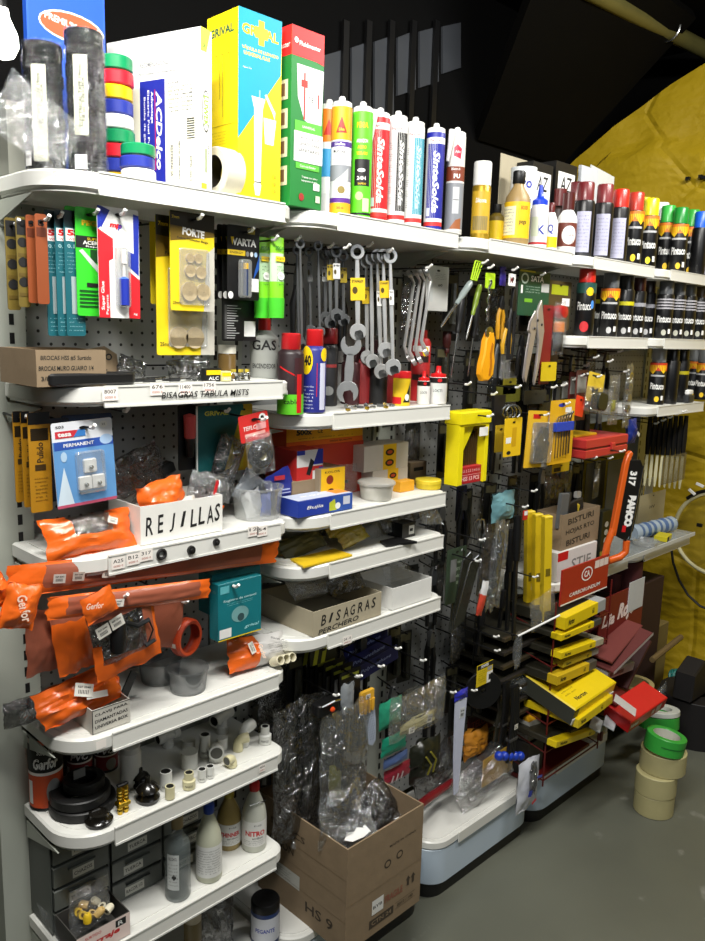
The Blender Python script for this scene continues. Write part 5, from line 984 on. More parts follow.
# wrenches
SATIN = mat('satin_chrome', '#c4c5c4', .3, .55, var=.08)
def arcp(cx, cz, r, a0, a1, n): return [(cx+r*math.cos(a0+(a1-a0)*i/n), cz+r*math.sin(a0+(a1-a0)*i/n)) for i in range(n+1)]
def wrench_mb(L, hw, r, th=.005, both=False, m=CHROME):
    """combination wrench hanging from its ring: ring centre at the origin, open jaw at the bottom"""
    mb = MB(); pr = [(r*.55, -th*.8), (r*.95, -th*.8), (r, 0), (r*.95, th*.8), (r*.55, th*.8), (r*.5, 0), (r*.55, -th*.8)]
    if both: mb.xz([( -x, -zz) for x, zz in jaw(r*1.1)], -th/2, th/2, m, .0008)
    else: mb.lathe(pr, m, 20, Rx(PI/2))
    mb.xz([(-hw*.8, -L+r*.7), (hw*.8, -L+r*.7), (hw, -L*.5), (hw*.7, -r*.85), (-hw*.7, -r*.85), (-hw, -L*.5)], -th/2, th/2, m, .0009)
    mb.xz([(x, zz-L) for x, zz in jaw(r*1.15)], -th*.6, th*.6, m, .0009); return mb
def jaw(r):
    o = arcp(0, 0, r, math.radians(-62), math.radians(242), 22); i = [(-r*.42, -r*.88-.0001), (-r*.5, -r*.2), (-r*.3, r*.12), (r*.3, r*.12), (r*.5, -r*.2), (r*.42, -r*.88)]
    c, s_ = math.cos(.26), math.sin(.26); return [(x*c-y_*s_, x*s_+y_*c) for x, y_ in (o+i)]
def wrench(px0, py0, px1, py1, y, label, r=.013, hw=.006, tagc=None, both=False, m=SATIN, tagtxt='STANLEY', yaw=-.55, name='combination_wrench'):
    a = P(px0, py0, y); b = P(px1, py1, y); L = (a-b).length; t = thing(name, label, 'wrench', a, yaw, tilt=(0, math.atan2(-(b.x-a.x), -(b.z-a.z)) * -1 if False else math.atan2((a.x-b.x), (a.z-b.z))))
    r *= 1.18; hw *= .95; wrench_mb(L, hw, r, both=both, m=m).build('wrench_body', t)
    if tagc: 
        mb = MB(); tz = -L*tagc[1]; w_, h_ = tagc[2]; mb.box(-w_/2, w_/2, -.0045, -.0035, tz-h_, tz, tagc[0]); d = mb.dec(lambda u, v, o: (-w_/2+u, -.0045-o, tz-h_+v)); d.text(tagtxt, w_*.5, h_*.85, w_*.8, h_*.12, INK, bold=.03); d.ell(w_*.3, h_*.45, w_*.18, h_*.16, c_('#4a3c10')); mb.build('brand_tag', t)
    return t
wrench(357, 252, 357, 332, .03, 'chrome combination wrench with large yellow tag, hanging frontmost', .0145, .0065, (c_('#e3bd18'), .32, (.034, .05)))
wrench(351, 345, 348, 392, .035, 'largest steel open end wrench hanging low behind the cans', .019, .0115, both=True, m=mat('satin_steel', '#a3a5a6', .35, .55))
hook(349, 248, 'white tipped peg hook carrying the yellow tagged wrench', .0); hook(372, 246, 'peg hook with horizontal white tip above the wrench row', .02)
cols_ = ((366, 262, 366, 357), (371, 259, 371, 361), (377, 256, 379, 371), (383, 256, 384, 350), (390, 256, 391, 367))
for i, (a, b, c, d_) in enumerate(cols_):
    wrench(a, b, c, d_, .11-.02*i, 'chrome combination wrench, %s in the row of five' % (ORD[i] if i < 4 else 'rightmost'), .0125+.0006*i, .0052, (c_('#e3bd18'), .26, (.024, .04)) if i in (0, 3) else ((WHT, .3, (.011, .035)) if i in (2, 4) else None))
hook(392, 252, 'peg hook carrying the row of five chrome wrenches', .01)
# offset ring wrenches seen edge on
def ringw(px0, py0, px1, py1, y, label, m=SATIN):
    a = P(px0, py0, y); b = P(px1, py1, y); t = thing('ring_wrench', label, 'wrench', a); v = b-a; mb = MB()
    mb.tube([(0, 0, 0), (.016, 0, -.018), (v.x-.004, 0, v.z+.024), (v.x+.008, 0, v.z+.006)], [.0045, .0038, .0045, .006], m, 10).build('handle', t)
    for p, s_ in (((-.004, 0, .003), .009), ((v.x+.015, 0, v.z-.004), .0115)):
        mb = MB(); mb.lathe([(s_*.6, -.0055), (s_, -.005), (s_, .005), (s_*.6, .0055), (s_*.55, 0), (s_*.6, -.0055)], m, 18, T(*p) @ Rx(.9) @ Ry(.6)); mb.build('ring_end', t)
    return t
for i, (a, b, c, d_) in enumerate(((410, 275, 405, 356), (416, 273, 410, 360), (421, 273, 416, 358), (427, 273, 422, 350))):
    ringw(a, b, c, d_, .1-.02*i, 'cranked double ring wrench, %s of four beside the white card' % (ORD[i] if i < 3 else 'rightmost'))
hook(431, 268, 'peg hook carrying the cranked ring wrenches', .01)
def d_wc(d, w, h): d.rect(w*.05, h*.2, w*.3, h*.9, c_('#c8ccca')); d.lines(w*.35, h*.7, w*.9, h*.85, 4, GRY); d.text('#0', w*.62, h*.58, w*.2, h*.06, INK); 
card('wrench_card', 'white printed card hanging behind the cranked ring wrenches', 'card', (426, 266, 448, 311), .1, c_('#cfd0cc'), d_wc)
DST = mat('worn_steel', '#6c6e6f', .35, .6)
for i, (px, a, b, y) in enumerate(((297, 250, 340, .1), (300, 244, 345, .06), (309, 252, 330, .12), (318, 246, 332, .08))):
    wrench(px, a, px+1, b, y, 'slim dark wrench hanging left of the tagged wrenches, %s of four' % (ORD[i] if i < 3 else 'rightmost'), .009, .0035, m=DST, tagc=((c_('#8a8d8e'), .12, (.012, .045)) if i == 2 else None), tagtxt='CR')
for i, (px, a, b, y) in enumerate(((325, 255, 318, .1), (330, 252, 322, .07), (336, 252, 315, .05), (343, 256, 320, .08))):
    wrench(px, a, px, b, y, 'short wrench with yellow and white wrap, %s of four' % (ORD[i] if i < 3 else 'rightmost'), .011, .0045, m=DST, tagc=(c_('#b8a02a') if i % 2 else c_('#c9cac8'), .18, (.016, .034)), tagtxt='HI')
hook(300, 240, 'peg hook carrying the slim dark wrenches', .05); hook(333, 247, 'peg hook carrying the short yellow wrapped wrenches', .04)
# small metal pieces lying along the shelf edge
for i, px in enumerate((348, 354, 360, 367, 373, 380, 386, 392)):
    mb = MB(); r = .006+.0015*(i % 3); mb.lathe([(r*.5, 0), (r, 0), (r, .004+.002*(i % 2)), (r*.5, .005), (r*.5, 0)], [BR, CHROME, DST][i % 3], 6 if i % 2 else 16); solo(mb, 'steel_nut', 'small nut or washer loose on the shelf under the wrenches', 'nut', (xat(px, .02+.015*(i % 3), z), .02+.015*(i % 3), z), i, group='loose nuts under the wrenches')
for i, px in enumerate((352, 369, 384)):
    mb = MB(); mb.tube([(-.02, 0, .003), (.02, 0, .003)], .0028, CHROME, 8); mb.lathe([(.001, 0), (.006, 0), (.006, .004), (.001, .004)], CHROME, 6, T(-.022, 0, .003) @ Ry(PI/2)); solo(mb, 'steel_bolt', ('loose bolt under the yellow tagged wrench', 'loose bolt under the left of the wrench row', 'loose bolt under the right of the wrench row')[i], 'bolt', (xat(px, .055, z), .055, z+.003), .4*i)

# ================================================================== SECOND BAY, PARTS BOXES SHELF
z = B3
def pbox(name, label, px0, px1, y, pytop, d, m, face=None, sides=None, topm=None, rz=0, zz=None, cat='box'):
    zz = z if zz is None else zz; x0 = xat(px0, y, zz); x1 = xat(px1, y, zz); pm = (px0+px1)/2; h = P(pm, pytop, y).z-zz
    return boxt(name, label, cat, x1-x0, d, h, m, ((x0+x1)/2, y+d/2, zz), rz, face=face, sides=sides, topm=topm)
def d_500(d, w, h): d.rect(0, h*.25, w, h*.98, c_('#e2a41a')); d.rect(0, 0, w, h*.22, c_('#e0641a')); d.text('500x', w*.22, h*.68, w*.2, h*.28, INK, bold=.05); d.text('CE', w*.42, h*.68, w*.07, h*.2, INK); d.text('electrodo', w*.66, h*.7, w*.2, h*.16, GRY); d.lines(w*.1, h*.3, w*.9, h*.46, 1, c_('#8a5a10')); d.text('HIGH QUALITY', w*.7, h*.12, w*.3, h*.1, INK)
pbox('tool_box_carton', 'flat red carton lying under the yellow 500x carton', 286, 362, .14, 444, .08, c_('#b8301f'), lambda d, w, h: d.rect(w*.55, h*.2, w*.8, h*.26, c_('#3a1412')))
x0, x1 = xat(286, .14, z+.1), xat(362, .14, z+.1); zc = P(325, 444, .14).z
h5 = P(325, 424, .14).z-zc
boxt('tool_box_carton', 'yellow and orange carton marked 500x under the wrench shelf', 'box', x1-x0, .08, max(.02, min(h5, B2-.04-zc)), c_('#d2501c'), ((x0+x1)/2, .18, zc), face=d_500)
def d_rb(d, w, h): d.rect(0, h*.45, w, h, c_('#d8d6d2')); d.poly([(w*.62, h*.5), (w, h*.5), (w, h), (w*.8, h)], BLU); d.rect(0, h*.85, w*.3, h, BLU); d.poly([(w*.36, h*.2), (w*.5, h*.14), (w*.66, h*.6), (w*.52, h*.72)], INK); d.rect(w*.6, 0, w, h*.3, c_('#d8d6d2')); d.rect(w*.85, 0, w, h*.4, BLU)
zb2 = z+.048
pbox('brake_part_carton', 'plain brown low carton under the red white and blue one', 292, 322, .07, 480, .1, CARD)
x0, x1 = xat(297, .07, z+.06), xat(323, .07, z+.06); zt_ = P(310, 480, .07).z
boxt('brake_part_carton', 'red white and blue carton with a black part pictured', 'box', x1-x0, .08, P(310, 450, .07).z-zt_, c_('#c42a28'), ((x0+x1)/2, .112, zt_), face=d_rb)
pbox('parts_carton', 'yellow ended brown carton with small emblems in front of the red one', 319, 344, .055, 468, .1, c_('#8a7c66'), lambda d, w, h: (d.rect(w*.05, 0, w, h, c_('#dcae1a')), d.ell(w*.4, h*.7, w*.14, h*.12, c_('#7a2a1a')), d.ell(w*.45, h*.35, w*.16, h*.12, INK), d.text('7', w*.45, h*.35, w*.1, h*.1, YEL), d.text('KOLOR', w*.5, h*.9, w*.6, h*.06, INK)))
pouch('blue_packet', 'dark blue packet with red emblem leaning between tub and cartons', 'packet', (xat(284, .06, z+.05), .075, z+.062), .075, .07, .008, c_('#26308a', .3), ry=-.35, seed=61, amp=.12, parts=lambda t: (MB().ell if False else None, slip(t, -.0, .022, .03, .01, -.008, .35, m=c_('#b8303a'), txt=False), slip(t, .0, -.008, .04, .003, -.008, .35, m=c_('#aab0d0'), txt=False), slip(t, .0, -.016, .04, .002, -.008, .35, m=c_('#aab0d0'), txt=False)))
def d_spk(d, w, h): d.rect(w*.42, 0, w*.72, h, c_('#e0b21a')); d.ell(w*.57, h*.68, w*.1, h*.14, INK); d.ell(w*.57, h*.26, w*.1, h*.14, INK); d.ell(w*.57, h*.68, w*.06, h*.07, c_('#b84020')); d.ell(w*.57, h*.26, w*.06, h*.07, c_('#b84020'))
pbox('spark_plug_carton', 'lower pale carton with yellow stripe behind the clear tub', 372, 407, .1, 469, .06, c_('#c4bdb4'), d_spk)
x0, x1 = xat(364, .1, z+.07), xat(408, .1, z+.07); zc = P(390, 469, .1).z
boxt('spark_plug_carton', 'upper pale carton with two round emblems on a yellow stripe', 'box', x1-x0, .07, P(390, 444, .1).z-zc, c_('#c9c3bc'), ((x0+x1)/2, .136, zc), .0, face=d_spk)
pbox('small_carton', 'small open brown carton at the back beyond the pale cartons', 410, 426, .16, 462, .05, CARD, lambda d, w, h: d.rect(w*.2, h*.5, w*.8, h*.7, INK))
t = tub('clear_tub', 'round clear food tub with lid and pale contents', 376, .05, z, .044, .042, clear('frosted_tub', '#d0cec4', .5, .12, .1, 6)); MB().lathe([(.001, .046), (.045, .046), (.048, .043), (.048, .038), (.045, .037)], clear('frosted_lid', '#dad8d0', .4, .2, .1, 6), 36).build('lid', t)
MB().lathe([(.001, .002), (.036, .002), (.038, .02), (.02, .026), (.001, .024)], mat('pale_washers', '#a8a494', .6, var=.3, scale=120, bump=.5), 24).build('contents', t)
pbox('small_carton', 'small orange yellow cube carton between the clear and yellow tubs', 400, 414, .06, 481, .03, c_('#d99a1c'))
t = bottle('yellow_tub', 'low round yellow tub with lid at the right end of the shelf', 428, .06, z, 479, [(.01, 0), (.95, 0), (1, .04), (1, .6), (.01, .6)], c_('#c9b024'), caps=[('lid', [(1.03, .58), (1.04, .92), (1, 1), (.01, .99)], c_('#d8c02c'))], r=.034, cat='tub')
def d_blu(d, w, h): d.text('Bujia', w*.3, h*.5, w*.3, h*.25, WHT, shear=.2); d.rect(w*.6, 0, w, h*.95, c_('#2a50a0')); d.poly([(w*.56, h*.1), (w*.7, h*.1), (w*.66, h*.8), (w*.56, h*.6)], c_('#b8c034')); d.ell(w*.72, h*.35, w*.05, h*.2, WHT); d.rect(w*.82, h*.35, w*.95, h*.85, c_('#c8ccd8')); 
def d_blt(d, w, h): d.rect(0, 0, w, h, c_('#b8c2d8')); d.text('BUJIA', w*.4, h*.5, w*.4, h*.2, WHT); d.rect(w*.75, h*.2, w, h*.8, c_('#d08030'))
t = pbox('spark_plug_carton', 'blue flat carton lying at the front edge of the shelf', 298, 352, .006, 497, .06, c_('#213a9a'), d_blu, topm=d_blt)
pouch('clear_bag', 'clear bag of small parts between the red cartons and the tub', 'bag', (xat(346, .12, z+.06), .12, z+.045), .08, .07, .03, FILM, seed=63, amp=.4)

# ================================================================== SECOND BAY, BAGGED PARTS SHELF
z = B4; YB_ = clear('yellow_bag_film', '#a89422', .7, .12, .8, 25)
DK = mat('dark_part_bag', '#2a2a22', .25, var=.3, bump=.4)
for i, (px, y, w, h, dz, m, ry, l) in enumerate(((302, .1, .13, .05, .022, c_('#4b4a2c', .5), -.15, 'flat olive bag at the left of the yellow bagged parts'), (340, .09, .1, .05, .045, YB_, .1, 'yellow film bag with dark piece on top of the pile'), (352, .06, .09, .045, .03, YB_, -.2, 'yellow film bag at the front of the pile'), (330, .12, .08, .05, .04, DK, .3, 'dark bag at the back of the yellow pile'),
    (368, .08, .09, .04, .022, FILM, 0, 'clear bag right beside the yellow film bags'), (392, .08, .09, .05, .03, DFILM, .1, 'black bag in the middle of the bagged parts shelf'), (412, .1, .1, .05, .045, DFILM, -.2, 'black bag on top at the right of the shelf'), (430, .07, .09, .045, .03, FILMH, .15, 'crinkled clear bag at the right end of the bagged parts shelf'))):
    pouch('parts_bag', l, 'bag', (xat(px, y, z+.02), y, z+dz), w, h, .03, m, ry=ry, rx=-.7, seed=70+i, amp=.4)
mb = MB(); mb.prism([(-.08, -.03), (.075, -.035), (.08, .03), (-.06, .035)], 0, .004, c_('#d4b220')); solo(mb, 'yellow_card', 'flat yellow edged card lying at the front under the bags', 'card', (xat(327, .01, z), .036, z), .04)
def d_bk(d, w, h): d.rect(w*.5, h*.2, w*.92, h*.8, c_('#c9c9c4')); d.rect(w*.56, h*.4, w*.8, h*.6, INK)
pbox('black_carton', 'small black carton with white label among the black bags', 402, 415, .035, 523, .05, BLK, d_bk)
mb = MB(); mb.prism([(-.04, -.02), (.05, -.03), (.03, .03), (-.03, .02)], 0, .006, BLK); solo(mb, 'black_packet', 'flat black packet projecting over the shelf edge before the black carton', 'packet', (xat(400, .0, z), .02, z), -.2)

# ================================================================== SECOND BAY, BISAGRAS SHELF
z = B5
def d_bis(d, w, h):
    for i, ch in enumerate('BISAGRAS'): d.text(ch, w*(.14+.105*i), h*(.56+.012*i), w*.075, h*(.42 if ch != 'I' else .36), INK, rot=.08, shear=.25)
    d.text('PERCHERO', w*.36, h*.17, w*.58, h*.2, INK, rot=.05, shear=.2); 
x0, x1 = xat(314, -.0, z), xat(382, -.0, z)
openbox('carton_box', 'grey cardboard box handwritten BISAGRAS PERCHERO full of bags', 'box', x1-x0, .2, P(314, 613, .0).z-z, CARDG, ((x0+x1)/2, .104, z), face=d_bis)
bx = (x0+x1)/2
pouch('clear_bag', 'grey clear bag lying on top of the BISAGRAS box, left', 'bag', (bx-.05, .09, z+.09), .13, .06, .04, FILMH, rx=-.8, seed=81, amp=.4)
pouch('clear_bag', 'clear bag lying on top of the BISAGRAS box, right', 'bag', (bx+.05, .07, z+.085), .12, .06, .035, DFILM, rx=-.7, seed=82, amp=.5)
t = boxt('small_carton', 'white carton standing inside the BISAGRAS box at the back', 'box', .1, .04, .05, c_('#b8b9b6'), (bx+.06, .15, z+.07), .0)
x0, x1 = xat(393, .0, z), xat(432, .0, z)
openbox('carton_box', 'plain white cardboard box right of the BISAGRAS box', 'box', x1-x0, .15, P(393, 590, .0).z-z, c_('#d8d8d4', .7), ((x0+x1)/2+.004, .082, z), rz=.0)
pouch('parts_bag', 'clear bag of pale parts in the white box', 'bag', ((x0+x1)/2, .06, z+.075), .1, .05, .04, FILM, rx=-.6, seed=84, amp=.4); pouch('parts_bag', 'dark bag above the white box, under the shelf', 'bag', (x0-.0, .14, z+.1), .12, .07, .04, FILMH, seed=85, amp=.4)

# ================================================================== SECOND BAY, BELOW THE SHELVES
def lbl_strip(n): return lambda d, w, h: (d.rect(w*.08, h*.55, w*.92, h*.9, c_('#c9ccd6')) if n else None, d.lines(w*.1, h*.1, w*.9, h*.45, 3, GRY))
NAVY = c_('#1d2260')
for i, (b, y) in enumerate((((345, 636, 388, 652), .16), ((350, 646, 392, 662), .12), ((358, 655, 398, 670), .08))):
    card('electrode_packet', 'dark blue packet with white lettering under the BISAGRAS shelf, '+('rear', 'middle', 'front')[i]+' one', 'packet', b, y, NAVY, lambda d, w, h: (d.text('Polyurethane', w*.45, h*.5, w*.75, h*.28, c_('#9aa6d8'), shear=.3)), lean=-.15)
GS = c_('#6e6a4a')
for i, (px, y) in enumerate(((316, .14), (324, .115), (332, .09), (340, .07), (348, .05))):
    card('hinge_card', 'black hinge package hanging below the BISAGRAS box, %s of five' % (ORD[i] if i < 4 else 'rightmost'), 'package', (px-9, 650+5*i, px+12, 706), y, BLK, lambda d, w, h: (d.rect(w*.1, h*.82, w*.9, h*.9, c_('#8a8f2e')), d.rect(w*.15, h*.3, w*.3, h*.7, GRY)), hk='peg hook carrying the black hinge packages' if i == 4 else None)
for i, (px, y) in enumerate(((288, .16), (300, .13), (310, .1))):
    card('hinge_card', 'yellow green striped package under the BISAGRAS shelf, %s of three' % ORD[i], 'package', (px, 645, px+26, 662), y, c_('#2b2c1c'), lambda d, w, h: [d.poly([(w*(.1+.3*k), 0), (w*(.25+.3*k), 0), (w*(.35+.3*k), h), (w*(.2+.3*k), h)], c_('#b2b42c')) for k in range(2)])
# glove with yellow fingers and dotted white sole
q = P(366, 700, .03); t = thing('dotted_glove', 'yellow and white dotted work glove hanging among the clear bags', 'glove', (q.x, .03, q.z)); GY = c_('#d8a528', .8)
mb = MB(); mb.xz(rrect(-.024, .026, -.0, .028, .006, 3), -.006, .004, GY, .002); mb.build('cuff', t)
for k in range(4): MB().tube([(-.02+.0135*k, -.003, .002), (-.02+.0135*k, -.004, -.02), (-.019+.0135*k, -.003, -.036+.003*abs(k-1.5))], [.0064, .006, .005], GY, 10).build('finger', t)
mb = MB(); mb.xz([(-.01, -.02), (.012, .0), (.03, -.02), (.038, -.07), (.04, -.125), (.03, -.135), (.018, -.128), (.008, -.08)], .0, .006, mat('white_knit', '#a9b3c4', .9), .002)
d = mb.dec(lambda u, v, o: (u, -.0-o, v))
for i in range(14):
    for k in range(5): 
        u = -.004+.0022*i*.9+.006*k; v = -.024-.0072*i
        if u < .037: d.ell(u, v, .0015, .0015, c_('#2a3444'), l=1, n=6)
mb.build('dotted_palm', t); slip(t, .0, .012, .016, .012, -.007)
hook(361, 678, 'peg hook carrying the dotted glove', -.0)
# big crinkled bags hanging over the carton
def inner_dark(cols, sd=0):
    def g(t):
        rr = random.Random(sd)
        for k, c in enumerate(cols): MB().bag(rr.uniform(.03, .05), rr.uniform(.06, .12), .018, c, T(rr.uniform(-.03, .03), .006, -.09+.07*k), seed=sd+k, amp=.5, nu=10).build('packed_part', t)
    return g
CR = clear('crinkled_film', '#9aa0a4', .12, .3, 1., 22, .07)
t = pouch('clear_bag', 'large crinkled clear bag hanging in front above the brown carton', 'bag', (xat(345, .02, .62), .02, P(345, 772, .02).z), .17, .36, .05, CR, seed=91, amp=.45, parts=inner_dark([DK, c_('#6b6a2a'), c_('#1a1a1a'), c_('#3a3c40'), c_('#7f8488')], 3), nu=26)
pouch('clear_bag', 'dark crinkled bag hanging left of the large clear bag', 'bag', (xat(302, .06, .62), .07, P(302, 768, .07).z), .17, .36, .05, DFILM, seed=92, amp=.5, parts=inner_dark([c_('#17181a'), c_('#232426')], 5), nu=26)
pouch('clear_bag', 'black film bag hanging behind, right of the orange ended bag', 'bag', (xat(285, .14, .7), .16, P(285, 715, .16).z), .14, .26, .04, DFILM, seed=93, amp=.5)
pouch('clear_bag', 'clear bag drooping into the open brown carton', 'bag', (xat(340, -.03, .42), -.03, P(340, 815, -.03).z), .14, .14, .06, CR, seed=94, amp=.5)
mb = MB(); mb.prism(rrect(-.035, .035, -.018, .018, .01, 3), 0, .03, BLK, .003); mb.tube([(-.03, -.02, .03), (0, -.03, .04), (.03, -.02, .03)], .003, CHROME, 6); mb.lathe([(.001, 0), (.007, .001), (.006, .006), (.001, .008)], c_('#e04a18'), 12, T(.0, -.022, .016) @ Rx(PI/2)); 
solo(mb, 'black_part', 'black part with orange dot above the crinkled bags', 'part', (xat(326, .03, .8), .03, P(326, 708, .03).z-.01)); hook(338, 697, 'bare white tipped hook above the large crinkled bag', .0)  # black block with a bent wire and a plain orange button
GN = c_('#2c9a78', .4)
pouch('green_packet', 'upper green packet in clear film beside the dotted glove', 'packet', (xat(392, .07, .75), .07, P(392, 712, .07).z), .09, .08, .02, GN, seed=95, amp=.3)
pouch('green_packet', 'lower bright green packet below the clear bag', 'packet', (xat(398, .05, .65), .06, P(396, 742, .06).z), .1, .055, .016, c_('#1f9a7a', .4), seed=96, amp=.3)
pouch('blue_packet', 'blue grey packet with white mark under the green packet', 'packet', (xat(400, .06, .6), .07, P(400, 757, .07).z), .1, .03, .016, c_('#5a72a8', .4), seed=97, amp=.3)
pouch('red_packet', 'red and pink packet with white stripes under the blue one', 'packet', (xat(402, .07, .6), .08, P(402, 770, .08).z), .11, .045, .016, c_('#a82c40', .4), seed=98, amp=.3, parts=lambda t: [slip(t, -.03+.02*k, -.004, .006, .02, -.011, .4, m=c_('#d8c0c4'), txt=False) for k in range(3)])
t = pouch('clear_bag', 'large clear bag with pale parts spread over the hooks', 'bag', (xat(422, -.03, .72), -.02, P(424, 706, -.02).z), .23, .13, .05, CR, seed=99, amp=.4, parts=lambda t: (slip(t, -.05, -.035, .022, .016, -.022, .1), slip(t, .02, -.025, .02, .022, -.024, .2), MB().bag(.14, .03, .02, c_('#b0a87a', .6), T(0, 0, -.04), seed=7, amp=.6).build('pale_washers', t)))
# long white folded strip with blue top
t = thing('folded_banner', 'long tapering white strip with blue top hanging at the bay edge', 'strip', (xat(462, -.03, .7), -.03, P(462, 790, -.03).z)); hB = P(462, 697, -.03).z-P(462, 790, -.03).z
MB().xz([(-.009, 0), (.009, .004), (.026, hB*.97), (-.026, hB), (-.02, hB*.4)], -.002, .002, c_('#c3c8dc', .5)).build('strip_body', t); MB().bag(.06, .03, .012, c_('#2b2f9c', .3), T(0, .0, hB+.008), seed=9, amp=.5).build('blue_top', t); slip(t, .006, hB*.84, .022, .03, -.0022, .1, m=c_('#c4c8cc'))
for i, (px, py, y) in enumerate(((400, 650, -.0), (425, 662, -.0), (383, 668, .0), (455, 694, -.03))):
    hook(px, py, ('white tipped peg hook above the large clear bag, upper left', 'white tipped peg hook above the large clear bag, upper right', 'white tipped peg hook left of the large clear bag', 'white tipped peg hook carrying the tapering white strip')[i], y)
# open brown carton on the base deck
z = ZB; yf = -.115
xa = xat(348, yf, z+.3); xb = xat(424, yf, z+.28); hc = P(348, 850, yf).z-z; wB = xb-xa; dB = .33
t = thing('brown_carton', 'large open brown carton full of bagged parts on the base deck', 'box', ((xa+xb)/2, yf+dB/2, z)); mb = MB(); th = .004
mb.box(-wB/2, wB/2, -dB/2, dB/2, 0, th, CARD)
for a in ((-wB/2, wB/2, -dB/2, -dB/2+th), (-wB/2, wB/2, dB/2-th, dB/2), (-wB/2, -wB/2+th, -dB/2+th, dB/2-th), (wB/2-th, wB/2, -dB/2+th, dB/2-th)): mb.box(*a, th, hc, CARD)
mb.build('carton_body', t)
mb = MB(); d = mb.dec(front(wB, dB)); BI = c_('#3c3226', .8); w, h = wB, hc
d.text('MADE IN CHINA', w*.72, h*.78, w*.36, h*.022, BI, rot=.0); d.ell(w*.52, h*.62, w*.045, h*.04, BI); d.ell(w*.68, h*.64, w*.045, h*.04, BI); d.ell(w*.52, h*.62, w*.03, h*.025, CARD); d.ell(w*.68, h*.64, w*.03, h*.025, CARD)
d.rect(w*.08+w*.25, h*.2, w*.08+w*.4, h*.34, c_('#d8d8d4')); d.text('BYB', w*.405, h*.27, w*.12, h*.03, INK); d.text('FRAGILE', w*.62, h*.27, w*.24, h*.07, c_('#8a4a3a')); 
for k in (0, 1): d.poly([(w*(.8+.07*k), h*.26), (w*(.83+.07*k), h*.26), (w*(.83+.07*k), h*.32), (w*(.845+.07*k), h*.32), (w*(.815+.07*k), h*.36), (w*(.785+.07*k), h*.32), (w*(.8+.07*k), h*.32)], BI)
d.rect(w*.3, h*.08, w*.62, h*.16, BI); d.text('CTN 24', w*.46, h*.12, w*.26, h*.04, CARD); d.rect(w*.64, h*.1, w*.92, h*.103, BI); d.rect(w*.64, h*.16, w*.92, h*.163, BI); d.text('0012 / 140', w*.78, h*.13, w*.22, h*.03, BI); d.rect(0, h*.45, w, h*.453, c_('#6f5c40'))
d2 = mb.dec(left(wB, dB)); w, h = dB, hc; d2.text('500 PCS', w*.35, h*.8, w*.4, h*.06, BI); d2.text('CARBON', w*.25, h*.62, w*.35, h*.08, BI); d2.rect(w*.12, h*.28, w*.5, h*.42, c_('#b8b8b0')); d2.lines(w*.15, h*.3, w*.4, h*.4, 4, BI); d2.text('HS 9', w*.72, h*.18, w*.3, h*.1, BI)
for k in range(3): d2.rect(0, h*(.3+.2*k), w, h*(.303+.2*k), c_('#6f5c40'))
mb.build('printed_marks', t)
MB().box(-wB/2+.004, wB/2-.004, -.002, .002, 0, .1, CARD, M=T(0, dB/2, hc) @ Rx(-.5)).build('flap', t); pass
cx, cy = (xa+xb)/2, yf+dB/2
for i, (dx, dy, dz, w, h, m, l) in enumerate(((.07, -.06, .0, .12, .12, DFILM, 'black shiny bag in the right front of the brown carton'), (-.03, -.09, -.02, .13, .09, FILMH, 'grey clear bag at the front of the brown carton'), (.08, .05, -.02, .15, .14, DK, 'dark bag at the back right of the brown carton'), (-.06, .05, -.03, .13, .14, FILMH, 'grey bag at the back left of the brown carton'))):
    pouch('parts_bag', l, 'bag', (cx+dx, cy+dy, z+hc-.03+dz), w, h, .05, m, rx=-.4, ry=.3*i-.4, seed=110+i, amp=.5)
mb = MB(); mb.xz([(x*.6, v*.6) for x, v in [(-.06, -.01), (-.03, .012), (0, .004), (.02, .016), (.05, .0), (.06, .012), (.07, -.02), (.03, -.03), (-.03, -.028)]], -.004, .004, WHT)
solo(mb, 'white_bracket', 'white plastic bracket at the front corner inside the brown carton', 'bracket', (cx-.06, cy-.11, z+hc-.02), -.1, tilt=(-.95, 0))
pouch('green_net_bag', 'green net bag hanging at the right side of the brown carton', 'bag', (xb+.03, .02, P(430, 820, .02).z), .05, .18, .03, c_('#4a9c86', .5), seed=120, amp=.35)

# ================================================================== THIRD BAY, HANGING TOOLS, UPPER ROW
def screwdriver(a, b, y, hf, label, hm, sm=CHROME, rh=.011, rs=.0032, cat='screwdriver'):
    A = P(*a, y); B = P(*b, y); L = (A-B).length; t = thing('screwdriver', label, cat, B, 0, tilt=(0, math.atan2((A.x-B.x), (A.z-B.z))))
    h0 = L*(1-hf); MB().lathe([(.001, h0), (rh*.6, h0), (rh*.75, h0+L*hf*.12), (rh*.6, h0+L*hf*.2), (rh, h0+L*hf*.4), (rh, h0+L*hf*.9), (rh*.7, L), (.001, L)], hm, 12).build('handle', t)
    MB().tube([(0, 0, h0+.003), (0, 0, .008), (0, 0, .0)], [rs, rs, rs*.5], sm, 8).build('shaft', t); return t
GLZ = mat('clear_handle', '#8f9a98', .15, alpha=.7); LIME = c_('#a9cf1c')
screwdriver((471, 282), (441, 327), .02, .5, 'clear handled tester screwdriver hanging slanted to the left', GLZ, rh=.009)
screwdriver((463, 296), (451, 378), .06, .45, 'black handled screwdriver below the slanted tester', BLK, rh=.011)
screwdriver((480, 285), (466, 340), .04, .55, 'lime and clear tester screwdriver right of the slanted one', c_('#7f9a2c', .3), rh=.008)
screwdriver((478, 300), (468, 376), .1, .5, 'dark screwdriver in shadow behind the lime tester', BLK)
screwdriver((447, 330), (446, 376), .14, .5, 'dark red handled screwdriver deep in the shadow at the left', c_('#3a1010'), rh=.012)
mb = MB(); mb.tube([(0, 0, 0), (.0, 0, .0)], .001, LIME) if False else None
q = P(476, 272, .02); mb = MB()
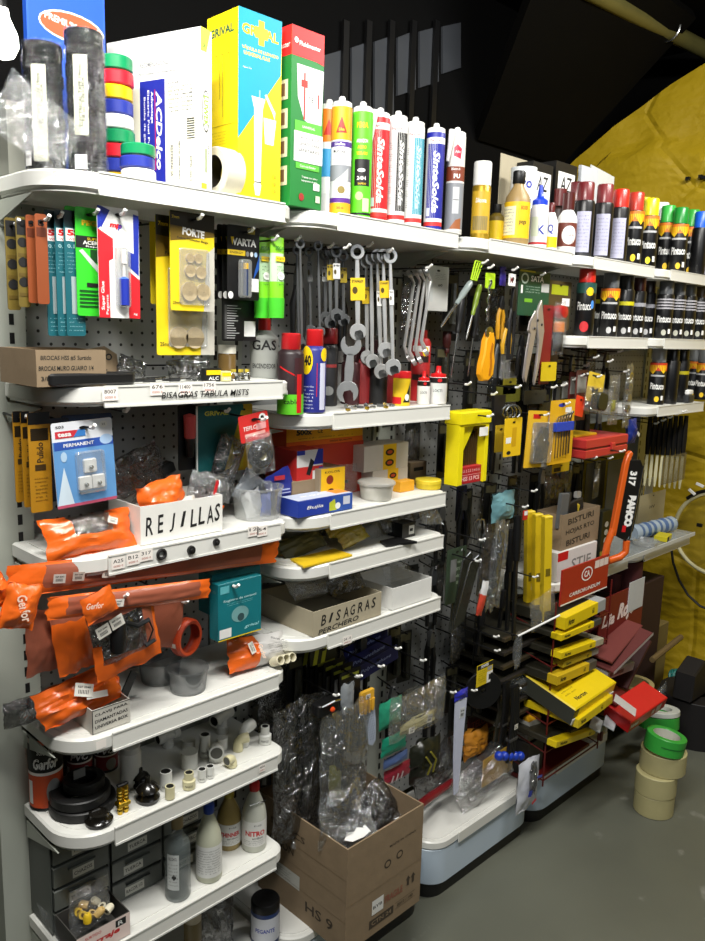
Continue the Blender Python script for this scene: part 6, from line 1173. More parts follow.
for k in range(4): mb.tube([(-.02+.008*k, 0, -.02), (-.005+.011*k, 0, .028)], .0022, LIME, 6)
mb.tube([(-.02, 0, -.02), (.006, 0, -.022)], .0022, LIME, 6).tube([(-.005, 0, .028), (.03, 0, .026)], .0022, LIME, 6); solo(mb, 'lime_rack', 'lime green slotted holder at the top of the tester screwdrivers', 'holder', (q.x, .02, q.z), 0)
hook(487, 263, 'white tipped peg hook carrying the tester screwdrivers', .0)
# orange folding saw on a lime tag
q = P(490, 280, .005); t = thing('folding_knife', 'yellow orange handled knife hanging from a lime tag', 'knife', (q.x, .005, q.z)); k = q.z-P(489, 380, .005).z; s_ = k/.235
MB().xz(rrect(-.02, .022, -.022, .018, .003, 2), -.001, .001, LIME).build('lime_tag', t); MB().tube([(.004*math.sin(i*1.2)-.003-i*.0004, -.004, -.0-.0057*i) for i in range(20)], .0035, CHROME, 8).build('blade', t)
OY = c_('#e8a018', .35); o = [(-.022, -.14), (-.008, -.118), (.012, -.12), (.02, -.14), (.018, -.165), (.024, -.19), (.02, -.222), (.0, -.236), (-.026, -.236), (-.038, -.22), (-.036, -.195), (-.026, -.17)]
MB().xz([(x, v*s_) for x, v in o][::-1], -.016, .004, OY, .004).build('handle', t); MB().xz([(x, v*s_) for x, v in [(.003, -.145), (.01, -.15), (.004, -.175), (.008, -.2), (.003, -.224), (-.005, -.222), (-.0, -.2), (-.004, -.17)]][::-1], -.0175, -.016, c_('#b06c10')).build('grip_slot', t)
MB().lathe([(.005, -.003), (.016, -.002), (.016, .003), (.005, .004)], CHROME, 16, T(-.008, -.012, -.122*s_) @ Rx(PI/2)).build('pivot', t)
hook(493, 268, 'white tipped peg hook carrying the lime tag', -.02)
# scissors
def scissors(px, py, y, label, hm, L=.1, tg=None):
    q = P(px, py, y); t = thing('scissors', label, 'scissors', (q.x, y, q.z))
    for s in (-1, 1):
        MB().xz([(s*.0, 0), (s*.012, -L*.1), (s*.006, -L*.5), (0, -L*.5)][::-s], -.003+.002*s, .0+.002*s, CHROME).build('blade', t)
        MB().tube([(s*(.004+.014*math.sin(a)), 0, -L*.52-.022*(1-math.cos(a))) for a in [i*2*PI/14 for i in range(14)]], .0032, hm, 6, True).build('handle_loop', t)
    return t
def pliers(px, py, y, label, hm, L=.13, sp=.016, jm=STEEL, hf=.65):
    q = P(px, py, y); t = thing('pliers', label, 'pliers', (q.x, y, q.z)); 
    MB().xz([(-.004, 0), (.004, 0), (.011, -L*.18), (.009, -L*.32), (-.009, -L*.32), (-.011, -L*.18)][::-1], -.005, .005, jm, .001).build('jaw', t)
    for s in (-1, 1): MB().tube([(s*.005, 0, -L*.28), (s*.012, 0, -L*.45), (s*sp, 0, -L*.75), (s*sp*.8, 0, -L)], [.005, .006, .0065, .005], hm, 8).build('handle', t)
    return t
q = P(503, 276, .04); mb = MB().bag(.03, .05, .006, c_('#3a2f8c', .3), seed=130, amp=.6); solo(mb, 'purple_tag', 'crumpled purple tag above the yellow handled snips', 'tag', q)
q = P(512, 280, .02); t = boxt('white_tag', 'white tag with red and black mark above the black pliers', 'tag', .033, .002, .034, WHT, (q.x, .02, q.z-.017), face=lambda d, w, h: (d.text('M', w*.4, h*.5, w*.35, h*.45, c_('#7a1818'), bold=.05), d.text('P', w*.65, h*.5, w*.25, h*.45, INK, bold=.05)))
pliers(502, 296, .05, 'yellow handled snips below the purple tag', c_('#c9921c', .4), .12, .012); pliers(508, 318, .035, 'yellow and black snips with open handles, lower one', c_('#c99a24', .4), .1, .02)
pliers(514, 288, .03, 'black handled pliers hanging under the white tag', BLK, .2, .01); pliers(500, 330, .1, 'steel pliers in shadow behind the yellow snips', DST, .14); pliers(522, 335, .08, 'dark pliers hanging behind the green card', BLK, .12)
pouch('clear_bag', 'narrow clear bag hanging right of the orange knife', 'bag', (xat(507, .04, 1.5), .05, P(507, 362, .05).z), .05, .1, .012, FILM, seed=133, amp=.3); hook(517, 270, 'white tipped peg hook above the black pliers', .0)
# locking pliers on green card
def d_sata(d, w, h): d.ell(w*.18, h*.82, w*.12, h*.12, c_('#c8dccf')); d.ell(w*.18, h*.82, w*.08, h*.08, c_('#1c4a32')); d.text('SATA', w*.58, h*.83, w*.42, h*.13, WHT, bold=.03); d.rect(w*.02, h*.96, w*.5, h, c_('#a8a020')); d.text('1', w*.1, h*.58, w*.06, h*.18, WHT); d.lines(w*.2, h*.5, w*.7, h*.68, 3, c_('#a8c0b0')); d.rect(w*.2, h*.3, w*.45, h*.38, c_('#6fae2c')); d.rect(w*.72, h*.55, w*.98, h*.75, c_('#b9bcb8'))
card('locking_pliers_card', 'dark green plier card above the locking pliers', 'tool card', (518, 271, 549, 316), .05, c_('#1c4a32'), d_sata, hk='white tipped peg hook carrying the green plier card')
q = P(538, 300, .025); t = thing('locking_pliers', 'large silver locking pliers hanging below the green plier card', 'pliers', (q.x, .02, q.z)); SV = mat('nickel', '#c4bcb8', .35, .7); k = (q.z-P(530, 385, .025).z)/.21
def pz(o, y0, y1, nm, m=SV): MB().xz([(x*1.45, v*k) for x, v in o][::-1], y0, y1, m, .0015).build(nm, t)
pz([(-.012, -.03), (-.006, -.012), (.002, 0), (.006, -.02), (.012, -.045), (.018, -.075), (.012, -.13), (.004, -.18), (-.004, -.21), (-.008, -.2), (-.002, -.15), (.0, -.1), (-.008, -.07)], -.008, .0, 'fixed_jaw_handle')
pz([(-.012, -.028), (-.03, -.055), (-.034, -.075), (-.028, -.082), (-.036, -.13), (-.042, -.19), (-.036, -.2), (-.024, -.14), (-.014, -.09), (-.012, -.06)], -.006, .002, 'lever_handle')
mb = MB()
for u, v in ((.006, -.06), (-.02, -.07), (-.01, -.05)): mb.lathe([(.001, 0), (.004, 0), (.003, .002), (.001, .0025)], STEEL, 10, T(u*1.4, -.008, v*k) @ Rx(PI/2))
mb.build('rivet', t)
# bit set and blade packs on the right of bay three
card('bit_set_card', 'brown card with yellow green label beside the green plier card', 'tool card', (548, 281, 570, 330), .06, c_('#4d4024'), lambda d, w, h: (d.rect(w*.1, h*.72, w*.85, h*.92, c_('#a8b020')), d.rect(w*.6, h*.5, w*.95, h*.66, WHT)))
q = P(560, 312, .03); t = thing('bit_driver', 'red and black ratchet driver with round red head in clear pack', 'screwdriver', (q.x, .03, q.z)); RB = c_('#a82020', .3)
MB().lathe([(.001, -.02), (.018, -.018), (.021, 0), (.018, .018), (.001, .02)], RB, 18, Rx(PI/2)).build('ratchet_head', t); MB().lathe([(.001, -.12), (.014, -.118), (.015, -.07), (.017, -.06), (.017, -.03), (.001, -.028)], [BLK, BLK, BLK, c_('#d8791c'), c_('#d8a01c'), c_('#d8a01c')], 14).build('grip', t); MB().bag(.06, .16, .04, FILM, T(0, 0, -.05), seed=5, amp=.15).build('clear_pack', t)
for i, (b, y, c) in enumerate((((541, 305, 551, 384), .035, '#7c1c1c'), ((547, 340, 558, 368), .05, '#2a1a1a'))):
    card('tool_card', ('long red strip card left of the ratchet driver', 'dark strip card under the ratchet driver')[i], 'tool card', b, y, c_(c))
card('tool_card', 'yellow tag hanging below the ratchet driver', 'tag', (541, 362, 556, 381), .028, c_('#d0b41c'))
# dark goods hanging close against the panels behind the front rows
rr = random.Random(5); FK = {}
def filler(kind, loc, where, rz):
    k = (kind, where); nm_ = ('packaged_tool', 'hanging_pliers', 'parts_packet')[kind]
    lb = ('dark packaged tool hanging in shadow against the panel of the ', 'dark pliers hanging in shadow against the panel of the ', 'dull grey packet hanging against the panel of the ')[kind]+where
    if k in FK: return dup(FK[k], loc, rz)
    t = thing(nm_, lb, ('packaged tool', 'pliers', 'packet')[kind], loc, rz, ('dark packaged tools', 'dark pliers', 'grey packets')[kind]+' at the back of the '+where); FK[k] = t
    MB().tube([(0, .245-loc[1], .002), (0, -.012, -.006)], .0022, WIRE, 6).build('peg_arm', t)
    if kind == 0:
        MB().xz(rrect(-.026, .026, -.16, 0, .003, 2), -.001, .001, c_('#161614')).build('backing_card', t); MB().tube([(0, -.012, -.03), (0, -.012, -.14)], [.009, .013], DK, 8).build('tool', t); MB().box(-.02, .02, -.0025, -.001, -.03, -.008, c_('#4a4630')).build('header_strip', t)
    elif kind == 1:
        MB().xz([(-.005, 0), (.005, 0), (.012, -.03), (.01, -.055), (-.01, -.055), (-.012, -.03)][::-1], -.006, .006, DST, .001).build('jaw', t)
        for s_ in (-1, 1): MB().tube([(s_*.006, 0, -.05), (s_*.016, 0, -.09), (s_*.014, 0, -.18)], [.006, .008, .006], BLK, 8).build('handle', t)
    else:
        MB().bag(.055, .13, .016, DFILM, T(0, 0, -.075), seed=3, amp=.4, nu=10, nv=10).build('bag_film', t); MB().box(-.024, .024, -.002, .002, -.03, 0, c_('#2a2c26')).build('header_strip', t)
    return t
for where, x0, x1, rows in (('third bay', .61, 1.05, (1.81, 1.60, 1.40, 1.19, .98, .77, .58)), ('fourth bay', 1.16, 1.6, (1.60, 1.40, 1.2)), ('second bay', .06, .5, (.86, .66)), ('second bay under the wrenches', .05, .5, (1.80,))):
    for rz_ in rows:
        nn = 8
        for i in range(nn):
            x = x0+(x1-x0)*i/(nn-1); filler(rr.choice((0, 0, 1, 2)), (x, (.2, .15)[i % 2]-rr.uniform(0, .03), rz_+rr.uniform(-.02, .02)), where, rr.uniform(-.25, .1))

# ================================================================== THIRD BAY, SECOND ROW
t = thing('drill_bit_case', 'yellow drill bit case with red base label hanging at the left', 'drill bit case', (0, 0, 0)); q0 = P(457, 484, .0); q1 = P(486, 484, .0); zt = P(472, 412, .0).z; zb = P(470, 484, .0).z
w, h = q1.x-q0.x, zt-zb; t.location = ((q0.x+q1.x)/2, .0, zb); YP = c_('#e4d418', .3)
mb = MB(); mb.xz([(-w/2, 0), (-w*.34, 0), (-w*.34, h*.8), (w*.38, h*.8), (w*.38, .0), (w/2, 0), (w/2, h), (-w/2, h)], 0, .045, YP, .001); mb.build('case_shell', t)
MB().box(-w/2-.002, w/2+.002, -.004, .05, h*.82, h+.002, YP, .004).build('hinged_lid', t); MB().box(-w*.34, w*.38, .008, .04, .0, h*.24, c_('#a81424'), .001).build('red_base', t)
mb = MB(); d = mb.dec(lambda u, v, o: (-w*.34+u, .008-o, v)); d.text('HSS 13 PCS', w*.36, h*.07, w*.6, h*.06, c_('#e8b8b8'), bold=.03); d.rect(0, h*.12, w*.72, h*.125, c_('#e8b8b8')); d.text('1.5 2 2.5 3 4 5 6', w*.36, h*.18, w*.6, h*.04, c_('#e8b8b8')); mb.build('printed_label', t)
mb = MB(); mb.box(-w*.34, w*.38, .04, .043, h*.24, h*.8, c_('#2c2a22')); mb.add([(-w*.34, .012, h*.35), (-w*.34, .012, h*.8), (w*.1, .012, h*.8)], [(0, 2, 1)], YP); mb.build('back_plate', t)
for k in range(9): MB().tube([(-w*.2+w*.065*k, .025, h*.22), (-w*.2+w*.065*k, .025, h*(.5+.03*k))], .0022+.0002*k, mat('bronze_drill', '#8a7048', .35, .9), 8).build('drill_bit', t)
MB().box(w*.12, w*.4, -.0062, -.004, h*.66, h*.78, WHT).build('price_sticker', t); hook(492, 417, 'long bare peg hook carrying the yellow drill bit case', -.05)
def x_hex(t, w, h):
    MB().xz(rrect(-w*.38, w*.36, h*.52, h*.66, .003, 2), -.014, -.002, c_('#1f3fae'), .001).build('blue_holder', t)
    for k in range(6): MB().tube([(-w*.3+w*.11*k, -.008, h*(.1+.01*k)), (-w*.3+w*.11*k, -.008, h*.7), (-w*.27+w*.11*k, -.008, h*(.74+.006*k)), (-w*.1+w*.09*k, -.008, h*(.76+.01*k))], .0022+.0003*k, CHROME, 6).build('hex_key', t)
card('hex_key_card', 'yellow card with chrome hex keys in a blue holder', 'tool card', (549, 400, 573, 463), .02, c_('#d8a51c'), lambda d, w, h: (d.ell(w*.45, h*.92, w*.15, h*.03, BLU), d.rect(w*.6, h*.8, w*.85, h*.88, WHT)), extra=x_hex, hk='white tipped peg hook carrying the hex key card')
card('hex_key_card', 'dark edged card directly behind the chrome hex key card', 'tool card', (545, 402, 556, 466), .06, c_('#3a3420'))
card('tool_card', 'small yellow and black tag showing beneath the hex key card', 'tag', (552, 462, 569, 472), .05, c_('#c2a21a'), lambda d, w, h: d.rect(w*.1, h*.1, w*.5, h*.5, INK))
def x_vice(t, w, h):
    MB().xz([(x*w, v*h) for x, v in ((-.28, .12), (.1, .1), (.3, .18), (.34, .45), (.22, .5), (.3, .62), (.2, .72), (.02, .72), (-.06, .6), (-.2, .5))], -.014, -.002, STEEL, .002).build('grey_tool', t); blister(t, w, h, w*.2, h*.08, w*.95, h*.8, .016, FILMH)
card('tool_card', 'yellow and white card with a grey clamp tool in blister', 'tool card', (525, 411, 549, 467), .03, c_('#dfb228'), lambda d, w, h: (d.poly([(w*.72, 0), (w, 0), (w, h), (w*.85, h)], c_('#c6c6c2')), d.rect(w*.2, h*.86, w*.5, h*.94, RED)), extra=x_vice, lean=.06, hk='peg hook carrying the yellow and white tool card')
t = card('shackle_card', 'small yellow card below round grey shackles', 'tool card', (504, 418, 521, 456), .02, c_('#e2b91c'), lambda d, w, h: (d.rect(w*.45, h*.25, w*.7, h*.75, c_('#c89c14')), d.rect(w*.1, h*.35, w*.4, h*.5, WHT), d.ell(w*.3, h*.1, w*.12, h*.05, INK)))
card('shackle_card', 'second small yellow card left of the shackle card', 'tool card', (495, 425, 505, 452), .05, c_('#b79a22'))
for i in range(3):
    q = P(513-4*i, 412, .02+.025*i); mb = MB(); mb.tube([(.024*math.cos(a), 0, .02*math.sin(a)) for a in [PI*j/10 for j in range(-3, 14)]], .0038, CHROME, 8); solo(mb, 'steel_shackle', 'round grey shackle above the small yellow card, '+('front one', 'middle one', 'rear one')[i], 'shackle', (q.x, q.y, q.z), -.4)
for i, (px, y, c) in enumerate(((498, .07, '#16161c'), (532, .1, '#20201c'), (541, .1, '#35331c'), (520, .12, '#1c1c1a'))):
    card('tool_card', 'dark package behind the yellow cards, %s of four' % ['leftmost', 'third from the left', 'rightmost', 'second from the left'][i], 'tool card', (px-5, 395, px+6, 450), y, c_(c))
for i, (b, c) in enumerate((((496, 385, 520, 402), '#5a5a1c'), ((503, 378, 516, 394), '#8a8020'), ((524, 390, 546, 404), '#37372e'))):
    card('tool_card', ('olive package under the pliers row', 'yellow green package under the pliers row', 'grey package top above the clamp card')[i], 'tool card', b, .09, c_(c))
for i, (px, py) in enumerate(((470, 385), (496, 395), (520, 388), (556, 388), (566, 386))): hook(px, py, 'white tipped hook in the gap between upper and lower tools, '+(ORD[i] if i < 4 else 'rightmost'), .0)

# ================================================================== THIRD BAY, LOWER ROWS
CB = clear('clear_hose_film', '#8f9598', .14, .3, 1., 20, .06)
card('tool_card', 'navy packet hanging left under the drill bit case', 'packet', (456, 486, 466, 520), .16, c_('#181e3a'))
pouch('blue_white_bag', 'pale teal bag lying on hooks under the drill bit case', 'bag', (xat(505, .08, 1.1), .09, P(503, 506, .09).z), .12, .09, .03, c_('#6f9ea6', .3), seed=140, amp=.4)
card('tool_card', 'green grey card pack at the left of the lower third bay', 'tool card', (446, 548, 465, 602), .1, c_('#3a4a38'), lambda d, w, h: (d.rect(w*.2, h*.4, w*.5, h*.8, GRY), d.lines(w*.5, h*.3, w*.9, h*.8, 4, c_('#9fb09a'))))
for i in range(3):
    a = P(468-6*i, 556-2*i, .05+.03*i); b = P(452-1*i, 632, .05+.03*i); L = (a-b).length; t = thing('rule_pack', 'slanting steel edged blade pack, '+('front', 'middle', 'rear')[i]+' one of three', 'package', b, -.3, tilt=(0, math.atan2(a.x-b.x, a.z-b.z)))
    MB().xz([(-.004, 0), (.03, .04), (.03, L-.0), (.018, L+.01), (-.004, L*.93)], -.002, .002, DK).build('dark_pack', t); MB().tube([(-.004, -.003, 0), (-.004, -.003, L*.93), (.018, -.003, L+.01)], .0022, CHROME, 6).build('steel_edge', t)
pouch('clear_bag', 'long glossy clear bag with bright creases in the lower third bay', 'bag', (xat(497, .03, .95), .03, P(497, 565, .03).z), .075, .27, .03, CB, ry=.12, seed=142, amp=.35, parts=lambda t: (MB().bag(.035, .2, .02, DK, seed=6, amp=.3).build('dark_contents', t)), nu=22)
pouch('clear_bag', 'smaller dark clear bag with lime tag behind the glossy one', 'bag', (xat(487, .09, 1.0), .09, P(486, 560, .09).z), .07, .22, .02, DFILM, ry=.1, seed=143, amp=.3)
pouch('red_white_bag', 'small red and white item hanging before the clear bag', 'packet', (xat(477, .015, .85), .0, P(477, 600, .0).z), .03, .1, .016, lambda u, v, s: c_('#b8402e', .3) if v < .6 else c_('#c4c4c4'), ry=.3, seed=144, amp=.4)
for i in range(2):
    q = P(481-4*i, 526, .05+.03*i); mb = MB(); mb.tube([(-.014, 0, -.05), (-.014, 0, .0), (-.01, 0, .014), (0, 0, .02), (.012, 0, .016), (.016, 0, .004), (.016, 0, -.01)], .003, CHROME, 8); solo(mb, 'steel_hook', 'bent steel hook above the blade packs, '+('front one', 'rear one')[i], 'hook', q)
for i, (px, py0, py1, y) in enumerate(((518, 516, 640, .03), (511, 530, 645, .07), (503, 590, 640, .1), (482, 610, 655, .1))):
    a = P(px, py0, y); b = P(px-5, py1, y); L = (a-b).length; t = thing('caulk_gun', 'long dark bar tool hanging left of the yellow levels, '+('nearest to them', 'second', 'third', 'farthest from them')[i], 'bar tool', b, 0, tilt=(0, math.atan2(a.x-b.x, a.z-b.z)))
    MB().box(-.006, .006, -.004, .004, 0, L*.75, STEEL, .001).build('bar', t); MB().tube([(0, 0, L*.65), (0, 0, L*.85), (0, 0, L)], [.011, .014, .011], BLK, 10).build('grip', t)
q = P(524, 516, .02); boxt('red_white_tag', 'red and white tag at the top of the dark bar tool', 'tag', .022, .004, .03, c_('#b82a20'), (q.x-.006, .012, q.z-.01), face=lambda d, w, h: d.rect(w*.1, h*.5, w*.9, h*.95, WHT))
YL = c_('#cfb21e', .35)
for i, (px, py0, py1, y) in enumerate(((532, 513, 634, .08), (540, 516, 632, .05), (549, 518, 621, .0))):
    a = P(px, py0, y); b = P(px-4, py1, y); L = (a-b).length; t = thing('spirit_level', 'long yellow spirit level hanging upright, '+('leftmost', 'middle', 'rightmost and nearest')[i]+' of three', 'spirit level', b, -.4, tilt=(0, math.atan2(a.x-b.x, a.z-b.z)))
    MB().box(-.014, .014, -.01, .01, 0, L, YL, .003).build('level_body', t); MB().box(-.008, .008, -.0115, -.01, L*.45, L*.52, c_('#6a5c14')).build('vial_window', t); MB().box(-.015, .015, -.011, .011, L-.003, L+.006, c_('#e0c22a'), .002).build('end_cap', t)
pouch('clear_bag', 'clear film bag spread below the yellow levels', 'bag', (xat(541, -.02, .85), -.03, P(541, 608, -.02).z), .14, .1, .03, FILM, ry=-.2, seed=150, amp=.3)
pouch('clear_bag', 'thin clear bag tail hanging below the yellow levels', 'bag', (xat(519, -.01, .75), -.01, P(518, 650, -.01).z), .03, .12, .02, FILM, seed=151, amp=.4)
a = P(518, 636, -.02); b = P(560, 615, -.1); mb = MB(); mb.tube([a, b], .0032, TIP, 8); mb.tube([a, (a.x, .242, a.z)], .0022, WIRE, 6); o = solo(mb, 'peg_hook', 'long white tipped rod sticking out below the yellow levels', 'hook')
for i, (px, py, y) in enumerate(((537, 578, .0), (498, 638, -.0), (499, 652, .0), (484, 541, .0), (480, 562, .0), (536, 492, .0), (527, 508, .0), (476, 692, .0), (520, 690, .0))):
    hook(px, py, 'peg hook '+('between the yellow levels', 'with white tip under the dark bars', 'with white tip just above the round black disc', 'over the blade packs, upper', 'over the blade packs, lower', 'above the teal bag, upper', 'above the teal bag, lower', 'below the yellow and white tag', 'above the hanging black bundle')[i], y)
# round black disc with yellow tag
q = P(483, 690, .04); t = thing('cutting_disc', 'black round disc hanging with a yellow and white tag', 'disc', (q.x, .04, q.z)); MB().lathe([(.008, -.004), (.06, -.004), (.062, 0), (.06, .004), (.008, .004), (.008, -.004)], BLK, 32, Rz(-.5) @ Rx(PI/2)).build('disc', t)
mb = MB(); M = T(-.014, -.012, .062); mb.box(-.04, .04, -.001, .001, -.034, .034, c_('#d8bd1c'), M=M); d = mb.dec(lambda u, v, o: M @ Vector((-.04+u, -.001-o, -.034+v))); d.rect(0, .054, .08, .068, INK); d.text('POWER', .038, .061, .04, .01, WHT, bold=.04); d.rect(.05, 0, .08, .036, WHT); d.rect(.052, .04, .076, .052, c_('#a8a8a4')); d.lines(.006, .01, .044, .05, 6, c_('#7a6a10')); d.rect(.06, .008, .074, .026, INK); mb.build('yellow_tag', t)
pouch('clear_bag', 'long clear tube bag lying across the lower hooks of the third bay', 'bag', (xat(524, .05, .62), .05, P(524, 684, .05).z), .15, .07, .04, FILMH, ry=.35, seed=155, amp=.2)
for i, (px, y, w, L, m) in enumerate(((506, .01, .02, .2, BLK), (515, -.02, .028, .25, BLK), (500, .04, .018, .17, DK))):
    q = P(px, 682+4*i, y); t = thing('cable_bundle', 'hanging black cable bundle, '+('middle one', 'front one with white sticker', 'rear left one')[i], 'cable bundle', q)
    for k in range(4): MB().tube([(-w/2+w*k/3, 0, 0), (-w/2+w*k/3+.004, -.005, -L*.4), (-w/2+w*k/3-.003, 0, -L+.01*(k % 2)), ], .0065, m, 8).build('cable_loop', t)
    MB().box(-w*.7, w*.7, -.01, .009, -L*.72, -L*.68, c_('#3a3a3a'), .001).build('tie', t)
    if i == 1: slip(t, 0, -L*.52, .018, .016, -.014)
for i in range(5): q = P(499+5.3*i, 756, -.02); mb = MB().sph((0, 0, 0), .0148, c_('#1c3aa8', .25)); solo(mb, 'blue_bead', 'blue plastic ball, %s in the row under the black cables' % ORD[i], 'ball', q)
pouch('yellow_gloves', 'orange yellow gloves heaped left of the black cables', 'gloves', (xat(483, .08, .5), .1, P(483, 738, .1).z), .12, .09, .05, c_('#b8791c', .6), seed=160, amp=.5)
card('tool_card', 'dark red packet with light lettering behind the yellow gloves', 'packet', (468, 708, 502, 730), .17, c_('#4a1412'), lambda d, w, h: d.text('TELURIDO', w*.5, h*.5, w*.8, h*.3, c_('#a85040')))
pouch('dark_parts_bag', 'dark bag with thin yellow straps in the second bay', 'bag', (xat(432, .08, .55), .1, P(432, 755, .1).z), .14, .12, .05, c_('#23251c', .3), seed=161, amp=.5, parts=lambda t: MB().tube([(-.03, -.03, .03), (-.01, -.035, .0), (-.02, -.03, -.03)], .003, c_('#9a9430'), 6).tube([(-.01, -.03, .04), (.012, -.035, .01), (.005, -.03, -.03)], .003, c_('#9a9430'), 6).build('yellow_strap', t))
q = P(535, 728, .02); t = openbox('carton_box', 'white box holding two yellow handles beside the sandpaper stand', 'box', .07, .08, .07, c_('#a8a8a0'), (q.x, .06, q.z-.04)); 
boxt('dark_carton', 'dark carton beneath the white box of yellow handles', 'box', .09, .1, q.z-.04-ZB, c_('#1c1a18'), (q.x, .06, ZB))
for i in range(2): mb = MB(); mb.tube([(-.03, 0, 0), (.0, 0, .002), (.03, 0, 0)], [.013, .015, .012], c_('#dca41a', .4), 12); solo(mb, 'yellow_handle', ('upper', 'lower')[i]+' yellow handle in the white box by the sandpaper stand', 'tool', (q.x, .035+.02*i, q.z+.03-.028*i), -.2)  # bare yellow handle cylinders, no tool head modelled
card('tool_card', 'pale yellow sheet behind the blue balls', 'sheet', (483, 752, 512, 778), .05, c_('#c29a38'))
# on the third base deck
z = ZB
pouch('clear_bag', 'crumpled clear bag lying on the third base deck', 'bag', (xat(485, .05, z+.06), .06, z+.07), .26, .12, .07, CR, ry=-.25, rx=-.4, seed=165, amp=.5, nu=24)
pouch('carrier_bag', 'white carrier bag with blue and red print hanging over the deck corner', 'bag', (xat(526, -.02, z+.16), -.035, P(526, 780, -.02).z), .12, .17, .03, c_('#c9ccd4', .35), seed=166, amp=.4, parts=lambda t: (slip(t, -.03, -.01, .02, .02, -.03, .3, m=c_('#2a3a9c'), txt=False), slip(t, .02, .03, .03, .008, -.03, .2, m=c_('#4a5ab0'), txt=False), slip(t, .0, -.05, .025, .008, -.028, -.3, m=c_('#b8303c'), txt=False), MB().bag(.03, .11, .02, DFILM, T(-.005, -.022, .03), seed=8, amp=.6).build('black_bundle', t)))
a = P(408, 814, .02); b = P(452, 782, .1); mb = MB(); mb.tube([a, (a+b)/2+Vector((0, 0, .003)), b], [.013, .013, .011], c_('#7c1c22', .35), 10); solo(mb, 'red_tube', 'dark red tube lying slanted behind the brown carton', 'tube')
pouch('dark_parts_bag', 'black film bag lying behind the dark red tube', 'bag', (xat(440, .12, z+.1), .14, z+.11), .2, .14, .06, DFILM, ry=-.4, seed=167, amp=.5)

# ================================================================== FOURTH AND FIFTH BAY, SPRAY CANS
CB_ = c_('#101012', .35)
def pinto(d, r, h, flame=True, col='#e07820', dot='#e8c020'):
    if flame: d.rect(-r*1.5, h*.6, r*1.5, h*.74, c_(col), n=10); d.poly([(-r*1.2, h*.6), (-r*.6, h*.54), (0, h*.66), (r*.7, h*.55), (r*1.2, h*.64), (r*1.2, h*.7), (-r*1.2, h*.7)], c_('#f0c21a')); d.rect(-r*.9, h*.5, r*.9, h*.53, c_('#b8b8b8'), n=5)
    d.text('Pintuco', .05*r, h*.33, r*1.75, h*.12, WHT, bold=.03); d.ell(r*.1, h*.1, r*.28, h*.05, c_(dot)); d.rect(r*.6, h*.08, r*.95, h*.16, WHT, n=2)
def backlab(d, r, h): d.rect(-r*.75, h*.05, r*.75, h*.6, c_('#b4b4cc'), n=6); d.lines(-r*.6, h*.1, r*.6, h*.56, 10, c_('#8c8ca8')); d.rect(-r, h*.0, r, h*.04, c_('#303034'), n=6)
CAPP = [(.8, .75), (.84, .755), (.83, .985), (.76, 1), (.01, 1)]
CNP = [(.01, 0), (.94, 0), (1, .012), (1, .72), (.93, .75), (.01, .76)]
def can_(px, y, z, pt, cap, lbl, deco, r=.0305, body=CB_): return bottle('spray_can', lbl+' spray can', px, y, z, pt, CNP, body, deco, 'spray can', [('cap', CAPP, capc(cap))], r)
P0 = lambda d, r, h: pinto(d, r, h)
z = ZT
for a in ((572, .13, 181, '#5a1c20', 'rear maroon capped', None), (581, .04, 181, '#6e2428', 'left maroon capped white labelled', backlab), (600, .04, 183, '#7a2c30', 'right maroon capped white labelled', backlab), (616, .04, 188, '#cc2a20', 'bright red capped white labelled', backlab),
          (631, .05, 191, '#b83426', 'red capped black flame labelled', P0), (638, .14, 196, '#e0cc1e', 'rear yellow capped', None), (646, .045, 197, '#ece01c', 'front yellow capped black flame labelled', lambda d, r, h: pinto(d, r, h, dot='#f0e020')),
          (656, .14, 201, '#e8e8e8', 'white capped', None)): can_(a[0], a[1], z, a[2], a[3], a[4], a[5])
for a in ((663, .1, 204, '#3cae48', 'light green capped black', P0), (676, .045, 206, '#1f8a34', 'dark green capped black flame labelled', P0), (687, .1, 208, '#36a83e', 'rear green capped black', P0), (696, .06, 210, '#1c62d8', 'light blue capped', None), (706, .045, 213, '#2038c8', 'dark blue capped white labelled', backlab)): can_(a[0], a[1], z, a[2], a[3], a[4], a[5])
z = D2
def band(col, tx=True, fl=None): return lambda d, r, h: (d.rect(-r*1.5, h*.5, r*1.5, h*.56, c_(col), n=8), pinto(d, r, h, bool(fl), fl or '#e07820', '#b8b8b8') if tx else None)
for a in ((583, .035, 264, '#c0241c', 'red capped rainbow printed middle shelf', lambda d, r, h: (d.rect(-r*1.5, h*.6, r*1.5, h*.74, c_('#1c4a44'), n=8), d.ell(r*.4, h*.62, r*.4, h*.06, YEL), d.text('Pintuco', -.1*r, h*.42, r*1.5, h*.12, WHT), d.ell(r*.75, h*.44, r*.2, h*.06, c_('#4a8ad8')), d.ell(0, h*.13, r*.45, h*.075, c_('#c82a30')))),
          (598, .12, 270, '#4a4c4e', 'dark grey capped yellow banded middle shelf', band('#c8c01c')), (607, .04, 271, '#5c5e60', 'grey capped orange marble printed middle shelf', lambda d, r, h: pinto(d, r, h, True, '#c8641c', '#c0c0c0')),
          (622, .05, 273, '#1a1a1c', 'black capped yellow green banded middle shelf', band('#c8c01c')), (634, .06, 275, '#3a1416', 'dark maroon capped middle shelf', band('#9a9aa0')), (644, .1, 277, '#241416', 'brown black capped rear middle shelf', band('#8a8a90'))): can_(a[0], a[1], z, a[2], a[3], a[4], a[5])
sil = lambda d, r, h: ([d.rect(-r*1.5, h*(.5+.05*k), r*1.5, h*(.525+.05*k), c_('#b0aeb4'), n=8) for k in range(4)], pinto(d, r, h, False, dot='#b8b8a8'))
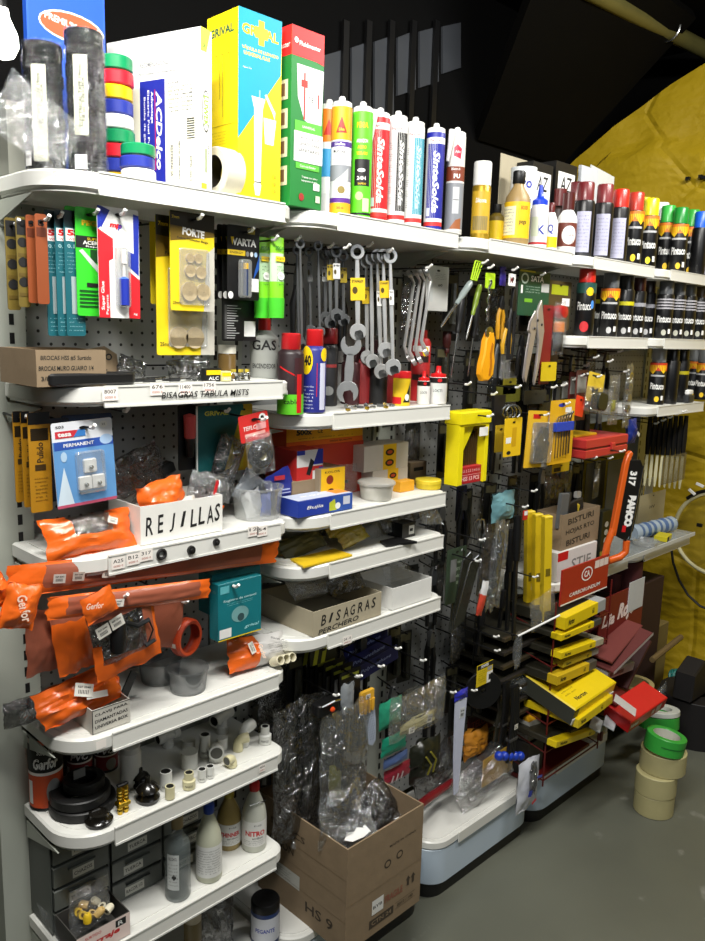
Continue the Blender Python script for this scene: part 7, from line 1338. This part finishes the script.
for a in ((662, .04, 279, '#55575a', 'grey capped silver banded left middle shelf', sil), (674, .045, 280, '#5a5c5e', 'grey capped silver banded centre middle shelf', sil), (685, .05, 281, '#606264', 'grey capped silver banded right middle shelf', sil), (696, .05, 283, '#5c4a30', 'olive brown capped left middle shelf', sil), (706, .05, 284, '#64401e', 'brown capped right middle shelf', sil)): can_(a[0], a[1], z, a[2], a[3], a[4], a[5])
z = E3
for a in ((655, .05, 348, '#7d7f80', 'grey capped red and orange printed lowest row', lambda d, r, h: pinto(d, r, h, True, '#c83a1c')), (668, .04, 346, '#161618', 'all black lowest row left', None), (678, .05, 346, '#18181a', 'all black yellow banded lowest row', band('#b4a81c', False)), (690, .1, 348, '#6a6c6c', 'grey capped orange printed lowest row', lambda d, r, h: pinto(d, r, h, True)), (700, .06, 350, '#606264', 'grey capped rightmost lowest row', P0)): can_(a[0], a[1], z, a[2], a[3], a[4], a[5])
mb = MB(); mb.prism(rrect(-.03, .03, -.02, .02, .01, 3), 0, .03, c_('#2a2c2e'), .004).prism(rrect(-.024, .024, -.016, .016, .008, 3), .03, .05, WHT, .004); solo(mb, 'tape_dispenser', 'small dark and white piece in front of the black cans on the lowest can shelf', 'dispenser', (xat(688, .02, z)-.01, .022, z))

# ================================================================== FOURTH BAY, HANGING GOODS
for i, (px, a, b, y, c, l) in enumerate(((556, 380, 430, .12, '#4a4c1c', 'olive package'), (566, 376, 425, .1, '#33301c', 'dark olive package'), (574, 372, 420, .08, '#5a1c1a', 'dark red package'), (581, 370, 420, .06, '#6a3a34', 'faded pink package'))):
    card('tool_card', l+' hanging under the spray can shelf left of the yellow card', 'package', (px-6, a, px+5, b), y, c_(c), lambda d, w, h: (d.rect(w*.1, h*.55, w*.9, h*.9, c_('#8f8f88')), d.lines(w*.15, h*.1, w*.85, h*.5, 5, GRY)), hk='peg hook carrying the '+l+' under the can shelf')
card('tool_card', 'bright orange red strip beside the yellow topped card', 'tag', (574, 396, 583, 416), .03, c_('#e0401c'), lean=.2)
def x_tm(t, w, h): MB().prism(rrect(-.035, .035, -.03, .03, .02, 5), -.014, .014, c_('#20241c', .3), .004, T(.006, -.02, h*.05) @ Rx(PI/2)).build('tape_measure', t); blister(t, w, h, -.1*w, -.35*h, 1.2*w, h*.5, .03, FILM)
card('tape_measure_card', 'yellow topped card with dark round tape measure below', 'tool card', (586, 373, 602, 402), .02, c_('#d8b834'), lambda d, w, h: (d.text('M', w*.5, h*.4, w*.4, h*.2, INK), d.rect(w*.2, h*.86, w*.7, h*.92, INK)), extra=x_tm, lean=.15, hk='white tipped peg hook carrying the yellow tape measure card')
pouch('clear_bag', 'clear hanging pack with yellow piece under the spray cans', 'bag', (xat(615, .02, 1.5), .02, P(614, 400, .02).z), .07, .17, .02, CB, seed=170, amp=.2, parts=lambda t: MB().bag(.03, .04, .012, c_('#a8a83a', .4), T(0, 0, -.02), seed=3).build('yellow_piece', t))
pouch('clear_bag', 'clear pack with row of chrome pieces beside the blue bag', 'bag', (xat(629, .0, 1.5), .0, P(629, 396, .0).z), .05, .22, .02, CB, seed=171, amp=.2, parts=lambda t: [MB().lathe([(.006, -.006), (.013, -.005), (.013, .005), (.006, .006), (.006, -.006)], CHROME, 12, T(0, -.002, .07-.038*k) @ Rx(PI/2)).build('chrome_ring', t) for k in range(4)])
pouch('blue_bag', 'dark blue film bag with white mark above the bow saw', 'bag', (xat(636, .02, 1.4), .03, P(635, 431, .02).z), .06, .09, .03, c_('#1c2c74', .3), seed=172, amp=.4, parts=lambda t: slip(t, .01, -.01, .02, .012, -.022, .6, txt=False))
for i, (px, py, y) in enumerate(((598, 358, .0), (612, 362, -.0), (622, 352, .02), (628, 372, .0), (588, 366, .06))): hook(px, py, 'white tipped peg hook under the middle spray can shelf, '+['leftmost but one', 'third from the left', 'fourth from the left', 'rightmost', 'leftmost'][i], y)
# red flat tool case
x0 = P(586, 450, .0).x; x1 = P(627, 450, .0).x; zb = P(606, 456, .0).z; hh = P(606, 437, .0).z-zb
t = thing('tool_case', 'flat red plastic tool case resting across the hooks above the cardboard box', 'tool case', ((x0+x1)/2, .08, zb)); w = x1-x0; RC = c_('#b83430', .35)
MB().box(-w/2, w/2, -.08, .08, 0, hh*.46, RC, .004).build('case_base', t); MB().box(-w/2, w/2, -.08, .08, hh*.5, hh, RC, .004).build('case_lid', t); MB().box(-w/2+.002, w/2-.002, -.078, .078, hh*.45, hh*.51, c_('#5a1414')).build('seam', t); MB().box(.02, .045, -.086, -.08, hh*.3, hh*.66, RC, .002).build('latch', t)
boxt('yellow_carton', 'flat yellow carton on top of the red tool case', 'box', w*.5, .1, .008, c_('#d0a81c'), ((x0+x1)/2-.06, .1, zb+hh))
for i, px in enumerate((596, 612)): hook(px, 459, 'peg rod carrying the red tool case, '+('left', 'right')[i], .0)
for i, (b, y, c, l) in enumerate((((585, 462, 604, 510), .2, '#1e1e1c', 'dark card below the red tool case, left one'), ((606, 460, 622, 520), .16, '#2c2e2c', 'dark grey tool card below the red tool case, right one'))):
    card('tool_card', l, 'package', b, y, c_(c))
# utility knives
for i in range(8):
    px = 645+5*i; y = .14-.016*i; a = P(px, 418, y); b = P(px-1, 486+.5*i, y); L = (a-b).length; t = thing('utility_knife', 'black handled knife with pale blade, %s in the hanging row' % (ORD[i] if i < 7 else 'rightmost'), 'knife', b, -.5)
    MB().xz([(-.006, L*.46), (.008, L*.46), (.01, L*.7), (.007, L), (-.006, L), (-.009, L*.7)], -.006, .006, BLK, .001).build('handle', t)
    MB().xz([(-.004, L*.46), (-.007, L*.2), (-.003, .004), (.004, 0), (.009, L*.15), (.007, L*.46)][::-1] if False else [(.004, 0), (.009, L*.15), (.007, L*.46), (-.004, L*.46), (-.007, L*.2), (-.003, .004)], -.001, .001, c_('#cfcaa4', .3)).build('blade', t)
for i in range(5): hook(658+7*i, 424-3*i, 'white tipped peg hook above the black handled knives, '+ORD[i], .06-.02*i, y1=.16 if False else .242)
card('clear_card', 'smoky grey clear sheet hanging behind the knives', 'card', (662, 455, 685, 482), .0, clear('smoky_sheet', '#4a4c50', .4, .15, .2))

# ================================================================== LOWER SHELF OF THE RIGHT BAYS
z = D5
t = thing('plastic_slab', 'long clear plastic slab lying over the lower right shelf', 'slab', (1.62, .07, z+.001)); MB().box(-.18, .56, -.09, .1, 0, .012, clear('slab_plastic', '#b9c0c0', .35, .2, .3, 8), .002).build('slab', t); MB().box(-.18, .56, -.094, -.09, .0, .014, c_('#c9ccca', .3)).build('front_edge', t)
x0 = xat(561, .03, z); x1 = xat(598, .03, z)
def d_bst(d, w, h): d.text('BISTURI', w*.48, h*.8, w*.68, h*.17, INK, bold=.015, rot=.05); d.text('HOJAS RTO', w*.48, h*.5, w*.76, h*.17, INK, bold=.015, rot=.05); d.text('BISTURI', w*.44, h*.2, w*.62, h*.17, INK, bold=.015, rot=.05)
zb = P(580, 553, .02).z
x0 = P(562, 540, .02).x; x1 = P(598, 540, .02).x; hb = P(562, 516, .02).z-zb
pbox('white_carton', 'white and red carton under the cardboard blade box', 556, 595, .012, 548, .1, c_('#d4d2d0'), lambda d, w, h: (d.rect(0, h*.7, w*.25, h, RED), d.text('STIF', w*.6, h*.45, w*.5, h*.4, GRY)), zz=z)
zb2 = z+(P(575.5, 548, .012).z-z)
openbox('cardboard_box', 'brown cardboard box handwritten BISTURI HOJAS RTO full of blades', 'box', x1-x0, .1, max(.06, P(562, 516, .02).z-zb2), CARD, ((x0+x1)/2, .072, zb2), face=d_bst)
q = ((x0+x1)/2, .07)
for i, (dx, dz, w, h, c, ry) in enumerate(((-.1, .13, .05, .12, '#55585a', .1), (-.05, .12, .012, .13, '#2a2c2c', .15), (.0, .12, .06, .05, '#1c1c1c', -.2), (.04, .11, .05, .045, '#c2aa28', .3), (.09, .12, .045, .04, '#1a1a1c', -.1), (.1, .15, .03, .025, '#c9c9c4', .1))):
    solo(MB().box(-w/2, w/2, -.006, .006, -h/2, h/2, c_(c), .003), 'blade_packet', ('grey blister of blades standing left in the cardboard box', 'thin dark rule standing in the cardboard blade box', 'black packet in the middle of the cardboard blade box', 'yellow packet leaning in the cardboard blade box', 'black packet at the right of the cardboard blade box', 'white tag above the right of the cardboard blade box')[i], 'packet', (q[0]+dx, q[1]+.012*i-.03, zb2+dz), 0, tilt=(0, ry))
pouch('dark_parts_bag', 'dark bag of cutters bulging over the cardboard blade box', 'bag', (q[0]+.02, .14, zb2+.17), .2, .12, .04, DFILM, seed=180, amp=.5)
def d_db(d, w, h): [d.ell(w*.5, h*(.25+.16*k), w*.2, h*.06, WHT) for k in range(4)]
pbox('battery_carton', 'small dark and yellow upright carton between box and saw', 599, 608, .02, 512, .03, c_('#23251c'), lambda d, w, h: (d.rect(0, 0, w, h*.2, c_('#b4a82a')), d_db(d, w, h)), zz=z+.014)
# hacksaw
q = P(607, 562, -.03); tp = P(626, 450, -.03); L = (tp-q).length; ORS = c_('#cf5a1c', .35)
t = thing('hacksaw', 'orange and black hacksaw with number 317 hanging upright at the right', 'hacksaw', q, -.45, tilt=(0, math.atan2(tp.x-q.x, tp.z-q.z)*.62))
MB().xz([(-.01, L*.24), (.012, L*.24), (.014, L*.9), (.022, L*.98), (.012, L), (.0, L*.97), (-.006, L*.88)], -.01, .01, ORS, .003).build('frame_bar', t)
MB().tube([(.0, 0, L*.3), (-.012, 0, L*.16), (-.012, 0, L*.05), (.004, 0, .004), (.05, 0, .02), (.07, 0, L*.1), (.066, 0, L*.2)], [.012, .012, .013, .013, .013, .012, .012], ORS, 12).build('handle', t)
mb = MB(); mb.xz([(.014, L*.24), (.06, L*.2), (.084, L*.3), (.085, L*.84), (.06, L*.93), (.016, L*.92)], -.004, .004, BLK, .001); d = mb.dec(lambda u, v, o: (.014+u, -.004-o, v))
d.text('317', .026, L*.76, L*.13, .03, WHT, rot=-PI/2, bold=.05); d.text('BAHCO', .04, L*.47, L*.28, .034, WHT, rot=-PI/2, bold=.09); d.rect(.02, L*.28, .036, L*.34, RED); mb.build('blade_sleeve', t)
MB().tube([(.075, -.003, L*.22), (.078, -.003, L*.88)], .003, CHROME, 6).build('blade', t); hook(624, 452, 'peg hook carrying the orange hacksaw', -.05)
card('paper_card', 'plain beige card with small dark mark behind the blue striped roll', 'card', (639, 493, 664, 523), .14, c_('#a39a7c'), lambda d, w, h: d.text('HV', w*.5, h*.55, w*.2, h*.1, INK)); card('paper_card', 'small white slip hanging above the beige card', 'card', (645, 478, 653, 494), .18, c_('#a8acac'))
a = P(639, 519, .06); b = P(680, 527, .02); bz = z+.045; t = thing('striped_roll', 'blue and white striped film roll lying on the lower right shelf', 'roll', (a.x*.5+b.x*.5, .07, bz), -.1); mb = MB(); n = 14; ml = [c_('#9fb0c0', .3), c_('#4a6a9c', .3)]
Lr = .3; mb.lathe([(.001, -Lr/2), (.028, -Lr/2)]+[(.03+.002*math.sin(i*2), -Lr/2+Lr*(i+.5)/n) for i in range(n)]+[(.028, Lr/2), (.001, Lr/2)], [ml[0]]*2+[ml[i % 2] for i in range(n)]+[ml[1]], 16, Ry(PI/2)); mb.build('wrapped_roll', t)
boxt('small_carton', 'small yellow and black packet lying before the striped roll', 'box', .08, .05, .02, c_('#c9bc1c'), (xat(668, .0, z+.02)-.02, .012, z+.014), .2, face=lambda d, w, h: d.rect(0, 0, w*.4, h, INK))
tub('clear_dish', 'shallow clear dish between the hacksaw and the yellow packet', 645, .02, z+.013, .05, .02)

# ================================================================== SANDPAPER STAND
DR = c_('#5c1512', .4); z = ZB; yS = -.05
xl = xat(549, yS, .5); xr = xat(604, yS, .5); ws = xr-xl; zt = P(583, 563, yS).z
t = thing('sandpaper_stand', 'dark red wire display stand with a lettered header sign', 'display stand', ((xl+xr)/2, yS, z))
mb = MB()
for s in (-1, 1):
    for y in (0, .25): mb.tube([(s*ws/2, y, .01), (s*ws/2, y, zt-z-.1)], .003, DR, 6)
mb.build('upright_wires', t)
for k in range(6):
    zz = .03+k*(zt-z-.15)/6; MB().tube([(-ws/2, 0, zz), (ws/2, 0, zz), (ws/2, .25, zz+.05), (-ws/2, .25, zz+.05)], .003, DR, 6, True).build('wire_shelf', t)
mb = MB(); mb.box(-ws/2-.01, ws/2+.01, .035, .26, 0, .012, DR, .002); mb.build('base_tray', t)
hs = P(583, 563, yS).z-P(583, 606, yS).z; x0 = P(561, 585, yS).x-(xl+xr)/2; x1 = P(606, 585, yS).x-(xl+xr)/2; w = x1-x0
mb = MB(); mb.box(x0, x1, -.003, .003, zt-z-hs*.78, zt-z, c_('#a3261c', .4)); d = mb.dec(lambda u, v, o: (x0+u, -.003-o, zt-z-hs*.78+v)); h = hs*.78
d.ell(w*.52, h*.66, w*.12, h*.2, WHT); d.ell(w*.52, h*.66, w*.1, h*.165, c_('#a3261c')); d.text('CA', w*.52, h*.66, w*.12, h*.18, WHT, bold=.03); d.text('CARBORUNDUM', w*.5, h*.22, w*.66, h*.11, WHT, bold=.02, shear=.2); d.rect(w*.68, h*.72, w*.98, h*.94, c_('#e0d0c8')); d.rect(0, 0, w, h*.04, WHT)
for k in (.78, .88): d.rect(w*k, h*.72, w*(k+.006), h*.94, c_('#a3261c'))
mb.build('header_sign', t)
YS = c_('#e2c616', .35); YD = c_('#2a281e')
def pack(label, a, b, y, th, dp, rz=.0, end='#9a9ea0', ylw=YS, base=False, open_=False):
    """sandpaper packet whose front long edge runs from pixel a to pixel b at depth y"""
    A = P(*a, y); B = P(*b, y); L = (B-A).length; t = thing('sandpaper_pack', label, 'sandpaper pack', (A+B)/2, rz, tilt=(0, -math.asin(max(-.9, min(.9, (B.z-A.z)/L)))))
    mb = MB(); mb.box(-L/2, L/2, 0, dp, -th/2, th/2, YD if not base else ylw, .003); mb.build('paper_sheets', t)
    mb = MB(); mb.box(-L/2-.001, L/2*.6, -.002, dp*.16, -th/2-.001, th/2+.001, ylw, .002); d = mb.dec(lambda u, v, o: (-L/2+u, -.002-o, v)); d.text('Norton', L*.14, 0, L*.14, th*.5, INK, bold=.04, shear=.2); d.text('60', L*.68, 0, L*.05, th*.5, INK); mb.build('yellow_wrapper', t)
    MB().box(L/2*.6, L/2+.001, -.0015, dp*.4, -th/2-.0008, th/2+.0008, c_(end), .002).build('pale_end', t); return t
yp = -.08
pack('topmost yellow sandpaper pack under the red header sign, rolled with grey end', (565, 624), (605, 604), yp, .04, .2); pack('thin yellow sandpaper pack, second from the top of the stand', (561, 638), (601, 621), yp, .02, .22, end='#3c3e40'); pack('yellow edged sandpaper pack, third from the top of the stand', (561, 656), (603, 641), yp, .022, .22, end='#a9a590')
pack('olive yellow sandpaper pack, fourth from the top of the stand', (563, 665), (598, 651), yp+.01, .018, .22, end='#8a8a84', ylw=c_('#b09a20')); pack('yellow sandpaper pack just above the big yellow box', (557, 681), (596, 664), yp, .03, .22, end='#4c4a44', ylw=c_('#c8a81c'))
# large yellow pack with black window
A = P(573, 718, -.14); B = P(614, 688, -.14); L = (B-A).length
t = thing('sandpaper_pack', 'large bright yellow sandpaper box with black square window', 'sandpaper pack', (A+B)/2, -.0, tilt=(.28, -math.asin((B.z-A.z)/L)*.75)); mb = MB(); mb.box(-L/2, L/2, 0, .26, -.03, .03, YS, .004); mb.build('box_body', t); d2 = MB(); d = d2.dec(lambda u, v, o: (-L/2+u, v, .03+o)); d.poly([(L*.45, .085), (L*.8, .085), (L*.84, .14), (L*.52, .15)], BLK); d.text('Norton', L*.3, .03, L*.24, .016, INK, bold=.03); d.lines(L*.1, .05, L*.35, .2, 10, c_('#a08c14')); d2.build('printed_top', t)
MB().box(-L/2-.001, -L/2+.03, .0, .261, -.031, .026, c_('#3a3c34')).build('dark_end', t); MB().box(-L/2, L/2, -.003, -.0, -.03, -.01, c_('#c9cac8')).build('pale_lower_edge', t)
pack('curved yellow sandpaper pack hanging out below the large yellow box', (578, 724), (612, 699), -.15, .03, .2, end='#d8bc1c', base=True)
pack('lowest yellow sandpaper pack at the foot of the stand', (556, 745), (604, 728), -.1, .02, .2, end='#77786f')
pack('dark sandpaper pack with white label second from the foot', (570, 734), (612, 716), -.08, .02, .22, end='#c4c4c0', ylw=c_('#2c2b26'))
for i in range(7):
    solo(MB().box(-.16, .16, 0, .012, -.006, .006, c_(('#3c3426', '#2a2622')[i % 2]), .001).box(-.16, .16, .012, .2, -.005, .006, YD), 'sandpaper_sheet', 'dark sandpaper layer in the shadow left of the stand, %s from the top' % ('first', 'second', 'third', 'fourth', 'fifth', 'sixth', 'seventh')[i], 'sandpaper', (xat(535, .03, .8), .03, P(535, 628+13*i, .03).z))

# ================================================================== RED SANDPAPER AND ROLLS
MR = c_('#4a1a1c', .8)
for i, (px, pyt, y, r, hh) in enumerate(((626, 560, .06, .055, .12), (609, 572, .1, .045, .1))):
    zt = P(px, pyt, y).z; mb = MB(); ring(mb, r, r*.85, hh, MR); solo(mb, 'abrasive_roll', ('larger', 'smaller')[i]+' dark maroon abrasive roll standing below the hacksaw', 'roll', (xat(px, y, zt-hh), y, zt-hh))
t = openbox('red_display_box', 'dark maroon display box carrying the abrasive rolls', 'box', .24, .18, P(620, 600, .06).z-.2, c_('#3a1414'), (xat(622, .1, .5), .12, .0)) if False else None
x0 = xat(592, .06, .35); x1 = xat(652, .06, .35); ztop = P(626, 560, .06).z-.12
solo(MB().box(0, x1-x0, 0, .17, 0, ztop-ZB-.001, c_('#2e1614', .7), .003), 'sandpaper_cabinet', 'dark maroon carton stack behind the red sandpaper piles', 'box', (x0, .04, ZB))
ys = -.03; x0 = P(600, 612, ys).x; x1 = P(642, 612, ys).x; z1 = P(620, 592, ys).z; z0 = P(620, 640, ys).z; w = x1-x0; h = z1-z0
t = thing('red_sign', 'dark red sandpaper sign with white paper stuck on it', 'sign', (x0, ys, z0), 0, tilt=(0, 0)); mb = MB(); mb.xz([(0, 0), (w, 0), (w, h), (0, h)], 0, .004, c_('#6e1a18', .5)); d = mb.dec(lambda u, v, o: (u, -o, v)); d.text('Lija', w*.2, h*.5, w*.28, h*.3, c_('#e8d8d4'), bold=.04, shear=.3); d.text('Rojo', w*.6, h*.56, w*.4, h*.4, c_('#e8d8d4'), bold=.06, shear=.3); mb.build('sign_board', t); MB().box(w*.62, w*.98, -.002, 0, h*.5, h*1.1, c_('#bfc2c4')).build('white_paper', t); MB().box(w*.3, w*.34, .004, .02, -z0+ZB, h*.5, DR).build('support_post', t)
def sheet(label, cx, cy, y, w, d_, th, m, rz=0, rx=0, ry=0, name='red_sandpaper', front_=None):
    q = P(cx, cy, y); t = thing(name, label, 'sandpaper', (q.x, y, q.z), rz, tilt=(rx, ry)); mb = MB(); mb.box(-w/2, w/2, 0, d_, -th/2, th/2, m, min(.003, th*.3)); mb.build('sheets', t)
    if front_: mb = MB(); front_(mb.dec(lambda u, v, o: (-w/2+u, -o, -th/2+v)), w, th); mb.build('edge_label', t)
    return t
RB2 = c_('#6a2c28', .8)
sheet('reddish brown sandpaper sheets fanned on top of the red pile', 628, 644, -.1, .28, .2, .012, RB2, .1, .12, -.2); sheet('lower reddish brown sandpaper sheets with white lower edge', 634, 653, -.13, .27, .2, .012, c_('#5c2422', .8), -.05, .12, -.3, front_=lambda d, w, h: d.rect(0, 0, w, h, c_('#b8b4b4')))
sheet('rolled reddish sandpaper at the back of the red pile', 622, 632, -.02, .24, .1, .02, c_('#74302a', .8), .1, .2, -.3); sheet('dark maroon folded sandpaper under the brown sheets', 620, 658, -.06, .24, .2, .04, c_('#2c1214'), .0, .1, -.1); sheet('dark red sheet angled below the brown sandpaper', 640, 665, -.08, .25, .18, .01, c_('#3a1214'), .1, .1, -.5)
sheet('grey and white sandpaper box in the red pile', 621, 671, -.1, .2, .16, .035, c_('#8c8c90'), 0, .1, .1, front_=lambda d, w, h: d.rect(w*.08, h*.3, w*.6, h*.7, c_('#33343a')))
sheet('large dark red sandpaper sheet sloping below the grey box', 628, 702, -.12, .24, .22, .012, c_('#6c1214', .6), .1, .45, .25)
sheet('bright red sandpaper pack with white lettering at the front', 648, 715, -.2, .23, .1, .05, c_('#c41c1c', .4), -.1, .3, -.12, 'red_sandpaper_pack', front_=lambda d, w, h: (d.text('Norton', w*.14, h*.5, w*.2, h*.4, WHT, bold=.04), d.rect(w*.6, h*.3, w*.68, h*.7, c_('#e0c0c0')), d.rect(w*.72, h*.2, w*.86, h*.8, c_('#e0c0c0'))))
q = P(628, 706, -.2); solo(MB().box(-.05, .05, -.04, .04, -.001, .001, c_('#c8c8c8')), 'paper_slip', 'white paper slip lying on the bright red pack', 'paper', (q.x, -.19, q.z), .4, tilt=(.5, .2))
for i, (px, py, y) in enumerate(((596, 724, -.1), (610, 722, -.12))): q = P(px, py, y); solo(MB().box(-.03, .03, -.02, .02, -.004, .004, c_(('#b4b8b8', '#c8ccd0')[i]), .002), 'paper_slip', ('grey', 'white')[i]+' slip between the yellow boxes and the red pack', 'paper', q, .3, tilt=(.4, -.3))
# tape rolls on the floor
CT = mat('cream_tape', '#b3ab7c', .5, var=.08, scale=20); GT = c_('#35a03c', .35)
xb = xat(653, -.23, 0)
for i, (dx, dy, r, h, z0) in enumerate(((0, 0, .068, .075, 0), (0, .0, .07, .075, .076), (.03, -.005, .078, .075, .152))):
    mb = MB(); ring(mb, r, r*.62, h, CT, core=c_('#8a7c58')); solo(mb, 'masking_tape_roll', ('bottom', 'middle', 'upper')[i]+' cream masking tape roll in the floor stack', 'tape roll', (xb+dx, -.23+dy, z0))
t = thing('green_tape_roll', 'green and white tape roll tilted on top of the cream floor stack', 'tape roll', (xb+.01, -.24, .232), .3, tilt=(.12, .1)); mb = MB(); ring(mb, .068, .046, .06, GT, core=c_('#c9cabc')); mb.build('tape', t); mb = MB(); d = mb.dec(cylm(.0685, -PI/2-.2)); d.rect(.04, .004, .1, .056, c_('#c9cabc'), n=6); d.rect(-.1, .03, .04, .034, c_('#1c6a2a'), n=10); mb.build('label_band', t)
q = P(664, 716, -.12); t = thing('green_tape_roll', 'second green tape roll lying behind the first one under the red pack', 'tape roll', (q.x, -.1, q.z-.05), .2, tilt=(-.1, .15)); mb = MB(); ring(mb, .078, .05, .05, GT, core=c_('#c9cabc')); mb.build('tape', t); mb = MB(); ring(mb, .08, .05, .02, c_('#c8ccc4'), z=.051); mb.build('pale_liner', t)
mb = MB(); ring(mb, .075, .055, .06, c_('#a89c6a')); q = P(641, 689, -.05); solo(mb, 'masking_tape_roll', 'cream tape roll behind the dark red sheets', 'tape roll', (q.x, -.02, q.z-.04))
q = P(660, 628, .1); mb = MB(); mb.lathe([(.001, -.07), (.035, -.07), (.036, .0), (.034, .0), (.034, .015), (.036, .02), (.036, .05), (.033, .055), (.001, .055)], c_('#8a7c3c', .4), 24); solo(mb, 'plastic_jar', 'dusty yellow brown jar standing against the yellow wall', 'jar', (q.x, .16, q.z))
solo(MB().box(0, .3, 0, .16, 0, .42, c_('#7a6a3a', .8), .003), 'cardboard_box', 'tall brown cardboard box beneath the dusty jar by the yellow wall', 'box', (xat(640, .08, .3), .1, 0))
a = P(652, 660, .0); b = P(681, 637, .02); mb = MB(); mb.tube([a, b], .012, c_('#6a5632', .8), 8); solo(mb, 'wooden_stick', 'short wooden stick slanting up before the yellow wall', 'stick')
q = P(673, 679, .05); mb = MB(); 
for k in range(4): mb.tube([(.03*math.cos(a), .012*math.sin(a+k), .035*math.sin(a)+.004*k) for a in [i*PI/8+k for i in range(16)]], .006, c_('#1c7a74', .4), 6, True)
solo(mb, 'twine_ball', 'teal ball of twine in front of the yellow wall', 'twine', (q.x, .05, q.z))
pouch('clear_bag', 'pale clear film sticking out between teal twine and red pack', 'bag', (xat(660, -.0, .35), .0, P(663, 695, .0).z), .2, .05, .03, FILMH, ry=-.4, seed=190, amp=.5)
BKR = mat('black_rubber_roll', '#131012', .6, var=.2)
q = PZ(688, 752, 0); xr_ = xat(700, -.12, .1); mb = MB(); ring(mb, .15, .06, .2, BKR); solo(mb, 'rubber_sheet_roll', 'large black rubber roll standing on the floor at the right', 'roll', (xr_, -.1, 0))
mb = MB(); mb.xz([(-.09, 0), (.1, -.01), (.11, .1), (.02, .15), (-.08, .11)], -.04, .04, BKR, .006); solo(mb, 'rubber_block', 'black folded rubber piece on top of the large black roll', 'rubber piece', (xat(697, -.12, .28), -.1, .212), 0)
# bowed disc and black cable on the yellow wall
XW = 2.53; c = PX(716, 534, XW); t = thing('wall_disc', 'large round clear disc with pale rim hanging against the yellow wall', 'disc', c, 0)
MR_ = Ry(-PI/2); Rr = (c-PX(675, 534, XW)).length
MB().lathe([(.001, .02), (Rr*.5, .016), (Rr*.97, .0), (Rr*.97, -.004), (Rr*.5, .012), (.001, .016)], clear('disc_plastic', '#b9a94a', .1, .08, .1, 4), 48, MR_).build('clear_disc', t)
MB().tube([(0, Rr*math.cos(a), Rr*math.sin(a)) for a in [i*PI/32 for i in range(64)]], .009, c_('#cfc9a0', .3), 8, True).build('pale_rim', t)
MB().tube([(-.01, (Rr+.012)*math.cos(a), (Rr+.012)*math.sin(a)) for a in [PI*.25+i*PI/32 for i in range(30)]], .008, BLK, 8).build('dark_edge', t)
for px, py, an in ((692, 492, .6), (700, 485, .3)): q = PX(px, py, XW-.03); MB().box(-.004, .004, -.018, .018, -.006, .006, WHT, .001, T(*(q-c)) @ Rx(an)).build('white_mark', t)
MB().box(-.01, .0, -.012, .012, -.008, .008, BLK, .002, T(*(PX(700, 525, XW-.03)-c))).build('centre_knob', t)
pts = [PX(*p, 2.5) for p in ((671, 545), (673, 562), (679, 580), (688, 595), (700, 606), (715, 612))]; mb = MB(); mb.tube(pts, .006, BLK, 8); solo(mb, 'black_cable', 'black cable curving against the yellow wall below the disc', 'cable')
